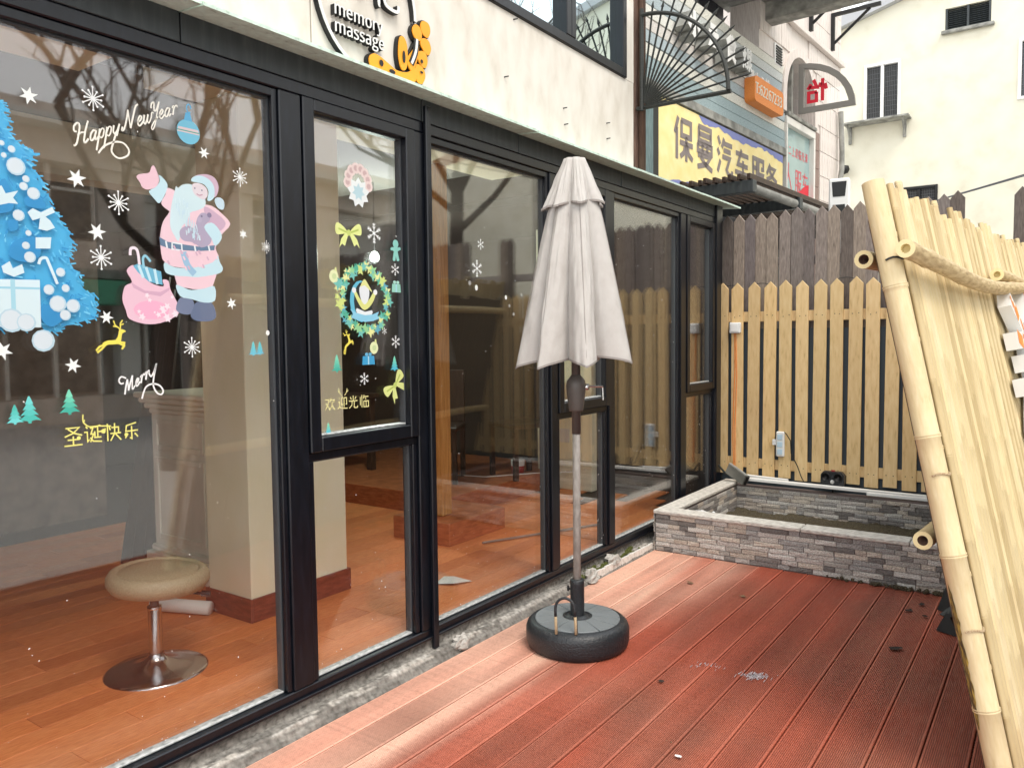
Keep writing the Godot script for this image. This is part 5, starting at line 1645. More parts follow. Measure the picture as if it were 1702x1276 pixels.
func build_parasol() -> void:
	var u := thing("parasol", "closed light grey parasol on a bronze pole in front of the glass", "parasol", Vector3(-1.855, 0, -3.155))
	var nf := 240
	var crease := FastNoiseLite.new()
	crease.seed = 31; crease.frequency = 1.0; crease.fractal_octaves = 3
	for cap in [false, true]:
		var ny := 26 if not cap else 12
		var y_hi := 2.10 if not cap else 2.262
		var y_lo := 1.315 if not cap else 2.035
		var s := S(true)
		var grid := []
		for j in ny + 1:
			var row := []
			for i in nf:
				var f := TAU * i / nf
				var tip := absf(2.0 * fold_u(f) - 1.0)
				var low := y_lo + (0.036 if not cap else 0.016) * (1.0 - pow(tip, 1.5)) + 0.012 * sin(f + 2.2)
				var y := lerpf(y_hi, low, float(j) / ny)
				var r := canopy_r(y, f, cap)
				var jn := float(j) / ny
				r += (crease.get_noise_2d(f * 5.0, y * 2.2) * 0.010 + crease.get_noise_2d(f * 14.0 + 30.0, y * 6.0) * 0.004) * minf(1.0, jn * 3.0) * (1.0 if absf(f - PI) < 2.9 else 0.0)
				row.append(Vector3(cos(f) * r, y, sin(f) * r))
			grid.append(row)
		for j in ny:
			for i in nf:
				var i2 := (i + 1) % nf
				var m: Vector3 = grid[j][i] + grid[j + 1][i2]
				Q(s, grid[j][i], grid[j][i2], grid[j + 1][i2], grid[j + 1][i], Vector3(m.x, 0.12, m.z))
		if cap:
			for i in nf: T(s, Vector3(0, 2.27, 0), grid[0][i], grid[0][(i + 1) % nf], Vector3.UP)
		put(s, M.canvas, "canopy" if not cap else "vent_cap", u)
		# hem: a doubled edge just proud of the cloth
		s = S()
		for i in nf:
			var i2 := (i + 1) % nf
			var o: Vector3 = grid[ny][i]
			var p: Vector3 = grid[ny][i2]
			var n := Vector3(o.x, 0, o.z).normalized() * 0.0016
			var n2 := Vector3(p.x, 0, p.z).normalized() * 0.0016
			var up := Vector3(0, 0.009, 0)
			Q(s, o + n, p + n2, p + n2 + up, o + n + up, o - Vector3(0, o.y, 0))
			Q(s, o + n, p + n2, p - n2, o - n, Vector3.DOWN)
		put(s, M.hem, "hem", u)
		if cap: continue
		# seams down the ribs
		for k in RIBS.size():
			var f: float = RIBS[k]
			var pts := []
			for j in 14:
				var y := lerpf(2.06, 1.33, j / 13.0)
				var r := canopy_r(y, f, false) + 0.0012
				pts.append(Vector3(cos(f) * r, y, sin(f) * r))
			s = S()
			tube(s, pts, [0.0016], 4)
			put(s, M.hem, "seam", u)
		for k in RIBS.size():
			var f: float = RIBS[k]
			s = S()
			tube(s, [Vector3(cos(f) * 0.04, 2.0, sin(f) * 0.04), Vector3(cos(f) * 0.17, 1.36, sin(f) * 0.17)], [0.006], 5)
			put(s, M.bronze, "rib", u)
	var s := S(true)
	tube(s, [Vector3(0, 1.0, 0), Vector3(0, 2.24, 0)], [0.021], 16)
	put(s, M.pole_dark, "upper_pole", u)
	s = S(true)
	tube(s, [Vector3(0, 0.1, 0), Vector3(0, 1.115, 0)], [0.0182], 16)
	put(s, M.pole, "lower_pole", u)
	s = S(true)
	lathe(s, [[0.021, 1.275], [0.026, 1.268], [0.042, 1.248], [0.046, 1.225], [0.044, 1.195], [0.040, 1.16], [0.034, 1.115], [0.031, 1.105], [0.019, 1.104]], 24)
	var hub := put(s, M.bronze, "crank_housing", u)
	# crank: axis towards the camera's right
	var dir := Vector3(0.72, 0, -0.69)
	s = S(true)
	tube(s, [Vector3(0, 1.218, 0) + dir * 0.03, Vector3(0, 1.218, 0) + dir * 0.058 + Vector3(0.01, 0, 0.012)], [0.016, 0.015], 14)
	put(s, M.chrome, "crank_boss", hub)
	s = S()
	tube(s, [Vector3(0, 1.22, 0) + dir * 0.055, Vector3(0, 1.217, 0) + dir * 0.128], [0.0055], 8)
	tube(s, [Vector3(0, 1.219, 0) + dir * 0.128, Vector3(0, 1.155, 0) + dir * 0.131], [0.0045], 8)
	put(s, M.chrome, "crank_handle", hub)
	s = S(true)
	lathe(s, [[0.0185, 0.312], [0.030, 0.312], [0.034, 0.307], [0.034, 0.285], [0.033, 0.28], [0.033, 0.13]], 24)
	put(s, M.black_plastic, "collar", u)
	s = S()
	tube(s, [Vector3(-0.03, 0.255, -0.005), Vector3(-0.058, 0.255, -0.01)], [0.006, 0.006], 8)
	tube(s, [Vector3(-0.056, 0.268, -0.01), Vector3(-0.056, 0.242, -0.01)], [0.005, 0.005], 6)
	put(s, M.black_plastic, "clamp_screw", u)
	# weighted base with its ring of filled segments
	var base := Node3D.new()
	base.name = "base"
	u.add_child(base)
	s = S(true)
	lathe(s, [[0.222, 0.0], [0.236, 0.012], [0.243, 0.035], [0.243, 0.088], [0.236, 0.108], [0.222, 0.121], [0.205, 0.127], [0.06, 0.134], [0.05, 0.136], [0.046, 0.142], [0.0335, 0.143]], 64)
	put(s, M.black_plastic, "drum", base)
	for k in 12:
		var pan := PackedVector2Array()
		var f0 := TAU * k / 12 + 0.018
		var f1 := TAU * (k + 1) / 12 - 0.018
		s = S()
		for i in 6:
			var a0 := lerpf(f0, f1, i / 6.0)
			var a1 := lerpf(f0, f1, (i + 1) / 6.0)
			var c0 := Vector3(cos(a0), 0, sin(a0))
			var c1 := Vector3(cos(a1), 0, sin(a1))
			Q(s, c0 * 0.07 + Vector3(0, 0.1365, 0), c1 * 0.07 + Vector3(0, 0.1365, 0), c1 * 0.198 + Vector3(0, 0.1305, 0), c0 * 0.198 + Vector3(0, 0.1305, 0), Vector3.UP)
			Q(s, c0 * 0.198 + Vector3(0, 0.1305, 0), c1 * 0.198 + Vector3(0, 0.1305, 0), c1 * 0.203 + Vector3(0, 0.122, 0), c0 * 0.203 + Vector3(0, 0.122, 0), c0)
		for e in [[f0, -1.0], [f1, 1.0]]:
			var c := Vector3(cos(e[0]), 0, sin(e[0]))
			var n = Vector3(-sin(e[0]), 0.3, cos(e[0])) * e[1]
			var off: Vector3 = Vector3(-sin(e[0]), 0, cos(e[0])) * e[1] * 0.003
			Q(s, c * 0.07 + Vector3(0, 0.1365, 0), c * 0.198 + Vector3(0, 0.1305, 0), c * 0.198 + off + Vector3(0, 0.122, 0), c * 0.07 + off + Vector3(0, 0.13, 0), n)
		put(s, M.grit, "segment", base)
	# carrying loop with rusted feet
	var p0 := Vector3(0.055, 0.128, 0.205) + Vector3(-0.02, 0, 0.025)
	var p1 := Vector3(0.105, 0.131, 0.162)
	p0 = Vector3(0.022, 0.122, 0.224)
	p1 = Vector3(0.104, 0.126, 0.19)
	s = S(true)
	var up := Vector3(-0.012, 0.1, -0.012)
	var loop := []
	for i in 13:
		var f := PI * i / 12.0
		loop.append((p0 + p1) * 0.5 + up * (0.62 + 0.75 * sin(f) * 0.4) * 1.7 + (p0 - p1) * 0.5 * cos(f))
	tube(s, [p0 + up * 0.75] + loop + [p1 + up * 0.75], [0.0065], 8)
	put(s, M.black_plastic, "carry_loop", base)
	for e in [p0, p1]:
		s = S(true)
		tube(s, [e, e + up * 0.76], [0.0066], 8)
		put(s, M.rust, "rusted_leg", base)

# ---------------------------------------------------------------- round logo on the cream wall
const FRONT := Basis(Vector3(0, 0, -1), Vector3(0, 1, 0), Vector3(1, 0, 0))

func text_mesh(t: String, width: float, depth: float, m: Material) -> TextMesh:
	var tm := TextMesh.new()
	var font := SystemFont.new()
	font.font_names = PackedStringArray(["Droid Sans"])
	tm.text = t
	tm.font = font
	tm.font_size = 64
	tm.pixel_size = 0.001
	tm.horizontal_alignment = HORIZONTAL_ALIGNMENT_LEFT
	tm.vertical_alignment = VERTICAL_ALIGNMENT_BOTTOM
	tm.depth = 0.001
	tm.pixel_size = 0.001 * width / maxf(0.01, tm.get_aabb().size.x)
	tm.depth = depth
	tm.material = m
	return tm

func build_logo() -> void:
	var o := thing("round_wall_sign", "round raised sign with white faced letters and orange blossom on the cream wall", "sign", Vector3(-2.328, 2.80, -2.315), FRONT)
	var s := S(true)
	var ring := closed_curve(disc(Vector2.ZERO, 0.272, 24, 0.290), 2)
	s = S()
	for e in [[0.0, 0.022, M.black, 0.0085], [0.0223, 0.025, M.white, 0.0065]]:
		s = S()
		for i in ring.size():
			var a := ring[i]
			var b := ring[(i + 1) % ring.size()]
			if a.x > 0.0 and a.y < -0.015: continue
			var na = a.normalized() * e[3]
			var nb = b.normalized() * e[3]
			var z0: float = e[0]
			var z1: float = e[1]
			Q(s, Vector3(a.x - na.x, a.y - na.y, z1), Vector3(b.x - nb.x, b.y - nb.y, z1), Vector3(b.x + nb.x, b.y + nb.y, z1), Vector3(a.x + na.x, a.y + na.y, z1), Vector3(0, 0, 1))
			Q(s, Vector3(a.x + na.x, a.y + na.y, z0), Vector3(b.x + nb.x, b.y + nb.y, z0), Vector3(b.x + nb.x, b.y + nb.y, z1), Vector3(a.x + na.x, a.y + na.y, z1), Vector3(a.x, a.y, 0))
			Q(s, Vector3(a.x - na.x, a.y - na.y, z0), Vector3(b.x - nb.x, b.y - nb.y, z0), Vector3(b.x - nb.x, b.y - nb.y, z1), Vector3(a.x - na.x, a.y - na.y, z1), Vector3(-a.x, -a.y, 0))
		put(s, e[2], "ring", o)
	for e in [["memory", -0.185, -0.113, 0.258], ["massage", -0.185, -0.178, 0.264]]:
		for k in 2:
			var tm := text_mesh(e[0], e[3], 0.022 if k == 0 else 0.003, M.black if k == 0 else M.white)
			var drop: float = tm.get_aabb().position.y
			var low := 0.0155
			var y: float = e[2] - drop - low * (1.0 if e[0] == "memory" else 1.0)
			inst(tm, "lettering", o, Transform3D(Basis(), Vector3(e[1] - tm.get_aabb().position.x, y, 0.012 if k == 0 else 0.0248)))
	for k in 2:
		s = S()
		for p in [[0.052, 0.07, 0.055, 0.005, 0.062, -0.002], [0.085, 0.06, 0.088, 0.022, 0.11, 0.006, 0.162, 0.004, 0.170, 0.03], [0.0, 0.09, 0.03, 0.08, 0.12, 0.09], [0.02, 0.2, 0.0, 0.09, -0.05, 0.03], [0.13, 0.2, 0.13, 0.13]]:
			stroke(s, curve(P(p), 4), 0.017 if k == 0 else 0.013, 0.0 if k == 0 else 0.0225, 0.022 if k == 0 else 0.025)
		put(s, M.black if k == 0 else M.white, "character", o)
	# blossom branch
	var petals := [
		[0.318, 0.018, 0.356, 0.018, 0.368, -0.012, 0.35, -0.044, 0.318, -0.036, 0.305, -0.01], [0.268, -0.012, 0.296, -0.014, 0.312, -0.042, 0.30, -0.072, 0.27, -0.072, 0.252, -0.042],
		[0.316, -0.056, 0.352, -0.054, 0.37, -0.086, 0.352, -0.118, 0.318, -0.104, 0.30, -0.08], [0.296, -0.116, 0.33, -0.112, 0.345, -0.146, 0.33, -0.178, 0.298, -0.172, 0.28, -0.14], [0.276, -0.176, 0.312, -0.182, 0.328, -0.214, 0.306, -0.252, 0.272, -0.246, 0.262, -0.208],
		[0.17, -0.10, 0.19, -0.086, 0.212, -0.11, 0.216, -0.17, 0.205, -0.216, 0.178, -0.222, 0.162, -0.17], [-0.01, -0.232, 0.012, -0.206, 0.05, -0.206, 0.10, -0.222, 0.15, -0.236, 0.215, -0.226, 0.262, -0.196, 0.27, -0.235, 0.24, -0.272, 0.18, -0.278, 0.08, -0.29, 0.01, -0.276],
		[0.212, -0.175, 0.25, -0.125, 0.275, -0.085, 0.288, -0.09, 0.282, -0.14, 0.262, -0.19, 0.236, -0.215]]
	for k in 2:
		s = S()
		var i := 0
		for e in petals:
			var pp := closed_curve(P(e), 4)
			if k == 0:
				var grown := Geometry2D.offset_polygon(pp, 0.0045)
				if grown.size() > 0: pp = grown[0]
			prism(s, pp, 0.0 if k == 0 else 0.020 + i * 0.0004, 0.018 + i * 0.0004 if k == 0 else 0.025 + i * 0.0005)
			i += 1
		put(s, M.black if k == 0 else M.orange, "blossom", o)
	s = S()
	for e in [[0.19, -0.17, 0.009, 0.026], [0.055, -0.232, 0.012, 0.013], [0.118, -0.25, 0.018, 0.009], [0.302, -0.158, 0.008, 0.008], [0.30, -0.205, 0.01, 0.005]]:
		prism(s, disc(Vector2(e[0], e[1]), e[2], 12, e[3]), 0.0305, 0.031)
	put(s, M.black, "petal_gap", o)
	for k in 2:
		s = S()
		stroke(s, curve(P([0.272, -0.075, 0.262, -0.13, 0.235, -0.185]), 4), 0.03 if k == 0 else 0.012, 0.028, 0.032 if k == 0 else 0.034)
		put(s, M.black if k == 0 else M.white, "stem", o)

# ---------------------------------------------------------------- small things
func build_small_things() -> void:
	# switch box on the second picket
	var sw := thing("switch_box", "white square switch box fixed to the second yellow picket", "switch", Vector3(-2.19, 1.51, -6.29))
	boxmesh(-0.045, 0.045, -0.043, 0.043, 0.0, 0.035, M.white_plastic, "casing", sw, 0.006)
	boxmesh(-0.03, 0.03, -0.03, 0.03, 0.0352, 0.04, M.white, "rocker", sw, 0.002)
	var s := S()
	tube(s, [Vector3(-2.20, 1.47, -6.287), Vector3(-2.195, 1.2, -6.285), Vector3(-2.205, 0.9, -6.286), Vector3(-2.21, 0.6, -6.286), Vector3(-2.2, 0.38, -6.283)], [0.004], 5)
	tube(s, [Vector3(-2.19, 1.47, -6.287), Vector3(-2.18, 1.1, -6.286), Vector3(-2.192, 0.7, -6.285), Vector3(-2.19, 0.38, -6.283)], [0.0035], 5)
	tag(put(s, M.sign_orange, "orange_flex", self), "pair of orange flexes hanging from the white switch box", "cable")
	# power strip with leads
	var ps := thing("power_strip", "white three socket power strip hanging on the fence above the planter", "power strip", Vector3(-1.822, 0.487, -6.29))
	boxmesh(-0.032, 0.032, 0.0, 0.20, 0.0, 0.03, M.white_plastic, "casing", ps, 0.008)
	for i in 3: boxmesh(-0.02, 0.02, 0.02 + i * 0.058, 0.062 + i * 0.058, 0.0302, 0.033, M.blue_plastic, "socket", ps, 0.003)
	boxmesh(-0.062, -0.033, 0.09, 0.135, 0.005, 0.025, M.white_plastic, "plug", ps, 0.003)
	s = S()
	tube(s, [Vector3(-1.80, 0.685, -6.285), Vector3(-1.775, 0.67, -6.27), Vector3(-1.745, 0.62, -6.276), Vector3(-1.74, 0.52, -6.28), Vector3(-1.69, 0.42, -6.28), Vector3(-1.66, 0.34, -6.278), Vector3(-1.60, 0.285, -6.2)], [0.004], 5)
	tag(put(s, M.black, "black_lead", self), "thin black lead running from the power strip down to the planter edge", "cable")
	# animal repeller
	var rp := thing("black_repeller", "black plastic box with two round lenses on a spike before the fence", "device", Vector3(-1.415, 0.30, -6.235))
	s = S()
	prism(s, P([-0.075, 0.0, 0.075, 0.0, 0.085, 0.02, 0.085, 0.085, 0.065, 0.11, -0.065, 0.11, -0.085, 0.085, -0.085, 0.02]), -0.03, 0.02)
	put(s, M.black_plastic, "casing", rp)
	for i in 2:
		s = S(true)
		lathe(s, [[0.0, 0.006], [0.016, 0.012], [0.026, 0.022], [0.03, 0.03], [0.032, 0.022], [0.032, 0.0]], 18)
		put(s, M.black, "speaker", rp, Transform3D(Basis(Vector3.RIGHT, PI / 2), Vector3(-0.045 + i * 0.09, 0.072, 0.015)))
	s = S(true)
	lathe(s, [[0.015, 0.0], [0.013, 0.008], [0.0, 0.013]], 14)
	put(s, M.white, "sensor", rp, Transform3D(Basis(Vector3.RIGHT, PI / 2), Vector3(0.0, 0.034, 0.02)))
	boxmesh(-0.012, 0.012, 0.111, 0.12, -0.02, 0.0, M.red_plastic, "button", rp)
	boxmesh(-0.006, 0.006, -0.08, -0.001, -0.012, 0.0, M.black, "spike", rp)
	# white battens lying on the planter's back edge
	for e in [[Vector3(-2.14, 0.306, -6.16), Vector3(-0.45, 0.284, -6.225), 0.018, "long white batten lying along the planter's back edge"], [Vector3(-1.15, 0.292, -6.10), Vector3(-0.42, 0.281, -6.15), 0.014, "shorter white batten lying crooked near the right end of the planter"], [Vector3(-2.12, 0.318, -6.235), Vector3(-1.75, 0.306, -6.245), 0.012, "short white batten end behind the tilted grey lamp"]]:
		var d: Vector3 = e[1] - e[0]
		s = S()
		box(s, Vector3.ZERO, Vector3(d.length(), 0.024, e[2] * 2.0), Basis(), 0.003)
		tag(put(s, M.white, "white_batten", self, Transform3D(Basis(Quaternion(Vector3.RIGHT, d.normalized())), (e[0] + e[1]) * 0.5)), e[3], "batten", "white battens on the planter edge")
	# grey flat lamp tipped over at the corner
	var fl := thing("tipped_flood_lamp", "grey flat flood lamp tipped over on the corner of the planter", "lamp", Vector3(-2.125, 0.345, -6.13), Basis(Vector3.BACK, -0.55) * Basis(Vector3.RIGHT, 0.5))
	boxmesh(-0.085, 0.085, -0.06, 0.06, -0.012, 0.012, M.slab, "housing", fl, 0.006)
	boxmesh(0.0855, 0.105, -0.05, 0.05, -0.016, 0.006, M.black, "fin", fl, 0.003)
	s = S()
	tube(s, [Vector3(-0.02, -0.068, -0.01), Vector3(-0.1, -0.09, -0.02), Vector3(-0.17, -0.06, -0.02)], [0.009], 6)
	put(s, M.iron, "bracket", fl)
	# small white tiles along the deck edge, mossy gap, cement lump
	var ts := thing("tile_strip", "strip of small white tiles set along the deck edge up to the planter", "tiles", Vector3(-2.262, 0.0, 0))
	for i in 15:
		boxmesh(-0.012 + rng.randf_range(-0.001, 0.001), 0.0, -0.02, 0.046 + rng.randf_range(-0.003, 0.003), -4.865 + i * 0.052, -4.815 + i * 0.052, M.whitetile, "tile", ts, 0.002)
	s = S()
	var fn := FastNoiseLite.new()
	fn.seed = 55; fn.frequency = 7.0; fn.fractal_octaves = 4
	for i in 60:
		for j in 8:
			var v := []
			for q in [[0, 0], [1, 0], [1, 1], [0, 1]]:
				var z = -3.92 - (i + q[0]) * 0.0135
				var x: float = -2.335 + (j + q[1]) * 0.0078
				v.append(Vector3(x, 0.042 + fn.get_noise_2d(x * 3.0, z) * 0.03, z))
			Q(s, v[0], v[1], v[2], v[3], Vector3.UP)
	tag(put(s, M.moss, "moss", self), "green brown moss growing between the white tiles and the sill", "moss", "", "stuff")
	for e in [[Vector3(-2.262, 0.03, -4.02), 0.055, "largest cracked cement lump at the end of the white tile strip"], [Vector3(-2.275, 0.028, -3.86), 0.04, "middle cement lump on the plinth behind the parasol pole"], [Vector3(-2.28, 0.03, -2.80), 0.042, "cracked cement lump beside the foot of the joint cover"], [Vector3(-2.285, 0.052, -4.32), 0.05, "pale cement ridge smeared under the sill near the planter"]]:
		s = S()
		var ph: float = e[1] * 100.0
		for i in 12:
			for j in 8:
				var v := []
				for q in [[0, 0], [1, 0], [1, 1], [0, 1]]:
					var th: float = TAU * ((i + q[0]) % 12) / 12.0
					var f: float = PI * (j + q[1]) / 8.0
					var dd := Vector3(sin(f) * cos(th), cos(f), sin(f) * sin(th))
					var r: float = e[1] * (1.0 + 0.9 * fn.get_noise_3d(dd.x * 0.2 + ph, dd.y * 0.2, dd.z * 0.2))
					v.append(Vector3(dd.x * r * 0.8, dd.y * r * 0.75, dd.z * r * (1.4 if e[1] < 0.05 else 1.0)))
				Q(s, v[0], v[1], v[2], v[3], v[0] + v[2])
		tag(put(s, M.concrete, "cement_lump", self, Transform3D(Basis(), e[0])), e[2], "cement lump", "cement lumps on the plinth")
	# dead leaves and scraps on the deck
	var spots := [[-0.606, -3.898, 0.03, 0, "dark curled leaf lying alone on the deck below the bamboo screen's foot"], [-0.629, -4.485, 0.02, 0, "dark leaf scrap close to the planter's right end"], [-0.592, -4.62, 0.018, 0, "thin dark leaf sliver next to the planter's foot"], [-0.55, -4.43, 0.014, 0, "tiny dark leaf crumb amid the scraps by the screen"], [-1.763, -4.299, 0.02, 1, "tan dead leaf on the deck before the planter's left half"], [-1.424, -4.227, 0.018, 1, "pale scrap of leaf on the middle of the deck"], [-1.348, -2.985, 0.013, 0, "small dark leaf on the deck right of the parasol base"], [-1.055, -2.469, 0.012, 2, "small white chip at the very front of the deck"]]
	for e in spots:
		s = S()
		var pts := []
		for i in 7:
			var f := TAU * i / 7.0
			var r: float = e[2] * rng.randf_range(0.5, 1.1)
			pts.append(Vector3(cos(f) * r * 1.3, 0.004 + rng.randf() * 0.35 * r, sin(f) * r))
		for i in 7: T(s, Vector3(0, 0.003, 0), pts[i], pts[(i + 1) % 7], Vector3.UP)
		tag(put(s, [M.leaf, M.leaf2, M.white][e[3]], "dead_leaf" if e[3] < 2 else "white_chip", self, Transform3D(Basis(Vector3.UP, e[0] * 9.0), Vector3(e[0], 0.002, e[1]))), e[4], "leaf" if e[3] < 2 else "chip", "scraps on the deck" if e[3] < 2 else "")
	# scuffed pale paint on the deck
	s = S()
	for i in 150:
		var gx := -1.05 + rng.randf_range(-1.0, 1.0) * rng.randf() * 0.085
		var gz := -3.26 + rng.randf_range(-1.0, 1.0) * rng.randf() * 0.05 - (gx + 1.05) * 0.25
		if rng.randf() < 0.15: gx -= 0.19
		box(s, Vector3(gx, 0.0018, gz), Vector3(rng.randf_range(0.0012, 0.0028), 0.0006, rng.randf_range(0.006, 0.034)), Basis(Vector3.UP, rng.randf_range(-0.05, 0.05)))
	tag(put(s, M.scuff, "paint_scuffs", self), "pale scuffs of paint worn on the deck boards", "paint marks", "", "stuff")
	# torn black rubber at the foot of the screen
	s = S()
	for i in 7:
		var x := -0.42 + rng.randf_range(-0.05, 0.06)
		var z := -4.45 + rng.randf_range(-0.18, 0.2)
		var h := rng.randf_range(0.05, 0.13)
		T(s, Vector3(x - 0.05, 0.004, z), Vector3(x + 0.06, 0.004, z + 0.05), Vector3(x + rng.randf_range(-0.02, 0.06), h, z - 0.03), Vector3(-1, 0.4, 0.4))
		T(s, Vector3(x - 0.05, 0.004, z), Vector3(x + 0.02, 0.004, z - 0.09), Vector3(x + 0.03, h, z - 0.03), Vector3(-1, 0.4, -0.4))
	tag(put(s, M.black, "torn_black_sheet", self), "torn black plastic bunched on the deck at the foot of the bamboo screen", "plastic sheet")
	# grit and crumbs lying in and between the boards
	var gm := MultiMesh.new()
	gm.transform_format = MultiMesh.TRANSFORM_3D
	s = S()
	box(s, Vector3.ZERO, Vector3(1.0, 0.4, 0.7), Basis(), 0.2)
	gm.mesh = done(s, M.leaf2)
	gm.instance_count = 420
	for i in 420:
		var gx := -2.24 + 2.1 * rng.randf()
		if rng.randf() < 0.5: gx = -2.25 + 0.1447 * (1 + rng.randi() % 14) + rng.randf_range(-0.008, 0.006)
		var r := rng.randf_range(0.0012, 0.0042) * (1.0 if rng.randf() < 0.9 else 2.0)
		gm.set_instance_transform(i, Transform3D(Basis(Vector3.UP, rng.randf() * 6.0) * Basis().scaled(Vector3(r, r, r)), Vector3(gx, 0.001, -1.4 - 3.4 * rng.randf())))
	var gi := MultiMeshInstance3D.new()
	gi.multimesh = gm
	top(gi, "deck_grit")
	tag(gi, "fine grit and plant crumbs scattered over the deck boards", "grit", "", "stuff")
	# white specks of dried dirt on the glass
	var mm := MultiMesh.new()
	mm.transform_format = MultiMesh.TRANSFORM_3D
	s = S()
	prism(s, disc(Vector2.ZERO, 1.0, 6), 0.0, 0.0)
	mm.mesh = done(s, M.white)
	mm.instance_count = 520
	for i in 520:
		var z := -0.3 - 5.8 * pow(rng.randf(), 0.9)
		var y := 0.15 + 2.0 * pow(rng.randf(), 2.2)
		var r := rng.randf_range(0.0005, 0.0016) * (1.0 + 0.5 * absf(z) / 3.0)
		var inz := (z < -1.98 and z > -2.6) or (z < -3.77 and z > -4.38)
		mm.set_instance_transform(i, Transform3D(FRONT * Basis(Vector3.BACK, rng.randf() * 3.0) * Basis().scaled(Vector3(r, r * rng.randf_range(1.0, 2.2), r)), Vector3(-2.3712 if not inz else -2.3612, y, z)))
	var mi := MultiMeshInstance3D.new()
	mi.multimesh = mm
	top(mi, "glass_specks")
	tag(mi, "white specks of dried dirt over the shop glass", "specks", "", "stuff")

# ---------------------------------------------------------------- stickers on the glass
var layer := 0
func poly(s: SurfaceTool, c: Color, p: PackedVector2Array) -> void:
	s.set_color(c.srgb_to_linear())
	layer += 1
	prism(s, p, 0.000014 * layer, 0.000014 * layer)

func line(s: SurfaceTool, c: Color, p: PackedVector2Array, w: float) -> void:
	s.set_color(c.srgb_to_linear())
	layer += 1
	stroke(s, p, w, 0.000014 * layer, 0.000014 * layer)

func sticker(s: SurfaceTool, called: String, label: String, category: String, at: Vector2, group := "", x := -2.3706) -> void:
	layer = 0
	tag(put(s, M.sticker, called, self, Transform3D(FRONT, Vector3(x, at.y, -at.x))), label, category, group)

func flake(s: SurfaceTool, r: float, kind: int) -> void:
	var c := lin(238, 242, 242)
	var n := 12 if kind == 0 else 6
	for k in n:
		var a := TAU * k / n
		var d := Vector2(sin(a), cos(a))
		var e := r if k % 2 == 0 or kind == 1 else r * 0.72
		line(s, c, PackedVector2Array([d * r * 0.12, d * e]), r * 0.09)
		if kind == 0:
			poly(s, c, disc(d * e, r * 0.1, 8))
		else:
			for f in [0.45, 0.72]:
				for sg in [-0.7, 0.7]:
					line(s, c, PackedVector2Array([d * r * f, d * r * f + d.rotated(sg) * r * 0.28]), r * 0.08)
	poly(s, c, disc(Vector2.ZERO, r * 0.17, 8))

func small_tree(s: SurfaceTool, h: float, c: Color, c2: Color, off := Vector2.ZERO) -> void:
	for k in 4:
		var y0 := h * (0.08 + 0.2 * k)
		var w := h * (0.40 - 0.085 * k)
		poly(s, c.lerp(c2, k / 3.0), PackedVector2Array([off + Vector2(-w, y0), off + Vector2(-w * 0.5, y0 + h * 0.03), off + Vector2(0, y0 - h * 0.02), off + Vector2(w * 0.5, y0 + h * 0.03), off + Vector2(w, y0), off + Vector2(w * 0.15, y0 + h * 0.3), off + Vector2(-w * 0.15, y0 + h * 0.3)]))
	poly(s, c, PackedVector2Array([off + Vector2(-h * 0.06, 0), off + Vector2(h * 0.06, 0), off + Vector2(h * 0.05, h * 0.1), off + Vector2(-h * 0.05, h * 0.1)]))

func bow(s: SurfaceTool, k: float, turn: float) -> void:
	var c := lin(222, 232, 150)
	var d := lin(176, 196, 96)
	for sg in [-1.0, 1.0]:
		var tail := PackedVector2Array()
		for e in [[0.05, -0.1], [0.35, -0.75], [0.55, -0.62], [0.78, -0.85], [0.6, -0.35], [0.2, 0.05]]: tail.append(Vector2(e[0] * sg, e[1]).rotated(turn) * k)
		poly(s, c, tail)
		var loop := PackedVector2Array()
		for e in [[0.08, 0.0], [0.35, 0.3], [0.75, 0.52], [0.95, 0.4], [0.98, 0.05], [0.85, -0.12], [0.4, -0.08]]: loop.append(Vector2(e[0] * sg, e[1]).rotated(turn) * k)
		poly(s, c, closed_curve(loop, 3))
		line(s, d, PackedVector2Array([Vector2(0.15 * sg, 0.02).rotated(turn) * k, Vector2(0.75 * sg, 0.2).rotated(turn) * k]), k * 0.1)
	poly(s, d.lerp(c, 0.4), disc(Vector2.ZERO, k * 0.15, 10, k * 0.18))

func deer(s: SurfaceTool, k: float, turn: float) -> void:
	var c := lin(240, 226, 96)
	var q := func(a: Array) -> PackedVector2Array:
		var o := P(a, k)
		for i in o.size(): o[i] = o[i].rotated(turn)
		return o
	poly(s, c, closed_curve(q.call([-0.7, 0.1, -0.3, 0.22, 0.2, 0.18, 0.45, 0.5, 0.6, 0.85, 0.95, 0.7, 0.98, 0.6, 0.72, 0.52, 0.55, 0.05, 0.3, -0.12, -0.3, -0.05, -0.62, -0.1]), 2))
	for l in [[-0.6, 0.0, -0.95, -0.1, -1.2, -0.32], [-0.5, -0.02, -0.8, -0.25, -1.15, -0.45], [0.4, 0.0, 0.75, -0.1, 0.62, -0.4], [0.35, -0.05, 0.7, -0.3, 0.5, -0.5], [0.62, 0.85, 0.35, 1.15, 0.3, 1.45], [0.66, 0.85, 0.72, 1.2, 0.92, 1.4], [0.5, 1.0, 0.2, 1.1], [0.72, 1.1, 0.95, 1.15]]:
		line(s, c, q.call(l), k * (0.13 if l[1] < 0.2 else 0.08))

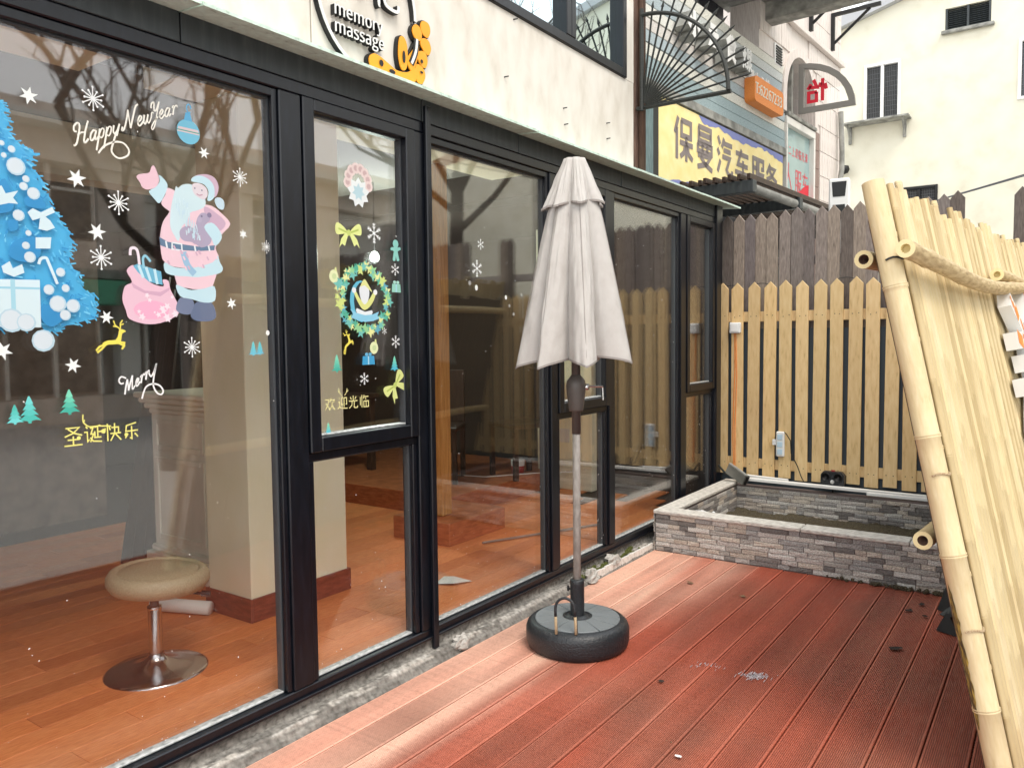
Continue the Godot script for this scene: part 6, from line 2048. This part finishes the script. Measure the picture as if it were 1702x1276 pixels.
# flowing letters: strokes in units of the x-height
const SCRIPT := {
	"H": [1.65, [0.15, 1.3, -0.15, 1.45, -0.2, 1.9, 0.15, 2.15, 0.42, 1.85, 0.38, 1.0, 0.22, 0.1, -0.1, 0.0], [0.25, 0.95, 0.7, 1.1, 1.15, 1.0], [1.35, 2.1, 1.12, 1.1, 1.05, 0.2, 1.25, 0.0, 1.55, 0.3]],
	"a": [1.0, [0.7, 0.85, 0.4, 1.0, 0.12, 0.65, 0.15, 0.15, 0.4, 0.05, 0.62, 0.4, 0.74, 0.95], [0.74, 0.95, 0.66, 0.35, 0.76, 0.0, 1.0, 0.25]],
	"p": [0.85, [0.15, 1.0, 0.06, 0.0, -0.08, -1.1], [0.14, 0.5, 0.36, 0.95, 0.64, 0.85, 0.62, 0.3, 0.4, 0.05, 0.16, 0.25]],
	"y": [0.95, [0.1, 1.0, 0.08, 0.4, 0.3, 0.1, 0.58, 0.4, 0.78, 1.0], [0.78, 1.0, 0.66, 0.3, 0.55, -0.2]],
	"N": [1.75, [-0.05, 0.4, -0.1, 0.05, 0.15, 0.1, 0.38, 0.9, 0.5, 2.0], [0.5, 2.0, 0.72, 1.0, 0.98, 0.0], [0.98, 0.0, 1.2, 1.1, 1.42, 2.1, 1.72, 2.3]],
	"e": [0.8, [0.08, 0.42, 0.42, 0.55, 0.55, 0.85, 0.34, 1.0, 0.12, 0.65, 0.18, 0.15, 0.45, 0.0, 0.85, 0.35]],
	"w": [1.25, [0.1, 1.0, 0.08, 0.3, 0.28, 0.02, 0.5, 0.4, 0.58, 0.95], [0.58, 0.95, 0.58, 0.25, 0.78, 0.0, 1.02, 0.5, 1.08, 1.0, 1.3, 0.9]],
	"Y": [1.2, [0.0, 1.5, 0.02, 2.0, 0.34, 2.1, 0.42, 1.5, 0.5, 1.1, 0.8, 1.2, 1.1, 2.0], [1.1, 2.0, 0.9, 0.7, 0.72, -0.5, 0.45, -1.0, 0.25, -0.7, 0.6, -0.1, 1.1, 0.3]],
	"r": [0.85, [0.08, 0.85, 0.28, 1.05, 0.34, 0.8, 0.26, 0.0], [0.32, 0.6, 0.55, 1.0, 0.78, 1.0, 0.82, 0.75]],
	"M": [1.8, [0.0, 0.0, 0.1, 0.9, 0.3, 1.9], [0.3, 1.9, 0.5, 1.0, 0.62, 0.2], [0.62, 0.2, 0.9, 1.2, 1.2, 1.95], [1.2, 1.95, 1.22, 1.0, 1.3, 0.1, 1.5, 0.0, 1.72, 0.3]],
}

func script_word(s: SurfaceTool, c: Color, word: String, at: Vector2, k: float, turn: float, w: float) -> void:
	var x := 0.0
	for ch in word:
		var l: Array = SCRIPT[ch]
		for i in range(1, l.size()):
			var p := P(l[i])
			for j in p.size():
				var q := Vector2(x + p[j].x + p[j].y * 0.12, p[j].y)
				p[j] = at + (Vector2(q.x, q.x * tan(turn) * 0.92 + q.y)) * k * Vector2(cos(turn), 1.0)
			line(s, c, curve(p, 6), w * (1.0 if i % 2 == 1 else 0.8))
		x += l[0]

func build_stickers() -> void:
	var mm := 0.001
	var z := Vector2.ZERO
	# --- big left window
	var s := S()
	var blue := lin(72, 172, 222)
	var deep := lin(38, 128, 186)
	var pale := lin(206, 226, 232)
	var out := P([974, 2105, 984, 2099, 991, 2087, 983, 2079, 992, 2065, 998, 2052, 991, 2026, 1006, 2021, 1008, 2004, 1028, 1996, 1041, 1988, 1060, 1982, 1056, 1964, 1037, 1959, 1050, 1945, 1052, 1931, 1068, 1919, 1064, 1907, 1081, 1901, 1077, 1880, 1096, 1860, 1095, 1839, 1081, 1834, 1106, 1829, 1121, 1804, 1124, 1790, 1138, 1777, 1153, 1742, 1153, 1721, 1129, 1711, 1143, 1700, 1147, 1664, 1170, 1654, 1169, 1632, 1183, 1600, 1213, 1589, 1209, 1564, 1217, 1540, 1207, 1521, 1173, 1511, 1132, 1502, 1096, 1481, 1074, 1484, 1053, 1501, 1004, 1489, 930, 1485], mm)
	var n := out.size()
	for i in range(n - 1, -1, -1): out.append(Vector2(1.80 - out[i].x + rng.randf_range(-0.01, 0.01), out[i].y + rng.randf_range(-0.008, 0.008)))
	poly(s, blue, out)
	# needles at the rim and tufts within
	for i in n:
		for k in 3:
			var c := out[i].lerp(out[(i + 1) % n], rng.randf())
			var d := Vector2(rng.randf_range(0.3, 1.0), rng.randf_range(-0.9, 0.2)).normalized()
			line(s, blue if k else lin(96, 190, 232), PackedVector2Array([c - d * 0.01, c + d * rng.randf_range(0.008, 0.018)]), 0.004)
	var half := PackedVector2Array(out)
	for i in 900:
		var c := Vector2(rng.randf_range(0.62, 1.2), rng.randf_range(1.5, 2.06))
		if not Geometry2D.is_point_in_polygon(c, half): continue
		var d := Vector2(rng.randf_range(-0.4, 1.0), rng.randf_range(-1.0, 0.2)).normalized()
		line(s, [lin(60, 158, 212), lin(92, 188, 232), lin(48, 142, 200), lin(112, 198, 234)][rng.randi() % 4], PackedVector2Array([c, c + d * rng.randf_range(0.008, 0.02)]), rng.randf_range(0.002, 0.005))
	for e in [[970, 1892, 989, 1873, 998, 1829, 981, 1805, 930, 1803], [980, 1782, 1003, 1785, 1005, 1763, 984, 1755], [993, 1728, 1047, 1744, 1061, 1699, 1022, 1673, 981, 1687], [1030, 1856, 1073, 1851, 1078, 1828, 1029, 1828], [1061, 1560, 1115, 1526, 1086, 1496, 1056, 1513]]:
		poly(s, lin(48, 138, 194), closed_curve(P(e, mm), 3))
	for e in [[969, 1875, 978, 1855, 1010, 1867, 996, 1846, 1008, 1831, 985, 1830, 930, 1811, 930, 1860], [959, 1658, 980, 1673, 987, 1654, 1011, 1667, 1016, 1644, 989, 1631, 963, 1641], [1063, 1798, 1077, 1805, 1090, 1795, 1102, 1776, 1080, 1765, 1058, 1768], [1031, 1811, 1045, 1824, 1066, 1815, 1097, 1834, 1104, 1820, 1079, 1805, 1043, 1790], [1049, 1744, 1091, 1748, 1087, 1716, 1048, 1713], [930, 1622, 1055, 1626, 1053, 1493, 930, 1495]]:
		poly(s, pale, P(e, mm))
	line(s, lin(150, 200, 220), P([930, 1600, 1054, 1602], mm), 0.006)
	line(s, lin(160, 206, 222), P([985, 1625, 984, 1495], mm), 0.012)
	line(s, pale, curve(P([1054, 1670, 1060, 1685, 1074, 1689, 1081, 1675, 1102, 1617], mm), 4), 0.008)
	for e in [[974, 1989, 9], [998, 1977, 12], [978, 1957, 9], [1007, 1932, 30], [1031, 1902, 12], [1024, 1881, 14], [1049, 1865, 21], [1008, 1800, 19], [1031, 1754, 10], [1023, 1719, 13], [1032, 1688, 19], [1112, 1651, 16], [1078, 1600, 18], [1124, 1606, 14], [1101, 1561, 29], [1143, 1556, 24], [1120, 1529, 19], [978, 1512, 40], [1015, 1507, 31], [1057, 1456, 38]]:
		poly(s, lin(178, 206, 220), disc(Vector2(e[0], e[1]) * mm, e[2] * mm * 0.82, 12))
		poly(s, lin(206, 218, 226), disc(Vector2(e[0] - 1, e[1] + 1) * mm, e[2] * mm * 0.68, 12))
	sticker(s, "blue_tree_sticker", "large blue tree sticker with pale baubles at the left edge of the glass", "sticker", z)

	# waving figure in a pink winter coat
	s = S()
	var pink := lin(230, 198, 210)
	var trim := lin(188, 220, 232)
	var lilac := lin(168, 160, 184)
	for e in [
		[pink, [1472, 1665, 1538, 1664, 1629, 1679, 1611, 1635, 1619, 1621, 1537, 1622, 1481, 1629], false],
		[lin(112, 124, 152), [1490, 1592, 1530, 1589, 1540, 1566, 1526, 1540, 1493, 1540, 1473, 1555], true],
		[lin(98, 112, 142), [1551, 1581, 1604, 1580, 1621, 1537, 1601, 1518, 1548, 1517, 1525, 1533, 1534, 1557], true],
		[trim, [1476, 1633, 1506, 1625, 1531, 1619, 1579, 1626, 1618, 1635, 1618, 1587, 1577, 1579, 1530, 1589, 1490, 1597], true],
		[pink, [1472, 1914, 1589, 1907, 1621, 1904, 1653, 1886, 1688, 1852, 1650, 1810, 1627, 1765, 1634, 1727, 1539, 1692, 1444, 1699, 1427, 1752, 1429, 1797, 1440, 1834, 1463, 1868], true],
		[trim, [1439, 1703, 1473, 1690, 1539, 1692, 1614, 1716, 1634, 1739, 1642, 1718, 1653, 1697, 1635, 1679, 1559, 1663, 1518, 1663, 1472, 1663, 1441, 1672], true],
		[lin(196, 168, 190), [1589, 1900, 1640, 1880, 1670, 1852, 1640, 1822, 1600, 1850], true],
		[pink, [1456, 1942, 1488, 1934, 1497, 1917, 1471, 1871, 1456, 1872, 1435, 1890, 1451, 1920], true],
		[trim, [1430, 1978, 1443, 1972, 1459, 1952, 1451, 1924, 1430, 1890, 1414, 1899, 1396, 1919, 1402, 1928, 1420, 1940, 1433, 1960], true],
		[lin(226, 190, 204), [1356, 1961, 1368, 1971, 1398, 1980, 1405, 1997, 1413, 2005, 1421, 1995, 1431, 1964, 1420, 1940, 1394, 1927, 1375, 1930, 1367, 1945], true],
		[lin(92, 122, 150), [1424, 1783, 1452, 1770, 1496, 1767, 1563, 1764, 1625, 1774, 1622, 1757, 1562, 1749, 1501, 1747, 1461, 1748, 1427, 1756], false],
		[lin(198, 222, 230), [1489, 1952, 1496, 1947, 1514, 1961, 1550, 1964, 1590, 1930, 1592, 1902, 1567, 1885, 1536, 1872, 1525, 1843, 1504, 1823, 1492, 1776, 1477, 1792, 1464, 1818, 1465, 1859, 1472, 1896, 1480, 1924], true],
		[lin(198, 172, 192), [1545, 1984, 1567, 2000, 1604, 2008, 1633, 2000, 1646, 1976, 1642, 1952, 1631, 1936, 1618, 1948, 1592, 1982, 1566, 1980], true],
		[trim, [1544, 1977, 1553, 1992, 1582, 2000, 1614, 1990, 1629, 1969, 1629, 1940, 1617, 1924, 1601, 1922, 1607, 1951, 1592, 1972, 1566, 1975], true],
		[lin(216, 206, 214), [1547, 1966, 1571, 1974, 1597, 1964, 1604, 1941, 1590, 1923, 1569, 1927, 1551, 1939], true],
		[lin(190, 214, 228), [1629, 1926, 1642, 1937, 1661, 1933, 1667, 1914, 1659, 1897, 1638, 1904], true],
		[lilac, [1498, 1813, 1524, 1829, 1550, 1825, 1561, 1857, 1578, 1877, 1599, 1875, 1609, 1857, 1586, 1831, 1612, 1806, 1606, 1777, 1573, 1762, 1543, 1776, 1512, 1778, 1497, 1790], true],
		[trim, [1586, 1831, 1614, 1849, 1640, 1832, 1653, 1805, 1638, 1780, 1622, 1774, 1612, 1796], true],
	]:
		var p := P(e[1], mm)
		poly(s, e[0], closed_curve(p, 3) if e[2] else p)
	line(s, lin(222, 230, 236), P([1468, 1769, 1501, 1767, 1502, 1746, 1467, 1748, 1468, 1769], mm), 0.005)
	for e in [[1446, 1772, 1450, 1750], [1548, 1766, 1551, 1748], [1600, 1770, 1604, 1753]]: line(s, lin(222, 230, 236), P(e, mm), 0.006)
	line(s, lin(150, 186, 214), curve(P([1506, 1742, 1520, 1700, 1545, 1672], mm), 4), 0.022)
	for e in [[1556, 1955], [1582, 1952]]: poly(s, lin(110, 116, 140), disc(Vector2(e[0], e[1]) * mm, 0.003, 6))
	line(s, lin(186, 150, 166), curve(P([1562, 1938, 1572, 1934, 1584, 1938], mm), 3), 0.004)
	poly(s, lin(120, 112, 140), disc(Vector2(1.578, 1.866), 0.004, 6))
	poly(s, lin(176, 166, 190), disc(Vector2(1.57, 1.853), 0.009, 8))
	poly(s, lin(130, 120, 150), disc(Vector2(1.607, 1.873), 0.009, 8))
	poly(s, lin(172, 160, 184), disc(Vector2(1.557, 1.79), 0.026, 10, 0.02))
	for i in 130:
		var c := Vector2(rng.randf_range(1.43, 1.67), rng.randf_range(1.68, 1.93))
		if Geometry2D.is_point_in_polygon(c, P([1472, 1914, 1589, 1907, 1653, 1886, 1688, 1852, 1627, 1765, 1634, 1727, 1539, 1692, 1444, 1699, 1427, 1752, 1440, 1834], mm)) and c.y < 1.76:
			line(s, [lin(232, 200, 214), lin(206, 172, 194)][i % 2], PackedVector2Array([c, c + Vector2(0.006, -0.012)]), 0.006)
	for i in 60:
		var f := rng.randf()
		var c := Vector2(lerpf(1.475, 1.52, f) + rng.randf() * 0.05, lerpf(1.92, 1.80, f))
		line(s, [lin(206, 228, 236), lin(190, 216, 230)][i % 2], PackedVector2Array([c, c + Vector2(rng.randf_range(-0.004, 0.004), -0.016)]), 0.003)
	sticker(s, "waving_figure_sticker", "sticker of a waving person in pink winter coat and pale scarf", "sticker", z)

	s = S()
	poly(s, lin(228, 190, 208), closed_curve(P([1313, 1668, 1331, 1687, 1345, 1679, 1385, 1638, 1432, 1626, 1430, 1647, 1450, 1645, 1456, 1618, 1470, 1592, 1486, 1556, 1472, 1532, 1418, 1509, 1365, 1506, 1316, 1521, 1306, 1547, 1296, 1581, 1306, 1621, 1329, 1635], mm), 3))
	poly(s, lin(238, 172, 200), disc(Vector2(1.39, 1.55), 0.06, 14, 0.03))
	poly(s, lin(106, 176, 206), P([1334, 1685, 1350, 1693, 1426, 1673, 1430, 1631, 1385, 1638, 1349, 1666], mm))
	for e in [[1352, 1688, 1366, 1650], [1376, 1684, 1390, 1640], [1404, 1680, 1412, 1632]]: line(s, lin(190, 224, 236), P(e, mm), 0.009)
	poly(s, lin(206, 166, 190), P([1325, 1634, 1370, 1610, 1421, 1608, 1456, 1625, 1451, 1614, 1421, 1594, 1369, 1601, 1333, 1617], mm))
	line(s, lin(232, 220, 230), curve(P([1326, 1717, 1329, 1737, 1343, 1740, 1351, 1728, 1355, 1690], mm), 4), 0.009)
	line(s, lin(140, 196, 216), curve(P([1369, 1680, 1367, 1709, 1376, 1719, 1392, 1702], mm), 4), 0.008)
	for i in 16: poly(s, lin(238, 222, 232), starpoly(Vector2(rng.randf_range(1.32, 1.47), rng.randf_range(1.52, 1.60)), rng.randf_range(0.005, 0.014), 5, 0.45, rng.randf()))
	sticker(s, "pink_sack_sticker", "sticker of a pink sack full of blue gifts and canes", "sticker", z)

	s = S()
	var ink := lin(240, 238, 228)
	script_word(s, ink, "Happy", Vector2(1.172, 2.022), 0.0285, 0.42, 0.0052)
	script_word(s, ink, "New", Vector2(1.318, 2.094), 0.0285, 0.44, 0.0052)
	script_word(s, ink, "Year", Vector2(1.408, 2.140), 0.0265, 0.44, 0.0048)
	line(s, ink, curve(P([1298, 2086, 1288, 2054, 1281, 2024, 1301, 2008, 1328, 2019, 1335, 2038, 1318, 2056, 1290, 2054, 1259, 2036, 1241, 2012], mm), 6), 0.0055)
	sticker(s, "new_year_lettering", "white flowing Happy New Year lettering sticker at the top of the left window", "sticker", z)
	s = S()
	ink = lin(244, 244, 244)
	script_word(s, ink, "Merr", Vector2(1.292, 1.288), 0.0215, 0.52, 0.0052)
	line(s, ink, curve(P([1372, 1352, 1379, 1340, 1390, 1356, 1398, 1378, 1388, 1336, 1386, 1309, 1397, 1287, 1412, 1281, 1418, 1293, 1406, 1310, 1383, 1316, 1360, 1306, 1346, 1271], mm), 6), 0.0052)
	line(s, ink, curve(P([1290, 1324, 1281, 1322, 1275, 1332, 1283, 1343, 1298, 1338], mm), 5), 0.0048)
	sticker(s, "merry_lettering", "white flowing Merry lettering sticker above the yellow Chinese greeting", "sticker", z)
	s = S()
	var yel := lin(242, 236, 132)
	for e in [["sheng", 1.105, 1.148, 0.055, 0.055], ["dan", 1.164, 1.150, 0.052, 0.052], ["kuai", 1.222, 1.150, 0.053, 0.053], ["le", 1.283, 1.149, 0.048, 0.05]]:
		for st in GLYPHS[e[0]]:
			var p := P(st)
			for i in p.size(): p[i] = Vector2(e[1], e[2]) + p[i] * Vector2(e[3], e[4])
			line(s, yel, p, 0.0042)
	line(s, yel, curve(P([1163, 1237, 1162, 1219, 1169, 1207, 1182, 1199, 1208, 1199, 1245, 1195], mm), 4), 0.004)
	line(s, yel, P([1162, 1212, 1168, 1221], mm), 0.003)
	for e in [[1148, 1169, 6], [1221, 1182, 7], [1291, 1164, 6], [1320, 1164, 3]]: poly(s, yel, disc(Vector2(e[0], e[1]) * mm, e[2] * mm, 10))
	sticker(s, "yellow_greeting_lettering", "yellow four character greeting sticker low on the left window", "sticker", z)

	var words := ["near the top left, above the blue tree's tip", "below the flowing new year lettering", "between the two left snowflakes and the sack", "under the striped bauble", "between the blue tree and the yellow reindeer", "above the small green tree", "at the left edge under the blue tree", "right of the coated figure's boots", "right of the coated figure's elbow"]
	var i := 0
	for e in [[1053, 2135, 26], [1174, 1927, 29], [1227, 1778, 28], [1595, 2077, 21], [1245, 1525, 22], [1141, 1383, 24], [956, 1429, 27], [1683, 1579, 21], [1739, 1823, 18]]:
		s = S()
		poly(s, lin(236, 242, 240), starpoly(z, e[2] * mm, 6, 0.42, 0.2 + 0.1 * i))
		sticker(s, "star_sticker", "white six pointed star sticker " + words[i], "sticker", Vector2(e[0], e[1]) * mm, "white star stickers")
		i += 1
	words = ["at the top, left of the new year lettering", "below the left star and the lettering, above another", "lower left, beside the candy cane tops", "between the white Merry lettering and the cream column", "at the right, above the figure's pom pom hat", "near the right frame, faint", "beside the green bow in the sash window", "beside the wreath's upper right in the sash window", "right of the pale bauble low in the sash window", "just above the yellow welcome lettering", "largest one in the third window", "top one in the third window", "small one right below the wreath"]
	i = 0
	for e in [[1231, 2169, 34, 0], [1296, 1873, 34, 0], [1236, 1703, 34, 0], [1526, 1430, 31, 0], [1733, 2019, 30, 0], [1837, 1787, 22, 0], [2371, 1889, 42, 1], [2493, 1747, 26, 1], [2488, 1438, 27, 1], [2298, 1288, 25, 1], [3082, 1791, 42, 1], [3114, 1911, 27, 1], [2420, 1484, 15, 1]]:
		s = S()
		flake(s, e[2] * mm, e[3])
		sticker(s, "snowflake_sticker", "white snowflake sticker " + words[i], "sticker", Vector2(e[0], e[1]) * mm, "white snowflake stickers", -2.3606 if e[0] > 2000 and e[0] < 2600 else -2.3706)
		i += 1
	i = 0
	words = ["by the right frame of the left window", "below the snowflakes in the third window", "furthest right in the third window", "left of the others in the third window", "close to the parasol, upper", "in the third window, third from the parasol", "lowest, beside the parasol cloth"]
	for e in [[1831, 1477, 8], [3075, 1697, 12], [3324, 1658, 10], [3023, 1717, 12], [3467, 1676, 9], [3355, 1616, 10], [3393, 1573, 10]]:
		s = S()
		if i in [0, 1, 2]: poly(s, lin(240, 244, 240), disc(z, e[2] * mm, 10, e[2] * mm * 1.2))
		else: flake(s, e[2] * mm, 1)
		sticker(s, "snow_dot_sticker", "tiny white snow dot sticker " + words[i], "sticker", Vector2(e[0], e[1]) * mm, "tiny white snow stickers")
		i += 1
	# bauble
	s = S()
	poly(s, lin(112, 186, 214), disc(z, 0.042, 18, 0.040))
	poly(s, lin(216, 196, 200), PackedVector2Array([Vector2(-0.036, 0.012), Vector2(0.036, 0.012), Vector2(0.04, -0.004), Vector2(-0.04, -0.004)]))
	line(s, lin(90, 160, 150), PackedVector2Array([Vector2(-0.041, 0.002), Vector2(0.041, 0.002)]), 0.004)
	poly(s, lin(86, 168, 212), PackedVector2Array([Vector2(-0.015, 0.036), Vector2(0.015, 0.036), Vector2(0.008, 0.062), Vector2(-0.008, 0.062)]))
	line(s, lin(86, 168, 212), closed_curve(disc(Vector2(0.004, 0.076), 0.008, 8, 0.014), 1), 0.004)
	sticker(s, "blue_bauble_sticker", "blue striped hanging bauble sticker right of the new year lettering", "sticker", Vector2(1.54, 2.135))
	var c1 := lin(74, 190, 180)
	var c2 := lin(112, 214, 214)
	s = S()
	small_tree(s, 0.078, c1, c2, Vector2(0.018, -0.04)); small_tree(s, 0.056, c2, c1, Vector2(-0.02, -0.04))
	sticker(s, "twin_tree_sticker", "turquoise twin tree sticker low at the left edge of the glass", "sticker", Vector2(0.999, 1.265))
	i = 0
	for e in [[1126, 1240, 75, "left of the yellow greeting"], [2150, 1320, 72, "left, under the sash window's reindeer"], [2478, 1312, 66, "right, above the leaning yellow bow"], [2098, 1074, 52, "in the lower left corner of the sash window"], [1869, 1855, 45, "faint by the right frame of the left window"]]:
		s = S()
		small_tree(s, e[2] * mm, lin(66, 178, 160) if i < 2 else lin(84, 190, 214), lin(126, 220, 190))
		sticker(s, "small_tree_sticker", "small turquoise tree sticker " + e[3], "sticker", Vector2(e[0], e[1]) * mm, "small tree stickers", -2.3606 if e[0] > 2000 else -2.3706)
		i += 1
	s = S()
	small_tree(s, 0.052, lin(106, 190, 214), lin(96, 198, 206), Vector2(-0.012, -0.03)); small_tree(s, 0.05, lin(96, 184, 210), lin(96, 198, 206), Vector2(0.016, -0.028))
	sticker(s, "twin_tree_sticker", "small pale blue twin tree sticker in front of the cream column", "sticker", Vector2(1.779, 1.425))
	s = S()
	deer(s, 0.046, 0.15)
	sticker(s, "reindeer_sticker", "yellow leaping reindeer sticker under the pink sack", "sticker", Vector2(1.262, 1.447))
	s = S()
	deer(s, 0.036, 0.75)
	sticker(s, "reindeer_sticker", "yellow leaping reindeer sticker under the wreath in the sash window", "sticker", Vector2(2.213, 1.43), "", -2.3606)
	# --- sash window
	s = S()
	for k in 90:
		var a := TAU * k / 90.0 + rng.randf() * 0.08
		var r := rng.randf_range(0.86, 1.12)
		var c := Vector2(sin(a) * 0.137 * r, cos(a) * 0.128 * r)
		poly(s, [lin(84, 176, 150), lin(150, 206, 150), lin(206, 222, 134), lin(112, 190, 182), lin(228, 230, 160), lin(94, 168, 190)][rng.randi() % 6], starpoly(c, rng.randf_range(0.014, 0.028), 5 if k % 3 else 4, 0.42, rng.randf() * 3.0))
	poly(s, lin(98, 184, 210), disc(Vector2(-0.02, -0.01), 0.062, 16, 0.085))
	poly(s, lin(40, 46, 46), disc(Vector2(-0.008, -0.01), 0.052, 16, 0.08))
	poly(s, lin(220, 224, 140), closed_curve(P([-60, 25, -30, -25, 0, -45, 40, -20, 64, 22, 52, 30, 20, -5, -20, -5, -52, 36], mm), 3))
	poly(s, lin(226, 232, 236), closed_curve(P([-28, 45, 0, 62, 26, 40, 22, 0, 0, -22, -22, 0], mm), 3))
	poly(s, lin(222, 226, 150), closed_curve(P([-22, 50, 0, 82, 24, 58, 44, 30, 20, 44, 0, 56], mm), 3))
	for e in [[-58, 34], [62, 30]]: poly(s, lin(232, 234, 236), disc(Vector2(e[0], e[1]) * mm, 0.012, 8))
	poly(s, lin(228, 236, 240), closed_curve(P([-45, -38, 0, -52, 40, -45, 40, -62, 0, -70, -45, -58], mm), 2))
	poly(s, lin(140, 204, 230), P([-82, -42, -45, -58, 0, -66, 45, -62, 80, -50, 72, -68, 84, -78, 45, -90, 0, -94, -45, -86, -78, -78, -66, -60], mm))
	sticker(s, "wreath_sticker", "green and yellow wreath sticker with a small waving figure and blue ribbon inside", "sticker", Vector2(2.308, 1.615), "", -2.3606)
	s = S()
	for k in 8:
		var a := -1.6 + k * 0.46
		poly(s, lin(226, 206, 204), disc(Vector2(sin(a) * 0.058, 0.015 + cos(a) * 0.062), 0.023, 10))
		poly(s, lin(200, 172, 172), disc(Vector2(sin(a) * 0.058, 0.015 + cos(a) * 0.062), 0.012, 8))
	poly(s, lin(226, 232, 234), starpoly(Vector2(0.0, -0.02), 0.062, 9, 0.72))
	poly(s, lin(180, 210, 220), starpoly(Vector2(0.0, -0.018), 0.036, 7, 0.6))
	sticker(s, "cluster_sticker", "pale pink and white flower cluster sticker at the top of the sash window", "sticker", Vector2(2.288, 2.064), "", -2.3606)
	s = S(); bow(s, 0.072, 0.05)
	sticker(s, "bow_sticker", "pale green bow sticker upper left in the sash window", "sticker", Vector2(2.230, 1.877), "", -2.3606)
	s = S(); bow(s, 0.072, 0.7)
	sticker(s, "bow_sticker", "tilted pale yellow bow sticker in the sash window's lower right corner", "sticker", Vector2(2.479, 1.251), "", -2.3606)
	s = S()
	poly(s, lin(140, 206, 196), disc(Vector2(0, 0.03), 0.018, 10))
	poly(s, lin(140, 206, 196), closed_curve(P([-12, 15, -30, 12, -30, 0, -12, -2, -20, -40, -4, -42, 0, -22, 6, -42, 22, -38, 12, -2, 30, 6, 28, 18, 12, 15], mm), 2))
	sticker(s, "gingerbread_sticker", "pale turquoise gingerbread shape sticker by the sash window's right edge", "sticker", Vector2(2.499, 1.827), "", -2.3606)
	for e in [[2145, 1699, "left of the wreath"], [2357, 1414, "below the wreath"]]:
		s = S()
		poly(s, lin(224, 232, 184), disc(z, 0.024, 14, 0.026))
		poly(s, lin(196, 214, 160), disc(Vector2(0.002, 0.0), 0.012, 10))
		poly(s, lin(214, 222, 150), PackedVector2Array([Vector2(0.004, 0.022), Vector2(0.016, 0.02), Vector2(0.014, 0.036), Vector2(0.006, 0.036)]))
		sticker(s, "pale_bauble_sticker", "pale yellow green bauble sticker " + e[2], "sticker", Vector2(e[0], e[1]) * mm, "pale bauble stickers", -2.3606)
	for e in [[2324, 1365, 0.036, "blue gift box sticker in the middle of the sash window", lin(62, 158, 206)], [2498, 1670, 0.028, "small turquoise hanging gift sticker beside the wreath's right side", lin(150, 210, 194)]]:
		s = S()
		poly(s, e[4], PackedVector2Array([Vector2(-e[2], -0.02), Vector2(e[2], -0.02), Vector2(e[2] * 0.9, 0.016), Vector2(-e[2] * 0.9, 0.016)]))
		line(s, lin(170, 216, 232), PackedVector2Array([Vector2(0, -0.02), Vector2(0, 0.016)]), 0.007)
		poly(s, e[4].lightened(0.2), disc(Vector2(-0.01, 0.023), 0.01, 8, 0.007))
		poly(s, e[4].lightened(0.2), disc(Vector2(0.01, 0.023), 0.01, 8, 0.007))
		sticker(s, "gift_sticker", e[3], "sticker", Vector2(e[0], e[1]) * mm, "", -2.3606)
	s = S()
	yel = lin(240, 234, 164)
	for e in [["huan", 2.083, 1.172, 0.052, 0.05], ["ying", 2.149, 1.172, 0.052, 0.05], ["guang", 2.208, 1.171, 0.05, 0.052], ["lin", 2.268, 1.170, 0.052, 0.052]]:
		for st in GLYPHS[e[0]]:
			var p := P(st)
			for q in p.size(): p[q] = Vector2(e[1], e[2]) + p[q] * Vector2(e[3], e[4])
			line(s, yel, p, 0.004)
	for e in [[2156, 1257, 2160, 1238, 2172, 1226], [2158, 1240, 2150, 1246], [2201, 1254, 2197, 1238, 2186, 1226], [2199, 1240, 2207, 1246]]: line(s, yel, P(e, mm), 0.003)
	sticker(s, "welcome_lettering", "pale yellow four character welcome sticker low in the sash window", "sticker", z, "", -2.3606)
	# little price-tag style white sheet inside the third window
